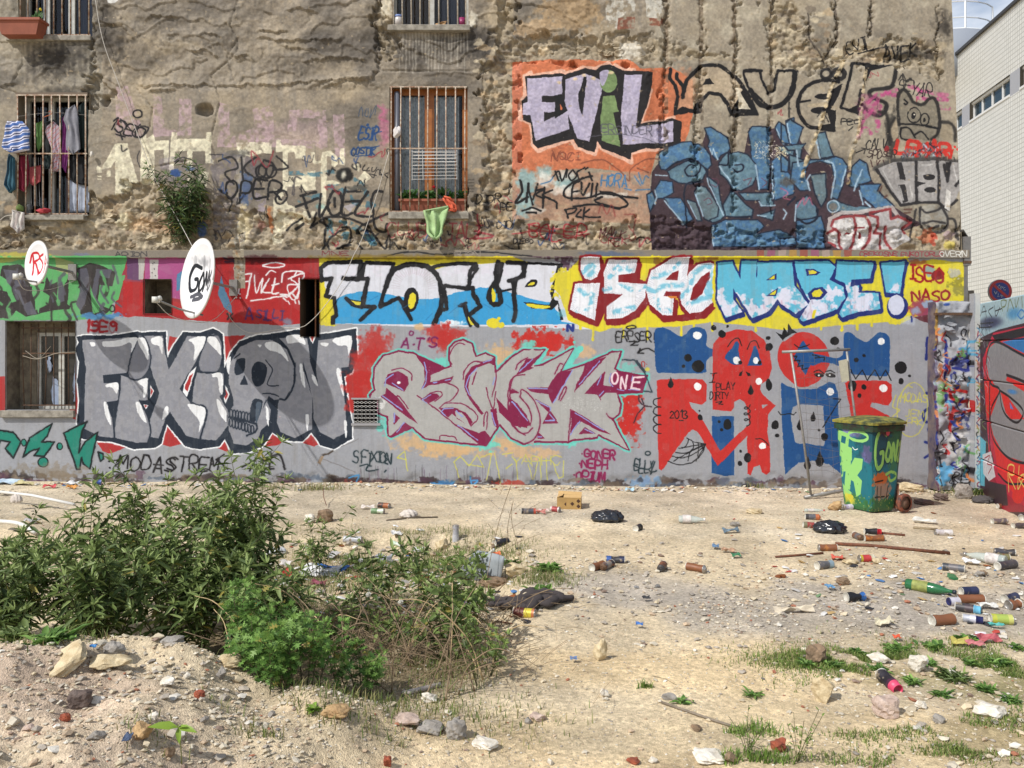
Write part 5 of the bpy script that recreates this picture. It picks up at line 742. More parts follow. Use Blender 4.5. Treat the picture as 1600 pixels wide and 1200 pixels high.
for i in range(8):
 for s in(1,-1):
  pts=[]
  for j in range(7):x=bx[0]+(bx[1]-bx[0])*j/6;z=bx[2]-.03+(bx[3]-bx[2]+.04)*i/7+s*(.013 if j%2 else-.013);pts.append((x,WALL-.02,min(max(z,bx[2]),bx[3])))
  b.tube(pts,.003,4)
b.build('mesh_grille',m_mesh,o,off=OFB)
b=MB();b.box((bx[0]-.03,WALL-.025,bx[2]-.03),(bx[1]+.03,WALL-.01,bx[2]));b.box((bx[0]-.03,WALL-.025,bx[3]),(bx[1]+.03,WALL-.01,bx[3]+.02));b.build('rim',mat('grey_rim',(150,148,150),.6),o,off=OFB)
pr=thing('downpipe','grey square downpipe on the right corner of the gable, above the stone pier','pipe',(px_x(1509),WALL,py_z(465)))
b=MB();b.box((px_x(1505),WALL-.03,py_z(415)),(px_x(1515),WALL+.09,py_z(370)));b.box((px_x(1506),WALL-.02,py_z(475)),(px_x(1511),WALL+.04,py_z(415)));b.build('pipe',mat('grey_zinc',(116,114,112),.6,var=.3),pr,off=pr.location);b=MB();b.box((px_x(1504.5),WALL-.035,py_z(412)),(px_x(1516),WALL+.1,py_z(408)));b.build('bracket',m_iron,pr,off=pr.location)
ev=thing('small_canopy','small weathered timber canopy sticking out beyond the gable corner','canopy',(px_x(1503),WALL+.3,py_z(372)))
b=MB();b.add([(px_x(1502),WALL-.05,py_z(359)),(px_x(1536),WALL+.3,py_z(368)),(px_x(1536),WALL+1.2,py_z(366)),(px_x(1502),WALL+.9,py_z(357)),(px_x(1502),WALL-.05,py_z(362)),(px_x(1536),WALL+.3,py_z(370)),(px_x(1536),WALL+1.2,py_z(369)),(px_x(1502),WALL+.9,py_z(360))],[(0,1,2,3),(7,6,5,4),(0,4,5,1),(1,5,6,2),(2,6,7,3),(3,7,4,0)]);b.build('roof_board',mat('grey_board',(86,84,80),.9,var=.3),ev,off=ev.location)
b=MB();b.box((px_x(1504),WALL+.1,py_z(375)),(px_x(1524),WALL+.2,py_z(369)));b.build('bracket',mat('old_grey_wood',(112,98,84),.9),ev,off=ev.location)
# stone pier, post, gate
M_PIER=image_mat('pier_paint',WIM,(-260-CX)/125*.981,(1530-CX)/125*.981,EYE-(800-HY)/125*.981,EYE-(-170-HY)/125*.981,.8)
def wallish(name,label,cat,x0,x1,y0,y1,Y,depth,seed,amp=.05,mt=None,step=2.2):
 f=int((x1-x0)/step)+2;g=int((y1-y0)/step)+2;t=thing(name,label,cat,(px_x((x0+x1)/2),Y,py_z(y1)))
 n1=_fbm(g,f,12,4,seed)-.5;n2=_fbm(g,f,4,2,seed+1)-.5;V=[];F=[]
 for j in range(g):
  for i in range(f):
   px=x0+(x1-x0)*i/(f-1);py=y0+(y1-y0)*j/(g-1);e=min(i,f-1-i,j);d=amp*(n1[j,i]*1.6+n2[j,i]*.8)-(0 if e else-.02)
   V.append((px_x(px)+(n1[j,-1-i]*.03 if i in(0,f-1)else 0),Y+d,py_z(py)+(n1[j,i]*.05 if j==0 else 0)))
 n=len(V)
 for j in range(g-1):
  for i in range(f-1):a=j*f+i;F.append((a,a+f,a+f+1,a+1))
 V+=[(v[0],Y+depth,v[2])for v in V[:n]];nf=len(F)
 for j in range(g-1):
  for i in(0,f-1):a=j*f+i;F.append((a,a+n,a+n+f,a+f)if i==0 else(a+f,a+n+f,a+n,a))
 for i in range(f-1):F.append((i,i+1,i+1+n,i+n))
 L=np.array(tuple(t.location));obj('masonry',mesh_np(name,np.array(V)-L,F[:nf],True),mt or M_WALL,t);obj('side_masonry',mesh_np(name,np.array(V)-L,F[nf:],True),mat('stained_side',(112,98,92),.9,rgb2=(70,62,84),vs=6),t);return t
pier=wallish('stone_pier','crumbling rubble stone pier covered in tags, right end of the murals','stone pier',1450,1504,472,762,WALL-.2,.4,90,.085,M_PIER)
b=MB();b.box((px_x(1446),WALL-.27,py_z(494)),(px_x(1503),WALL-.2,py_z(490)));b.build('iron_bar',m_iron,pier,off=pier.location)
sp=[rock_mesh('stone',60+i,2,(1,.5,.62),.35,.5)for i in range(4)]
for me in sp:me.materials.append(M_PIER)
for i in range(26):
 o=obj('stone',sp[i%4],None,pier);o.location=(px_x(rg.uniform(1454,1500))-pier.location.x,rg.uniform(-.04,.01),py_z(rg.uniform(474,750))-pier.location.z);s=rg.uniform(.08,.17);o.scale=(s,s*.7,s*.7);o.rotation_euler=(rg.uniform(-.4,.4),rg.uniform(-.4,.4),0)
post=thing('fence_post','tall pale tagged post between the stone pier and the red painted gate','post',(px_x(1521),WALL-.25,py_z(765)))
b=MB();b.box((px_x(1501),WALL-.30,py_z(770)),(px_x(1510.5),WALL-.2,py_z(461)));b.build('shaft',M_PIER,post,off=post.location)
cap=thing('concrete_stub','broken pale concrete stub standing behind the gate post','concrete stub',(px_x(1530),WALL+.3,py_z(480)));b=MB();b.box((px_x(1521),WALL+.2,py_z(480)),(px_x(1536),WALL+.4,py_z(452)));b.box((px_x(1523),WALL+.22,py_z(452)),(px_x(1528),WALL+.38,py_z(447)));b.build('block',m_conc,cap,off=cap.location)
GA=np.array((5.70,10.15));GD=np.array((-.276,-.961));GZ0,GZ1=-.35,2.25
class GateCanvas(Canvas):
 def T(s,pts):
  p=_num(pts);px=s.ox+p[:,0]/s.k;py=s.oy+p[:,1]/s.k;r=(px-CX)/FPX;q=(GA[1]*r-GA[0])/(-GD[1]*r+GD[0]);Y=GA[1]+GD[1]*q;z=EYE-(py-HY)/FPX*Y
  return np.stack([(q-s.x0)*s.S,(s.y1-z)*s.S],1)
 def L(s,col,w,pts,*a,**k):Canvas.L(s,col,w/145,pts,*a,**k)
G=GateCanvas(-.05,GZ0,4.2,GZ1,220,(58,34,44),4);G.S=220
G.P((150,176,186),"1528,474 1640,450 1700,520 1600,505 1560,515 1528,530");G.B((60,130,180),1585,490,20,14);G.B((40,40,70),1550,505,30,12)
kk=(24,22,26)
G.P((150,30,50),"1545,740 1600,740 1720,740 1720,800 1560,800 1548,770");G.P((178,30,58),"1552,520 1600,510 1720,490 1720,780 1600,790 1585,782 1560,760 1545,720 1540,640 1536,560");G.P((206,38,34),"1541,545 1556,528 1600,520 1640,520 1640,760 1590,780 1560,740 1552,690 1542,650 1538,600");G.P(kk,"1550,524 1600,512 1720,495 1720,520 1600,526 1556,534",0)
G.P((40,110,170),"1565,534 1720,505 1720,580 1600,552");G.P((132,130,132),"1544,545 1556,534 1600,556 1720,600 1720,700 1640,724 1600,722 1570,712 1552,680 1546,655 1562,612 1545,590 1541,565");G.L(kk,3.6,"1600,556 1556,534 1544,548 1541,580 1548,600 1562,610 1548,640 1550,680 1566,706 1590,722 1640,724",1)
G.P((206,38,34),"1563,612 1575,620 1590,640 1600,655 1580,655 1572,645");G.L(kk,3.4,"1562,610 1580,622 1598,642 1590,660 1575,652 1566,636 1562,612",1);G.P((206,38,34),"1574,588 1600,600 1600,612 1572,594");G.L(kk,4,"1573,586 1590,592 1620,606",1);G.B((50,120,190),1582,612,12,8);G.P((80,120,190),"1578,628 1584,640 1579,638")
G.L(kk,4,"1546,600 1546,690 1552,720",1);G.L(kk,3,"1560,740 1575,755 1600,756 1680,756",1);G.E((206,38,34),1590,775,9,12);G.L((206,38,34),5,"1590,760 1590,780|1610,760 1612,775",0)
G.L((216,196,96),2.4,"1576,768 1575,730 1584,728 1582,742 1576,742 1586,764|1592,728 1590,764 1600,742 1592,748 1604,766",1)
G.L(kk,1.6,"1532,494 1538,478 1542,496|1534,488 1542,486|1552,480 1545,486 1550,496|1554,478 1556,494 1562,480|1555,486 1565,482|1533,500 1535,520|1540,498 1541,524|1546,500 1546,518|1530,506 1552,504|1530,512 1550,511",1)
G.L((90,100,60),2,"1566,486 1564,470 1572,470 1570,478 1566,480|1574,486 1578,468 1584,482|1586,468 1588,480 1592,466|1597,464 1598,480",1);G.L((40,110,180),2,"1590,492 1596,484 1602,490 1596,498 1590,492",1)
G.P((90,170,190),"1530,680 1540,690 1538,760 1530,758");G.P((200,196,200),"1535,710 1548,705 1556,745 1545,752 1536,740");G.L((140,24,30),1.6,"1538,716 1546,712 1542,724 1550,728 1544,740|1552,700 1548,716",1);G.P((60,44,50),"1545,752 1572,758 1575,790 1545,790",0);G.speck((190,190,196),1532,500,1550,700,60,.8,.6)
for i in range(26):x=1531+random.random()*14;y=500+random.random()*190;G.L(((190,190,200),(150,40,50),(40,60,120),(20,20,24),(120,160,90))[i%5],1.4,[(x,y),(x+random.uniform(-4,5),y+6),(x+3,y+14)],1,.8)
G.c*=(1+(_fbm(G.h,G.w,6,3,3)-.5)*.16)[...,None]
GIM=G.image('gate_paint');M_GATE=image_mat('gate_paint',GIM,0,1,0,1,.45,uv=True,bump=.15)
gate=thing('metal_gate','red and grey graffiti covered metal gate of wide horizontal sheets on the right','gate',(GA[0],GA[1],0))
def GP(s,z,o=0.0):n=np.array((-GD[1],GD[0]))*-1;return(GA[0]+GD[0]*s-n[0]*-o,GA[1]+GD[1]*s-n[1]*-o,z)
zc=[EYE-(v-HY)/FPX*GA[1]for v in(474,533,593,655,716,790)]
for j in range(5):
 z1,z0=zc[j]-.004,zc[j+1]+.004;n=12;V=[];UV=[];F=[]
 rows=[(z0,-.014),(z0+.012,0),(z1-.012,0),(z1,-.014)]
 for z,o_ in rows:
  for i in range(n+1):s=4.1*i/n;V.append(GP(s,z,o_+.004*math.sin(s*5+j)));UV.append(((s-G.x0)/(G.x1-G.x0),(z-GZ0)/(GZ1-GZ0)))
 for r_ in range(3):
  for i in range(n):a=r_*(n+1)+i;F.append((a,a+1,a+n+2,a+n+1))
 me=mesh_np('panel',np.array(V)-np.array((GA[0],GA[1],0)),F);uvl=me.uv_layers.new(name='UVMap')
 for lp in me.loops:uvl.data[lp.index].uv=UV[lp.vertex_index]
 obj('panel',me,M_GATE,gate)
b=MB()
for s in(.04,2.1,4.1):p=GP(s,0,-.07);b.box((p[0]-.03,p[1]-.03,-.3),(p[0]+.03,p[1]+.03,zc[0]-.02))
for z in zc[1:5]:b.tube([GP(.04,z,-.05),GP(4.1,z,-.05)],.02,4)
b.build('frame',m_iron,gate,off=gate.location);del G
# white tiled building far right
C0=16.8;TX=lambda Y:.13*Y+C0
def PB(px,py):
 r=(px-CX)/FPX;Y=C0/(r-.13);return Vector((r*Y,Y,EYE-(py-HY)/FPX*Y))
m_tile=bpy.data.materials.new('white_tile_cladding');m_tile.use_nodes=True;t=m_tile.node_tree;bb=t.nodes['Principled BSDF'];bb.inputs['Roughness'].default_value=.35;bk=t.nodes.new('ShaderNodeTexBrick');g=t.nodes.new('ShaderNodeNewGeometry');sx=t.nodes.new('ShaderNodeSeparateXYZ');cb=t.nodes.new('ShaderNodeCombineXYZ')
bk.offset=0;bk.inputs['Scale'].default_value=1;bk.inputs['Brick Width'].default_value=.2;bk.inputs['Row Height'].default_value=.2;bk.inputs['Mortar Size'].default_value=.02;bk.inputs['Mortar Smooth'].default_value=.3;bk.inputs['Color1'].default_value=(*lin((204,203,197)),1);bk.inputs['Color2'].default_value=(*lin((196,195,188)),1);bk.inputs['Mortar'].default_value=(*lin((158,156,149)),1)
t.links.new(g.outputs['Position'],sx.inputs[0]);t.links.new(sx.outputs['Y'],cb.inputs[0]);t.links.new(sx.outputs['Z'],cb.inputs[1]);t.links.new(cb.outputs[0],bk.inputs['Vector']);t.links.new(bk.outputs['Color'],bb.inputs['Base Color'])
wbl=thing('office_building','white tiled building with ribbon windows behind the right corner','building',(TX(36),36,0));ZR=EYE+460/FPX*(C0/(692/FPX-.13))
Yn,Yf=24.0,60.0;wy=[PB(1480,200).y,PB(1578,150).y];zw0,zw1=EYE+399/FPX*PB(1578,151).y,EYE+434/FPX*PB(1578,116).y
def band(z0,z1,name,m=m_tile,off_=0):b=MB();b.quad((TX(Yn)+off_,Yn,z0),(TX(Yf)+off_,Yf,z0),(TX(Yf)+off_,Yf,z1),(TX(Yn)+off_,Yn,z1));return b.build(name,m,wbl,off=wbl.location)
band(-1,zw0,'tiled_wall');band(zw1,ZR,'parapet_wall');
m_fr=mat('pale_alu',(206,206,204),.4);m_pier=mat('grey_render',(150,152,158),.7);m_blk=mat('dark_coping',(50,50,52),.6);m_sky=mat('reflecting_glass',(44,58,66),.08,spec=.35)
b=MB();b.add([(TX(Yn)-.12,Yn,ZR),(TX(Yf)-.12,Yf,ZR),(TX(Yf)+12,Yf,ZR),(TX(Yn)+12,Yn,ZR),(TX(Yn)-.12,Yn,ZR+.14),(TX(Yf)-.12,Yf,ZR+.14),(TX(Yf)+12,Yf,ZR+.14),(TX(Yn)+12,Yn,ZR+.14)],[(0,4,5,1),(4,7,6,5),(0,1,2,3),(0,3,7,4),(1,5,6,2)]);b.build('coping',m_blk,wbl,off=wbl.location)
b=MB();b.quad((TX(Yn),Yn,-1),(TX(Yn),Yn,ZR),(TX(Yn)+12,Yn,ZR),(TX(Yn)+12,Yn,-1));b.build('end_wall',m_tile,wbl,off=wbl.location)
y=Yf;seg=0;WL=wy[0];edges=[]
yb=PB(1515,190).y;ya=PB(1578,150).y;wl=yb-ya;pw=PB(1503,190).y-yb
y=ya-(wl+pw)*2
while y<Yf:
 b=MB();b.add([(TX(y+wl),y+wl,zw0),(TX(y+wl+pw),y+wl+pw,zw0),(TX(y+wl+pw),y+wl+pw,zw1),(TX(y+wl),y+wl,zw1)],[(0,1,2,3)]);b.build('pier',m_pier,wbl,off=wbl.location)
 w=MB();d=.28
 A,B_=Vector((TX(y),y,0)),Vector((TX(y+wl),y+wl,0));nrm=Vector((1,-.13,0)).normalized()
 def seg_box(a,c,z0,z1,f0,f1):p=A.lerp(B_,a),A.lerp(B_,c);w.add([(*(p[0]+nrm*f0).xy,z0),(*(p[1]+nrm*f0).xy,z0),(*(p[1]+nrm*f1).xy,z0),(*(p[0]+nrm*f1).xy,z0),(*(p[0]+nrm*f0).xy,z1),(*(p[1]+nrm*f0).xy,z1),(*(p[1]+nrm*f1).xy,z1),(*(p[0]+nrm*f1).xy,z1)],[(0,1,2,3),(7,6,5,4),(0,4,5,1),(1,5,6,2),(2,6,7,3),(3,7,4,0)])
 fw=.09/wl
 for a in(0,.25,.5,.75):seg_box(a,a+fw,zw0+.1,zw1-.02,.16,.24)
 seg_box(1-fw,1,zw0+.1,zw1-.02,.16,.24);seg_box(0,1,zw0,zw0+.1,-.03,.26);seg_box(0,1,zw1-.1,zw1,.1,.26)
 wo=w.build('window',m_fr,wbl,off=wbl.location)
 for a in range(4):
  p,q=A.lerp(B_,a/4+fw)+nrm*.22,A.lerp(B_,a/4+.25)+nrm*.22;g_=MB();g_.quad((p.x,p.y,zw0+.1),(q.x,q.y,zw0+.1),(q.x,q.y,zw1-.1),(p.x,p.y,zw1-.1));g_.build('pane',m_sky,wo,off=wbl.location)
 y+=wl+pw
tp=Vector((22.6,44,0));r1=2.6;zt=EYE+(550-45)/FPX*41.5
tk=thing('roof_tank','grey round rooftop tank with a white guard rail beyond the tiled building','tank',(tp.x,tp.y,ZR));b=MB();b.lathe([(ZR-1-ZR,r1),(zt-ZR,r1)],40,Matrix.Rotation(R(-90),4,'Y'));b.build('shell',mat('tank_grey',(140,146,156),.7),tk,True)
b=MB()
ring=[(r1*.97*math.cos(a*math.pi/12),r1*.97*math.sin(a*math.pi/12),zt-ZR+h_)for h_ in(.03,)for a in range(25)];b.tube(ring,.035,5)
for h_ in(.55,1.35):b.tube([(p[0],p[1],p[2]+h_)for p in ring[6:22]],.035,5)
for i in range(6,22,3):b.tube([ring[i],(ring[i][0],ring[i][1],ring[i][2]+1.35)],.05,5)
b.build('guard_rail',mat('white_rail',(230,232,232),.4),tk)
sg=thing('round_sign','round red and blue no-parking sign seen above the gate','sign',(763/FPX*13.5,13.5,0));zc_=EYE+95/FPX*13.5-0;rs_=18.5/FPX*13.5
def disc(r0,r1_,y,n=36):
 b=MB();V=[(r0*math.cos(2*math.pi*i/n),y,r0*math.sin(2*math.pi*i/n))for i in range(n)]+[(r1_*math.cos(2*math.pi*i/n),y,r1_*math.sin(2*math.pi*i/n))for i in range(n)]
 b.add(V,[(i,i+n,(i+1)%n+n,(i+1)%n)for i in range(n)]if r0>0 else[tuple(range(n,2*n))[::-1]]);return b
m_red=mat('sign_red',(150,30,34),.35);m_blu=mat('sign_blue',(28,44,116),.35)
def sput(b,name,m):o=b.build(name,m,sg);o.location=(0,0,zc_);return o
b=MB();M90=Matrix.Rotation(R(90),4,'Z');b.lathe([(0,rs_),(.03,rs_)],36,M90);sput(b,'plate',mat('sign_back',(170,172,174),.4));sput(disc(rs_*.74,rs_*.97,-.004),'red_ring',m_red);sput(disc(0,rs_*.74,-.004),'blue_disc',m_blu)
b=MB();c=math.cos(R(-42));s=math.sin(R(-42));V=[(x*c-z*s,-.008,x*s+z*c)for x,z in((-rs_*.74,-.022),(rs_*.74,-.022),(rs_*.74,.022),(-rs_*.74,.022))];b.quad(*V[::-1]);sput(b,'slash',m_red)
b=MB()
for pts in("-.02,.10 -.05,.07 -.03,.04 0,.06 -.02,.10","0,.03 .01,.08 .04,.07 .02,.05",".07,.06 .04,.05 .05,.02 .08,.02","-.11,0 -.08,-.05 -.06,0|-.1,-.03 -.06,-.03","-.04,-.04 -.05,-.09 -.02,-.08","0,-.06 .01,-.10 .04,-.08 0,-.06"):
 for q in pts.split('|'):b.tube([(x,-.011,z)for x,z in _num(q)],.004,4)
sput(b,'scrawl',mat('pale_ink',(180,184,196),.5));b=MB();b.tube([(0,.05,0),(0,.05,zc_+rs_)],.03,10);b.build('pole',m_pier,sg,True)
# GROUND
def sm(a,b,x):t=np.clip((x-a)/(b-a),0,1);return t*t*(3-2*t)
GN=[_fbm(700,1300,c,o,s_)for c,o,s_ in((90,4,201),(22,4,202),(5,3,203))]
def gn(k,X,Y):
 fx=np.clip((X+13)*50,0,1298);fy=np.clip(Y*50,0,698);ix=fx.astype(int);iy=fy.astype(int);u=fx-ix;v=fy-iy;a=GN[k]
 return(a[iy,ix]*(1-u)+a[iy,ix+1]*u)*(1-v)+(a[iy+1,ix]*(1-u)+a[iy+1,ix+1]*u)*v
def gz(X,Y):
 X=np.asarray(X,float);Y=np.asarray(Y,float);near=sm(11.5,10.2,Y)
 z=-.008-.0101*np.clip(X,-8,8)+near*((gn(0,X,Y)-.5)*.06+(gn(1,X,Y)-.5)*.035+(gn(2,X,Y)-.5)*.012*sm(9,6,Y))
 h=.42*sm(-1.0,-1.5,X)+.20*sm(-.35,-.85,X)*(1-sm(-1.0,-1.5,X))+.05*sm(.1,-.4,X)*(1-sm(-.35,-.85,X))
 f=(1-.35*sm(3.3,2.0,Y))*(1-sm(3.55,4.15,Y+(gn(1,X,Y)-.5)*.5));z=z+h*f*(1+(gn(1,X,Y)-.5)*.5)+h*f*((gn(2,X,Y)-.5)*.17+(gn(1,X,Y)-.5)*.16)
 z=z-.09*sm(.15,-.15,X)*sm(4.3,4.8,Y)*sm(7.6,7.25,Y+(gn(1,X,Y)-.5)*.8)+.05*sm(1.4,2.2,X)*sm(4.3,3.6,Y)*sm(2.4,3.2,Y)
 return z
def ghit(px,py):
 Y=np.linspace(1.6,12,3000);X=(px-CX)/FPX*Y;zr=EYE-(py-HY)/FPX*Y;g=gz(X,Y);k=int(np.argmax(zr<=g));return Vector((X[k],Y[k],g[k]))
fine_x=np.arange(-6.2,6.8,.03);fine_y=np.concatenate([np.arange(1.2,4.4,.018),np.arange(4.4,10.6,.035)])
gxs=np.concatenate([[-300,-120,-50,-25,-14,-10,-8,-7],fine_x,[7.4,8.5,10,14,25,50,120,300]]);gys=np.concatenate([[-120,-40,-12,-4,-1,.4],fine_y,[11,12,15,20,35,70,150,400]])
X,Y=np.meshgrid(gxs,gys);V=np.stack([X,Y,gz(X,Y)],-1).reshape(-1,3);nx,ny=len(gxs),len(gys);a=(np.arange(ny-1)[:,None]*nx+np.arange(nx-1));F=np.stack([a,a+1,a+nx+1,a+nx],-1).reshape(-1,4)
D=Canvas(-8,0,8,12,55,(203,187,157),21);D.nz=_fbm(D.h,D.w,22,4,5);D.O()
def DT(pts):p=_num(pts);return np.stack([(p[:,0]+8)*55,(12-p[:,1])*55],1)
D.T=DT
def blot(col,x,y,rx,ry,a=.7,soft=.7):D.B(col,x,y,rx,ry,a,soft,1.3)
for x in range(-7,8):blot((196,184,162),x,9.2,1.4,1.7,.5)
blot((192,182,162),1.2,8.6,1.6,.5,.5);blot((212,200,176),1.5,8.0,3,.5,.4);blot((208,196,172),3.6,7.6,2.4,.5,.5);blot((176,164,138),2.2,8.3,.9,.25,.4)
for x,y,rx,ry in((1.8,5.5,1.6,.75),(3.2,5.6,1.8,.9),(1.0,5.9,.9,.6),(4.6,6.3,1.4,1)):blot((176,168,156),x,y,rx,ry,.7)
blot((208,184,142),.6,4.4,1.8,.6,.6);blot((208,186,146),1.4,3.6,2.2,.7,.55);blot((206,182,142),.0,3.2,1.5,.5,.5)
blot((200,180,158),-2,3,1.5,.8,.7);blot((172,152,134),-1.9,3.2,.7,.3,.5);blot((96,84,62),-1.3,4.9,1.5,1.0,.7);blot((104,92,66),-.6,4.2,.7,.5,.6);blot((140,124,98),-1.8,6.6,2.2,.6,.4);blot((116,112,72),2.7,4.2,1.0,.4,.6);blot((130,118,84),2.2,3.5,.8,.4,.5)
D.c*=np.array((1.0,.995,.995),np.float32)*(1+(_fbm(D.h,D.w,14,4,15)-.5)*.3+(_fbm(D.h,D.w,60,3,16)-.5)*.2)[...,None]
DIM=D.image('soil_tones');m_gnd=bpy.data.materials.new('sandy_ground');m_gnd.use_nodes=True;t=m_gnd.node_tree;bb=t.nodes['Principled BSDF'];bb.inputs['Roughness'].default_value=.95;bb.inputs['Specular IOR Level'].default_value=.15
g=t.nodes.new('ShaderNodeNewGeometry');mp=t.nodes.new('ShaderNodeMapping');mp.vector_type='POINT';mp.inputs['Location'].default_value=(.5,0,0);mp.inputs['Scale'].default_value=(1/16,1/12,1);im=t.nodes.new('ShaderNodeTexImage');im.image=DIM;im.extension='EXTEND';t.links.new(g.outputs['Position'],mp.inputs[0]);t.links.new(mp.outputs[0],im.inputs[0])
def nznode(sc,det=4):n=t.nodes.new('ShaderNodeTexNoise');n.inputs['Scale'].default_value=sc;n.inputs['Detail'].default_value=det;t.links.new(g.outputs['Position'],n.inputs['Vector']);return n
vo=t.nodes.new('ShaderNodeTexVoronoi');vo.inputs['Scale'].default_value=70;t.links.new(g.outputs['Position'],vo.inputs['Vector']);n1=nznode(28,8);n2=nznode(160,3)
def mapr(src,a,b_,c,d):r=t.nodes.new('ShaderNodeMapRange');r.inputs[1].default_value=a;r.inputs[2].default_value=b_;r.inputs[3].default_value=c;r.inputs[4].default_value=d;t.links.new(src,r.inputs[0]);return r.outputs[0]
sv_=t.nodes.new('ShaderNodeSeparateColor');t.links.new(vo.outputs['Color'],sv_.inputs[0])
k1=mapr(sv_.outputs[0],0,1,.8,1.18);k2=mapr(n1.outputs['Fac'],.3,.7,.8,1.16);k3=mapr(n2.outputs['Fac'],.3,.7,.82,1.14)
m1=t.nodes.new('ShaderNodeMath');m1.operation='MULTIPLY';t.links.new(k1,m1.inputs[0]);t.links.new(k2,m1.inputs[1]);m2=t.nodes.new('ShaderNodeMath');m2.operation='MULTIPLY';t.links.new(m1.outputs[0],m2.inputs[0]);t.links.new(k3,m2.inputs[1])
vm=t.nodes.new('ShaderNodeVectorMath');vm.operation='SCALE';t.links.new(im.outputs[0],vm.inputs[0]);t.links.new(m2.outputs[0],vm.inputs['Scale']);t.links.new(vm.outputs[0],bb.inputs['Base Color'])
bu=t.nodes.new('ShaderNodeBump');bu.inputs['Strength'].default_value=.7;bu.inputs['Distance'].default_value=.012;ad=t.nodes.new('ShaderNodeMath');ad.operation='ADD';t.links.new(n1.outputs['Fac'],ad.inputs[0]);t.links.new(n2.outputs['Fac'],ad.inputs[1]);t.links.new(ad.outputs[0],bu.inputs['Height']);t.links.new(bu.outputs[0],bb.inputs['Normal'])
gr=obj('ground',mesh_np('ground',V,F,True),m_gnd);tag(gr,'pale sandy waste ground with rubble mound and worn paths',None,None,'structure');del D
# pebbles and grit
OCT=np.array([(1,0,0),(0,1,0),(-1,0,0),(0,-1,0),(0,0,1),(0,0,-1),(.7,.7,.5),(-.7,.7,.5),(-.7,-.7,.5),(.7,-.7,.5)],float)
OCF=np.array([(0,6,9),(0,5,1),(1,5,2),(2,5,3),(3,5,0),(0,1,6),(1,7,6),(1,2,7),(2,8,7),(2,3,8),(3,9,8),(3,0,9),(4,9,6),(4,6,7),(4,7,8),(4,8,9)])
def batch(T,TF,P,S,seed,yaw_only=False):
 """place template T (n,3) at points P with per-copy sizes S (m,3), each warped a little"""
 rg=np.random.default_rng(seed);m=len(P);n=len(T);V=T[None]*(1+rg.uniform(-.28,.28,(m,n,3)))*S[:,None,:]
 a=rg.uniform(0,6.28,m);c,s=np.cos(a)[:,None],np.sin(a)[:,None];x=V[...,0]*c-V[...,1]*s;y=V[...,0]*s+V[...,1]*c;z=V[...,2]
 b_=rg.uniform(-.4,.4,m);cb_,sb_=np.cos(b_)[:,None],np.sin(b_)[:,None];x,z=x*cb_-z*sb_,x*sb_+z*cb_
 V=np.stack([x,y,z],-1)+P[:,None,:];return V.reshape(-1,3),(TF[None]+(np.arange(m)*n)[:,None,None]).reshape(-1,TF.shape[1])
rgn=np.random.default_rng(77)
def scatter(n,fx,fy,lo,hi,keep=None,pw=2.5):
 X=fx(n);Y=fy(n)
 if keep is not None:k=keep(X,Y)>rgn.random(n);X,Y=X[k],Y[k]
 s=lo+(hi-lo)*rgn.random(len(X))**pw;return X,Y,s
U=lambda a,b_:(lambda n:rgn.uniform(a,b_,n));Nn=lambda a,s_:(lambda n:rgn.normal(a,s_,n))
TONES=np.array([lin(c)for c in((210,200,180),(200,186,160),(178,168,154),(156,148,138),(226,220,208),(190,168,142),(168,112,88),(146,126,112),(208,192,162),(128,126,124))])
def pebbles(name,parts,probs,label,seed):
 X=np.concatenate([p[0]for p in parts]);Y=np.concatenate([p[1]for p in parts]);s=np.concatenate([p[2]for p in parts]);S=np.stack([s,s*rgn.uniform(.6,1,len(s)),s*rgn.uniform(.35,.75,len(s))],1)/2
 P=np.stack([X,Y,gz(X,Y)+S[:,2]*.35],1);V,F=batch(OCT,OCF,P,S,seed);me=mesh_np(name,V,F);c=TONES[rgn.choice(len(TONES),len(s),p=probs)]*rgn.uniform(.72,1.0,(len(s),1));set_tone(me,np.repeat(c,len(OCT),0));o=obj(name,me,m_peb);tag(o,label,'gravel',None,'stuff')
m_peb=attr_mat('pebble',.9,0,.2,.4)
frus=lambda X,Y:(np.abs(X)<.66*Y+.4)*1.0
pebbles('gravel',[scatter(15000,U(-.2,5),Nn(5.7,.55),.007,.032,lambda X,Y:frus(X,Y)*sm(.1,1.2,X)*sm(.45,.62,gn(0,X,Y)+.12*sm(.8,1.6,X))*sm(4.7,5.1,Y)),scatter(1200,U(.4,4.6),Nn(5.8,.6),.02,.06,frus,3)],[.18,.16,.24,.14,.07,.09,.03,.05,.03,.01],'patch of small grey gravel in the middle of the ground',1)
pebbles('mound_rubble',[scatter(8500,U(-2.6,.1),U(1.8,3.9),.004,.022,lambda X,Y:frus(X,Y)*(sm(-.2,-1,X)*.8+.2)),scatter(520,U(-2.4,-.2),U(2.2,3.8),.018,.06,lambda X,Y:frus(X,Y)*(sm(-.5,-1.2,X)*.85+.15),2.5)],[.24,.22,.15,.05,.1,.1,.035,.02,.08,.005],'pebbles and crumbs of rubble covering the mound',2)
pebbles('mound_clods',[scatter(4200,U(-2.6,-.2),U(1.9,3.9),.006,.028,lambda X,Y:frus(X,Y)*sm(-.3,-1,X),1.6)],[.3,.36,.08,0,0,.2,0,.02,.04,0],'crumbly clods of dry earth on the mound',9)
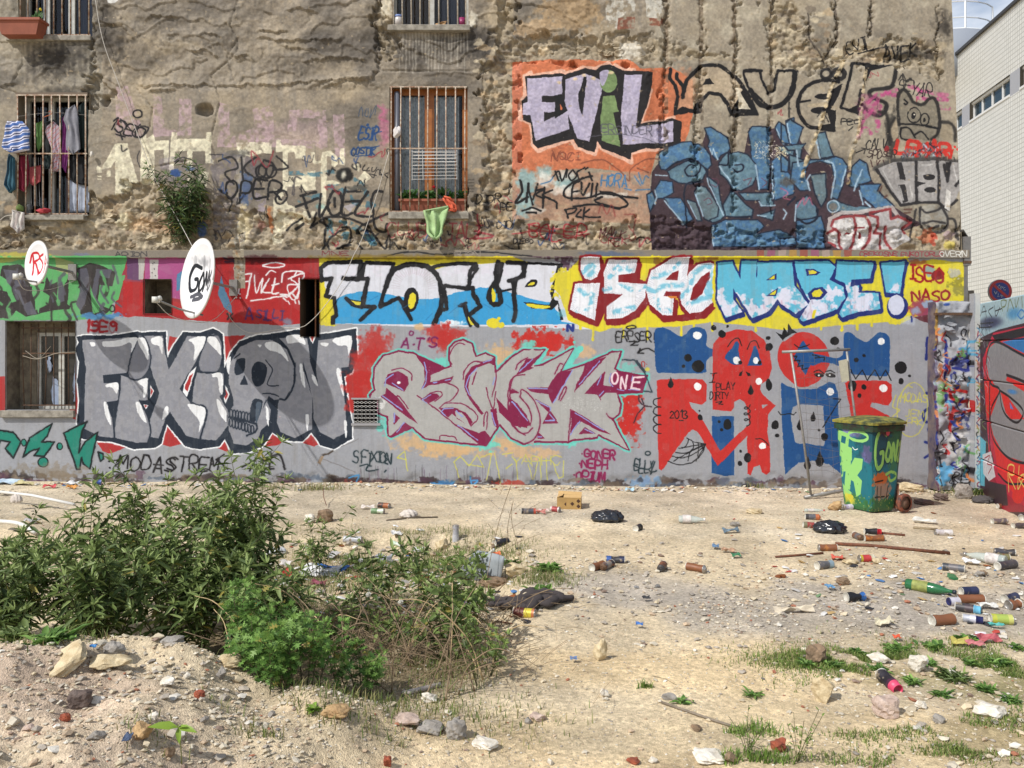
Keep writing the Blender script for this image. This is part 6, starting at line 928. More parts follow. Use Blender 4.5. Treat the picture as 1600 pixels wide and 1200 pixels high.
pebbles('ground_grit',[scatter(12000,U(-1,3.8),U(2.3,5.2),.004,.014,frus,2),scatter(1500,U(-.5,4),U(2.4,5),.01,.035,frus,4),scatter(5500,U(-6,6),U(6.2,10.2),.008,.03,frus,3),scatter(900,U(-6.3,5.6),Nn(10.2,.1),.015,.07,None,2),scatter(400,U(-3.5,.2),U(5.3,7.4),.02,.08,None,2),scatter(500,U(1.6,3.2),U(3.0,4.6),.015,.06,frus,3)],[.26,.26,.12,.04,.09,.14,.02,.02,.05,0],'loose grit and chips scattered over the sandy ground',3)
TONES=np.array([lin(c)for c in((224,222,218),(200,196,190),(90,130,180),(170,70,60),(60,60,64),(120,150,110),(190,160,110),(140,84,50))])
n_=620;X=np.concatenate([rgn.uniform(-2.2,.1,300),rgn.uniform(2,4.8,170),rgn.uniform(-6,5.4,150)]);Y=np.concatenate([rgn.normal(6.2,.55,300),rgn.normal(6.0,.9,170),rgn.normal(10.15,.12,150)]);s=rgn.uniform(.008,.045,n_)
P=np.stack([X,Y,gz(X,Y)+.006],1);V,F=batch(OCT,OCF,P,np.stack([s,s*rgn.uniform(.4,1,n_),s*rgn.uniform(.08,.3,n_)],1),44);me=mesh_np('litter_crumbs',V,F);set_tone(me,np.repeat(TONES[rgn.choice(8,n_,p=[.34,.2,.1,.07,.09,.05,.08,.07])]*rgn.uniform(.7,1,(n_,1)),len(OCT),0));tag(obj('litter_crumbs',me,m_peb),'tiny scraps of paper, plastic and glass strewn over the ground','litter',None,'stuff')
# individual rocks
m_r={k:mat('rock_'+k,c,.92,rgb2=c2,vs=22,bump=.9,bs=45)for k,c,c2 in(('pale',(208,192,158),(176,156,120)),('white',(224,218,206),(196,186,168)),('grey',(160,154,146),(128,122,114)),('tan',(186,156,112),(150,118,82)),('brick',(160,84,58),(126,66,48)),('pink',(196,176,162),(172,150,136)),('brown',(142,118,94),(110,92,72)),('dark',(112,98,90),(84,70,64)))}
GRK='stones and rubble lumps lying about the ground'
def rock(px,py,w,h,m,label,name='rock',dp=.8,blocky=0,seed=None,rz=0,rx=0,sub=3,rough=.22,ry=0):
 p=ghit(px,py+h*.42);k=p.y/FPX;W,H=w*k,h*k;me=rock_mesh(name,seed or int(px*7+py),sub,(1,1,1),blocky,rough);V=np.zeros(len(me.vertices)*3);me.vertices.foreach_get('co',V);V=V.reshape(-1,3);V=(V-V.min(0))/(V.max(0)-V.min(0))-.5
 me.vertices.foreach_set('co',(V*(W,W*dp,H*1.12)).ravel());o=obj(name,me,m_r[m]);o.location=p+Vector((0,W*dp*.3,H*.44));o.rotation_euler=(rx,ry,rz);me.polygons.foreach_set('use_smooth',[False]*len(me.polygons));return tag(o,label,'rock' if name!='brick' else 'brick',GRK)
for a in((1290,1082,38,40,'pale','pale pointed stone standing on bare sand, right foreground','rock',.8,0,11),(1390,1110,42,30,'pink','square pinkish block just below the crushed pink-ended can','rock',.8,.85,5),(1278,1027,32,30,'brown','brown upright stone at the left end of the weed strip','rock',.8,.3,9),(938,1019,24,34,'pale','small pale stone standing upright alone on open sand','rock',.7,0,21),(945,1085,15,13,'white','small white pebble-like lump in the sand, centre foreground'),(216,1148,34,30,'tan','rounded tan stone on the mound left of the seedling'),(263,1180,17,18,'brown','small brown stone at the foot of the seedling'),(92,1042,74,20,'pale','largest tilted concrete slab on the left of the mound','concrete_slab',.75,.95,31,.25,.45,3,.2,-.62),(176,1019,36,24,'grey','flat grey stone on the crest of the mound','rock',.8,.3),(165,1040,70,20,'pale','long crumbly lump behind the dark brick on the mound'),(121,1097,36,26,'dark','dark burnt brick fragment in the mound','brick',.7,.9,8,.3),(263,1004,40,12,'grey','low grey slab end under the big bush'),(356,1037,40,16,'pale','pale block at the right end of the mound crest','rock',.8,.7,3,-.3),(345,1055,16,22,'grey','small grey stone below the pale block on the mound'),(522,1116,44,16,'tan','rust-brown flat stone at the edge of the green weeds','rock',.8,.3),(634,1130,42,14,'pink','flat pinkish stone right of the rust-brown one','rock',.9,.4),(672,1142,44,16,'grey','flat grey stone touching the split block','rock',.8,.3),(712,1145,34,27,'grey','square split grey block, lower centre','rock',.8,.9,14,.2),(757,1166,42,12,'white','cream wedge-shaped slab beside the split block','rock',.7,.6,6,-.5),(605,1192,13,18,'brick','orange-red brick stub poking up at the bottom edge','brick',.8,.9,4,.1,.4),(507,808,26,19,'brown','square brown block on the far left of the bare ground','rock',.8,.8,2),(483,812,18,14,'white','pale stone touching the square brown block'),(1308,792,24,15,'tan','rounded tan stone against the foot of the wheelie bin'),(1424,763,46,14,'pale','long pale slab at the wall foot right of the bin','rock',.8,.4),(1508,770,30,24,'grey','triangular grey slab leaning near the gate','rock',.5,.5,8),(1472,778,22,11,'dark','dark slate plate on a small heap near the pier','rock',.8,.8),(1447,786,30,7,'dark','flat dark slate lying left of the slate plate','rock',.8,.8),(1318,910,22,11,'brown','brown flat stone in the gravel above the crushed blue can','rock',.8,.4),(1219,1168,26,20,'brick','reddish stone at the bottom right','rock',.8,.2),(1470,1126,20,13,'grey','rounded grey stone right of the pink block'),(670,1092,26,16,'white','white chalky lump beside the pale stick'),(1437,1041,32,26,'white','white stone half hidden in the right weeds'),(1375,1031,34,14,'white','flat white stone among the right weeds'),(1555,1116,50,18,'white','crumbled white chalk heap at the right edge'),(1440,1103,20,12,'white','small white stone between block and chalk heap'),(841,1124,28,11,'pink','flat pinkish chip lying on open sand'),(825,1128,12,10,'grey','small grey stone left of the pinkish chip'),(1110,1188,46,14,'white','whitish flat slab at the bottom edge','rock',.9,.6),(1142,1188,26,14,'brown','brown stone on the right end of the whitish slab'),(1089,1140,18,9,'brown','thin brown chip below the grey cane'),(1046,1090,24,10,'grey','grey flat stone at the upper end of the grey cane'),(310,1088,18,13,'brick','small red brick shard on the mound, right side','brick',.8,.5),(100,1124,16,13,'brick','small red brick shard low on the mound, left side','brick',.8,.5),(258,1067,26,11,'white','white oval stone in the middle of the mound'),(238,1123,16,12,'white','small white stone above the rounded tan one'),(147,1097,24,11,'white','white flint right of the dark brick'),(291,1058,12,9,'white','tiny white stone right of the oval one'),(147,1152,26,14,'grey','dark grey slate chip low on the mound'),(40,1140,24,9,'pink','flat pinkish stone at the left edge of the mound'),(860,1192,10,10,'white','little white stone next to the brick-red chip'),(990,1192,22,9,'brick','brick-red chip on the bottom edge, centre'),(1021,1190,16,8,'white','small whitish stone on the bottom edge, centre'),(806,893,36,22,'pale','pale concrete lump beside the green clump'),(770,912,46,14,'brown','low brown slab in front of the broken grey shell','rock',.8,.5),(690,852,22,18,'pale','pale stone left of the silver can','rock'),(1395,797,9,5,'white','white crumb by the bin wheel'),(1180,800,26,7,'pale','flat pale board-like stone on the far ground','rock',.7,.8),(1149,820,16,7,'grey','pale grey flat stone left of the thin glass shards','rock',.7,.5),(1371,878,14,9,'pale','rounded pale stone beside the red and yellow can'),(1331,879,26,8,'pale','long pale stone between two cans','rock',.6,.3),(1540,897,14,9,'brown','brown pebble right of the green shard'),(1462,915,20,10,'pink','pinkish stone against the green bottle'),(1532,898,16,10,'grey','dusty lump below the clear bottle')):
 rock(*a)
# ground sticks
def stick(name,label,cat,pts,r,m,lift=.01,zadd=None,sm_=False):
 P=[ghit(x,y)for x,y in pts];P=[p+Vector((0,0,lift+(zadd[i]if zadd else 0)))for i,p in enumerate(P)];b=MB();b.tube(P,r,7,sm=sm_);o=b.build(name,m,None,True,off=P[0]);o.location=P[0];return tag(o,label,cat)
m_dry=mat('dry_cane',(156,140,112),.8,rgb2=(120,104,80),vs=30);m_rod=mat('rusty_rod',(118,72,50),.8,rgb2=(88,56,42),vs=40);m_pvc=mat('white_pvc',(214,212,206),.4)
stick('rusty_rod','long rusty iron rod lying right of the rusty can','rod',[(1305,852),(1360,855),(1410,860),(1484,867)],.014,m_rod,.015)
stick('thin_stick','thin brown stick lying left of the rusty can','stick',[(1212,872),(1250,869),(1286,866)],.009,m_rod);stick('wooden_lath','pale lath pointing at the white can','stick',[(1427,826),(1465,829)],.013,m_dry);stick('bent_stick','brown stick right of the red capped can','stick',[(1372,834),(1414,838)],.012,m_rod)
stick('grey_cane','grey cane lying across sand below the small grass patch','cane',[(1034,1100),(1080,1116),(1120,1130),(1152,1140)],.0065,mat('grey_cane',(134,122,106),.8,var=.3,vs=40),.008)
stick('pale_stick','pale peeled stick at the foot of the brambles','stick',[(628,1088),(650,1083),(688,1074)],.013,mat('peeled_wood',(198,186,176),.7,var=.25,vs=40),.012);stick('white_pipe','long thin white pipe behind the left bush, hung with a rag','pipe',[(0,786),(50,792),(116,799)],.016,m_pvc,.12,(.0,0,-.05));stick('white_tube','short bent white tube at the left edge, nearer than the pipe','pipe',[(0,832),(30,836),(56,842)],.019,m_pvc,.1,(0,0,-.05),True)
stick('thin_slat','thin dark slat lying under the white rag','stick',[(604,814),(640,810),(684,809)],.008,mat('dark_slat',(92,80,66),.9),.006);stick('curved_strap','short curved brown strap below the dark cloth','strap',[(766,980),(778,973),(800,976)],.005,m_rod,.006,None,True);stick('wire_by_wall','thin bent twig standing by the far left block','twig',[(505,782),(506,788),(510,794)],.004,m_rod,.03,(.1,.04,0))  # the slat under the rag has one even dark brown
# CANS, BAGS, BOTTLES
_cm={}
def band_mat(cols,rust=0.0,metal=0.2,rough=.5,seed=0):
 """a printed can: colour bands along its own axis, chipped and rusted"""
 key=(tuple(cols),rust,seed)
 if key in _cm:return _cm[key]
 m=bpy.data.materials.new('can_print');m.use_nodes=True;t=m.node_tree;b=t.nodes['Principled BSDF'];b.inputs['Roughness'].default_value=rough;b.inputs['Metallic'].default_value=metal*(1-rust)
 o=t.nodes.new('ShaderNodeTexCoord');s=t.nodes.new('ShaderNodeSeparateXYZ');r=t.nodes.new('ShaderNodeMapRange');r.inputs[1].default_value=-.1;r.inputs[2].default_value=.1;c=t.nodes.new('ShaderNodeValToRGB');c.color_ramp.interpolation='CONSTANT'
 n=t.nodes.new('ShaderNodeTexNoise');n.inputs['Scale'].default_value=30;n.inputs['Detail'].default_value=6;mp=t.nodes.new('ShaderNodeMapping');mp.inputs['Location'].default_value=(seed*3.1,seed,0);x=t.nodes.new('ShaderNodeMix');x.data_type='RGBA'
 while len(c.color_ramp.elements)<len(cols):c.color_ramp.elements.new(.5)
 for i,q in enumerate(cols):c.color_ramp.elements[i].position=i/len(cols);c.color_ramp.elements[i].color=(*lin(q),1)
 t.links.new(o.outputs['Object'],s.inputs[0]);t.links.new(s.outputs[0],r.inputs[0]);t.links.new(r.outputs[0],c.inputs[0]);t.links.new(o.outputs['Object'],mp.inputs[0]);t.links.new(mp.outputs[0],n.inputs['Vector'])
 k=t.nodes.new('ShaderNodeMapRange');k.inputs[1].default_value=.62-rust*.37;k.inputs[2].default_value=.72-rust*.37;t.links.new(n.outputs['Fac'],k.inputs[0]);t.links.new(k.outputs[0],x.inputs[0]);t.links.new(c.outputs[0],x.inputs[6]);x.inputs[7].default_value=(*lin((124,78,50)if rust>.2 else(150,136,116)),1);t.links.new(x.outputs[2],b.inputs['Base Color']);_cm[key]=m;return m
m_tin=mat('tin',(176,172,166),.35,metal=.7,var=.3,vs=60);m_cup=mat('rusty_cup',(112,84,62),.6,metal=.3,var=.4,vs=80);m_in=mat('can_bottom',(206,202,190),.5,var=.3,vs=50)
def can_meshes(L,r,kind,crush,seed):
 h=L/2;rg=np.random.default_rng(seed);b1=MB();b1.lathe([(-h+.004,r*.99),(-h+.004,r*.995),(-h*.45,r),(-h*.1,r),(h*.3,r),(h-.004,r)][1:]if 0 else[(-h+.003,r)]+[(-h+.003+(L-.006)*i/7,r)for i in range(1,8)],20);b1.f=b1.f[:-2]
 V=np.array([tuple(v)for v in b1.v])
 if crush:
  k=np.exp(-((V[:,0]-rg.uniform(-.02,.03))/(L*.22))**2)*crush;V[:,2]*=1-k*.5;V[:,1]*=1-k*.22;V+=rg.normal(0,.0022*crush,V.shape)
 body=mesh_np('body',V,b1.f,True);b2=MB()
 if kind=='spray':b2.lathe([(h-.003,r*1.03),(h+.001,r*1.03),(h+.003,r*.97),(h+.011,r*.74),(h+.016,r*.5),(h+.018,r*.5),(h+.016,r*.40),(h+.013,r*.12),(h+.022,.0035),(h+.024,.0001)],20)
 elif kind=='cap':b2.lathe([(h-.003,r*1.0),(h+.001,r*.92),(h+.001,r*.9),(h+.034,r*.86),(h+.038,r*.8),(h+.034,r*.74),(h+.008,r*.70),(h+.006,.0001)],20)
 else:b2.lathe([(h-.003,r),(h+.002,r*.9),(h+.004,r*.84),(h+.0,r*.8),(h+.0,.0001)],20)
 b3=MB();b3.lathe([(-h+.004,r*.96),(-h-.001,r*1.02),(-h-.003,r*1.0),(-h-.001,r*.92),(-h+.012,r*.6),(-h+.016,.0001)],20);return body,mesh_np('top',[tuple(v)for v in b2.v],b2.f,True),mesh_np('base',[tuple(v)for v in b3.v],b3.f,True)
_cache={}
def can(px,py,ang,cols,label,kind='spray',rust=0.0,L=.16,r=.0325,top=None,crush=0,tilt=0.0,cat='can',dz=0.0,stand=False,name='spray_can'):
 """ang: compass turn of the can's nozzle end, 0 = right, 90 = away"""
 crush=crush or(0,.3,.55)[int(px)%3];L*=.86+int(py)%5*.03;r*=.94;p=ghit(px,py);key=(L,r,kind,crush)
 if key not in _cache:_cache[key]=can_meshes(L,r,kind,crush,len(_cache))
 t=thing(name,label,cat,(p.x,p.y+r*.3,p.z+(L/2 if stand else r)*.84+dz),0,'discarded cans lying about the ground');t.rotation_euler=Euler((random.uniform(0,6.2),-R(90)if stand else-tilt,R(ang)),'XYZ')
 for me,nm,m in zip(_cache[key],('body','top','base'),(band_mat(cols,rust,seed=len(_cache)%5+int(px)%4),top or m_tin,m_in)):
  o=obj(nm,me,None,t)
  if not me.materials:me.materials.append(m)
  o.material_slots[0].link='OBJECT';o.material_slots[0].material=m
 return t
rust,dk,gy,navy,blk=(138,84,46),(56,54,56),(104,100,102),(38,44,72),(30,30,34);cupR=m_cup
mt=lambda n,c:mat(n,c,.45)
can(934,890,48,[rust,(146,92,50)],'rusty brown can, left of the crossed trio on the gravel, pale open end showing','drink',.75,.17);can(962,880,172,[navy,dk,(60,90,150)],'dark can with a blue end lying behind the crossed trio','drink',.1,.17);can(949,889,236,[dk,(150,140,128),gy],'dark and silver spray can at the front of the crossed trio','spray',.25,.15,top=cupR)
can(1035,891,252,[(96,76,68),(84,60,54)],'dark reddish spray can on gravel between the trio and the orange-brown can','spray',.5,.15,top=mt('dark_cup',(60,56,54)));can(1087,893,322,[(156,92,50),rust],'orange-brown rusted spray can with a pale ring','spray',.7,.15,top=m_tin)
can(826,803,2,[dk,gy,(76,78,84),(170,70,50)],'grey spray can with a red ring left of the cardboard box','drink',.1,.16);can(868,800,330,[(196,176,172),(150,60,60),(200,190,186)],'small white and red drink can in front of the cardboard box','drink',.05,.115,name='drink_can');can(997,829,55,[dk,(44,44,44)],'dark short can with a white open end facing the viewer, below the left black bag','drink',.1,.1,name='drink_can')
can(1269,812,350,[dk,(90,90,96),(176,100,60)],'dark spray can with an orange end above the right black bag','spray',.15,.14,top=mt('orange_ring',(180,96,56)));can(1267,825,352,[(120,116,90),(150,64,60),(200,190,186)],'olive, red and white can at the left end of the right black bag','drink',.15,.16);can(1341,843,275,[(110,90,80),gy],'brown can seen end on beside the right black bag','spray',.3,.12,top=cupR)
can(1361,835,350,[blk,(40,36,40)],'black can with a bright red cap','cap',0,.13,top=mt('red_cap',(190,34,48)));can(1366,846,2,[(170,104,44),(150,92,44)],'orange rusty crumpled can below the red capped one','drink',.6,.2,crush=.5);can(1294,861,178,[rust,(160,104,54)],'rusty can lying at the left end of the long rod','drink',.75,.17);can(1289,889,22,[gy,(96,96,100),(130,150,160)],'grey can with a wide pale open end, left of the red and yellow can','drink',.15,.15,.036)
can(1354,878,184,[(196,190,160),(180,60,60),(190,170,60)],'small red, yellow and white can','drink',.1,.12,name='drink_can');can(1475,837,174,[(206,202,200),(196,190,190)],'white spray can lying on pale ground','drink',.08,.16);can(1337,940,10,[blk,(34,34,40),(46,96,160)],'crushed black and blue can on the gravel','drink',.05,.15,.036,crush=1.0)
can(1491,893,148,[(90,92,98),gy,(60,64,70)],'dark grey can with a clear open end, right of the pale ground','drink',.15,.16);can(1573,889,203,[(82,78,80),(74,70,74)],'large dark grey can at the right edge with a cream end','drink',.1,.2,.037,top=m_in);can(1571,868,160,[dk,(70,70,76)],'dark can behind the olive one, right edge','drink',.2,.16);can(1563,876,170,[(120,116,80),(134,128,90)],'olive green can between two dark ones','drink',.3,.16)
can(1562,819,2,[(110,100,102),(96,88,90)],'dark mauve spray can on far ground near the gate','spray',.2,.14);can(1598,826,2,[(84,78,80),(90,84,86)],'long dark can cut by the right edge','drink',.2,.2);can(1568,795,185,[(110,62,48),(120,70,52)],'rust red can with a white end beside the gate','drink',.5,.15,top=m_in);can(1597,812,60,[(180,180,184),gy],'short pale can at the right edge below the gate','drink',.1,.1)
can(1474,977,14,[rust,(142,86,50)],'big rusty tin with a wide pale open end beside the right weeds','drink',.85,.17,.037);can(1517,943,178,[(126,70,40),(134,76,46)],'long brown rusted can lying across the heap of cans','drink',.85,.19,.034);can(1515,930,8,[navy,(50,54,84)],'navy blue can lying behind the long brown one','drink',.1,.14)
can(1509,957,325,[dk,(70,60,64)],'dark can with a light blue collar below the long brown one','cap',.1,.12,top=mt('light_blue_cap',(110,180,210)));can(1516,973,330,[(170,172,180),(190,190,200)],'clear plastic cup can with a navy cap, lowest of the heap','cap',0,.08,.028,top=mt('navy_cap',(32,34,84)),crush=.2);can(1566,975,350,[(180,184,70),(160,178,84),(194,194,110)],'bright yellow and green drink can','drink',0,.15,.034,name='drink_can')
can(1491,946,186,[(190,186,196),(200,196,204)],'short clear can with a navy rim right of the green bottle neck','drink',0,.08,.03,top=mt('navy_cap',(32,34,84)));can(1580,941,25,[navy,(56,60,84)],'navy can at the right edge above the torn rusty tin','drink',.2,.14);can(1585,952,200,[(150,92,50),rust],'torn rusty tin at the right edge','drink',.9,.1,.036,crush=1.0)
can(1388,1072,278,[(48,44,48),(40,36,44),(70,40,60)],'black crushed spray can with a pink collar above the square block','cap',0,.12,.034,top=mt('pink_collar',(206,70,104)),crush=.6,tilt=-.15);can(820,965,340,[(92,40,34),(84,36,32),(196,180,60),(176,110,70)],'dark red and yellow drink can at the edge of the dark cloth','drink',0,.165,.034,name='drink_can')
can(722,949,164,[(206,208,214),(60,80,150),(200,204,210)],'flattened white and blue drink can by the dark cloth','drink',0,.15,.026,crush=.7,name='drink_can');can(738,945,118,[(150,100,70),(180,180,184)],'brown and silver drink can standing on its side by the blue one','drink',.2,.14,.03,name='drink_can')
can(551,848,352,[(190,190,192),(176,178,182)],'silver can lying in the rubbish left of centre','drink',.1,.17);can(712,846,40,[(190,190,194),(170,170,176)],'silver can standing upright in the weeds','drink',.1,.17,stand=True);can(783,852,38,[(50,50,60),(40,42,50)],'black can behind the broken grey shell','drink',.1,.16)
can(620,853,310,[(190,206,186),(206,214,204)],'slim pale green tube among the weeds','drink',0,.17,.02,name='drink_can');can(590,803,350,[(110,136,100),(190,200,180)],'green drink can on the far ground with scraps','drink',.1,.14,name='drink_can');can(600,794,335,[dk,(150,90,56)],'dark can with an orange end behind the green one','drink',.3,.14);can(1325,796,8,[(170,160,190),(190,186,200)],'pale lilac can half under the wheelie bin','drink',.1,.12)
can(152,758,20,[(40,66,130),(50,76,140)],'blue cup lying against the wall foot on the left','drink',0,.09,.04,name='drink_can')
# crumpled things
def crumple(name,label,cat,px,py,w,h,m,seed,dp=.8,k=.22,freq=5,parent=None,sub=4,flat=1.0,group=None,lift=.42):
 import bmesh
 p=ghit(px,py+h*.4);s=p.y/FPX;bm=bmesh.new();bmesh.ops.create_icosphere(bm,subdivisions=sub,radius=.5);rg=random.Random(seed);a=[rg.uniform(0,6)for _ in range(9)]
 for v in bm.verts:
  q=v.co.normalized();f=1+k*(abs(math.sin(q.x*freq+a[0]+q.y*3))+.6*abs(math.sin(q.y*freq*1.7+a[1]+q.z*4))+.4*abs(math.sin(q.z*freq*2.6+q.x*7+a[2]))-1)+.06*math.sin(q.x*23+a[3])*math.sin(q.y*21+a[4])
  if q.z<0:q=Vector((q.x,q.y,q.z*.5))
  v.co=q*f*.5
 me=bpy.data.meshes.new(name);bm.to_mesh(me);bm.free();V=np.zeros(len(me.vertices)*3);me.vertices.foreach_get('co',V);V=V.reshape(-1,3);V=(V-V.min(0))/(V.max(0)-V.min(0))-.5;me.vertices.foreach_set('co',(V*(w*s,w*s*dp,h*s*1.1)).ravel())
 me.polygons.foreach_set('use_smooth',[True]*len(me.polygons));o=obj(name,me,m);o.location=p+Vector((0,w*s*dp*.3,h*s*lift));return tag(o,label,cat,group)
m_bin=mat('black_plastic_film',(34,36,42),.22,spec=.8,bump=.5,bs=25);m_clear=mat('cloudy_plastic',(206,210,212),.25,spec=.7,alpha=.72);m_cloth=mat('dark_cloth',(62,56,56),.95,bump=.3,bs=30)
crumple('rubbish_bag','black rubbish bag lying left of the small dark can','rubbish bag',950,809,54,20,m_bin,3,.7);crumple('rubbish_bag','black rubbish bag lying in front of the wheelie bin among cans','rubbish bag',1300,826,54,21,m_bin,8,.7,.28)
crumple('white_rag','crumpled white rag on the far ground left of centre','rag',638,804,30,13,mat('dirty_white',(206,196,186),.9,var=.2,vs=20),5)
ct=thing('dark_cloth','dark grey twisted garment lying on the sand by a drink can','garment',tuple(ghit(850,945)),0)
for i,pts in enumerate(([(750,948),(780,944),(812,946),(845,942),(880,940),(896,940)],[(790,950),(820,940),(850,932),(880,936)],[(800,954),(826,958),(842,944),(864,946),(880,944)],[(812,936),(826,928),(838,938),(830,948)],[(756,952),(784,954),(806,950),(820,942)],[(840,950),(856,952),(870,944),(896,942)])):
 b=MB();P=[ghit(*q)+Vector((0,0,.022+.012*(i%3)))for q in pts];P=smooth3(P);b.tube(P,[.012+.03*math.sin(math.pi*(j+.6)/(len(P)+.5))*(.8+.3*math.sin(j*1.9+i))for j in range(len(P))],9);b.v=[(v[0],v[1],ct.location.z+(v[2]-ct.location.z)*.8)for v in b.v];b.build('fold',m_cloth,ct,True,off=ct.location)
o=crumple('dark_sock','small dark rolled cloth at the edge of the brambles','cloth',706,962,18,10,m_cloth,9)
p=ghit(889,796);s=p.y/FPX;bx=thing('cardboard_box','small open cardboard box with dark printed marks standing near the wall','box',tuple(p),-.12);mc=mat('cardboard',(172,138,84),.85,var=.15,vs=12);mc2=mat('cardboard_inside',(190,156,104),.85);w,h,d=.255,.125,.2
b=MB();b.box((-w/2,0,0),(w/2,.005,h));b.box((-w/2,d,0),(w/2,d+.005,h));b.box((-w/2,.005,0),(-w/2+.005,d,h));b.box((w/2-.005,.005,0),(w/2,d,h));b.box((-w/2+.006,.006,.001),(w/2-.006,d-.001,.005));b.build('carton',mc,bx)
b=MB();b.add([(-w/2+.07,-.003,h),(w/2,-.003,h),(w/2+.005,.07,h+.022),(-w/2+.07,.07,h+.02)],[(0,1,2,3),(3,2,1,0)]);b.add([(-w/2,.006,h),(-w/2+.06,.02,h+.02),(-w/2+.06,d,h+.015),(-w/2,d,h)],[(0,1,2,3)]);b.add([(w/2,d,h),(-w/2,d,h),(-w/2,d+.05,h+.03),(w/2,d+.06,h+.02)],[(0,1,2,3),(3,2,1,0)]);b.build('flap',mc2,bx)
b=MB()
for cx,cz in((-.03,.055),(.035,.06),(.1,.035),(.1,.09)):
 q=.022;b.quad((cx-q,-.002,cz),(cx,-.002,cz-q),(cx+(q if cx!=-.03 else 0),-.002,cz),(cx,-.002,cz+q))
b.build('printed_mark',mat('brown_ink',(70,46,34),.9),bx)
m_gb=mat('green_glass',(38,104,62),.12,spec=.8,alpha=.88);m_cb=mat('clear_plastic',(196,206,200),.12,spec=.8,alpha=.55)
def bottle(px,py,ang,L,r,m,label,name,cap=None,tilt=0,crush=0):
 p=ghit(px,py);t=thing(name,label,'bottle',(p.x,p.y,p.z+r),0);t.rotation_euler=Euler((.4,-tilt,R(ang)));b=MB();b.lathe([(-L/2+.01,.0001),(-L/2,r*.6),(-L/2,r*.92),(-L/2+.012,r),(-L*.1,r),(L*.08,r*.97),(L*.22,r*.8),(L*.34,r*.48),(L*.42,r*.34),(L*.5,r*.32)],22)
 o=b.build('glass_body' if 'glass' in name else 'body',m,t,True)
 if crush:
  for v in o.data.vertices:v.co.z*=1-crush*(.3+.3*math.sin(v.co.x*50));v.co.y*=1+crush*.1*math.sin(v.co.x*70)
 b=MB();b.lathe([(L*.49,r*.4),(L*.56,r*.4),(L*.565,.0001)],14);b.build('cap',cap or m_tin,t,True);b=MB();b.lathe([(-L*.35,r*1.012),(-L*.02,r*1.012)],22);b.f=b.f[:-2];b.build('paper_label',mat('scuffed_label_'+name,(150,156,84)if 'green' in name else(214,206,200),.7,var=.4,vs=30),t,True);return t
bottle(1452,927,318,.31,.039,m_gb,'large green bottle with torn yellow label lying on the right','green_glass_bottle',mt('dark_cap',(30,40,50)));bottle(1080,818,352,.24,.042,m_cb,'crumpled clear plastic bottle lying on far ground in the centre','plastic_bottle',mt('white_cap',(214,210,206)),crush=.5);bottle(1540,880,130,.3,.045,m_cb,'dusty clear plastic bottle among the cans at the right','plastic_bottle',crush=.4);bottle(1272,800,0,.2,.018,m_cb,'thin clear bottle with a red label above the dark spray can','small_bottle',mt('red_cap',(190,34,48)))
b=MB();p=ghit(1488,905);b.add([(-.04,0,.02),(-.02,.03,.04),(.03,.02,.03),(.05,-.01,0),(0,-.03,.0),(-.03,-.02,.01)],[(0,1,5),(1,2,4,5),(2,3,4)]);o=b.build('glass_shard',m_gb);o.location=p;tag(o,'small green glass shard above the big green bottle','glass')
def scrap(px,py,w,h,rgb,label,name='paper_scrap',cat='scrap',seed=1,lift=.02,curl=.02,sheen=.6):
 p=ghit(px,py);s=p.y/FPX;rg=random.Random(seed+int(px));W=w*s;D_=h*s*2.0;n=6;V=[];F=[]
 for j in range(n+1):
  for i in range(n+1):u,v=i/n-.5,j/n-.5;e=.1 if(i in(0,n)or j in(0,n))else 0;V.append((W*(u+rg.uniform(-e,e)*.6),D_*(v+rg.uniform(-e,e)),min(curl,W*.12)*(math.sin(u*7+seed)*math.cos(v*5+seed)+rg.uniform(-.4,.4))+.012))
 for j in range(n):
  for i in range(n):a=j*(n+1)+i;F.append((a,a+1,a+n+2,a+n+1))
 me=mesh_np(name,V,F,False);o=obj(name,me,mat('scrap_%d_%d_%d'%rgb,rgb,sheen,var=.2,vs=25));o.location=p+Vector((0,0,lift));o.rotation_euler=(rg.uniform(-.1,.1)+.12,0,rg.uniform(-.4,.4));md=o.modifiers.new('thickness','SOLIDIFY');md.thickness=.003;return tag(o,label,cat)
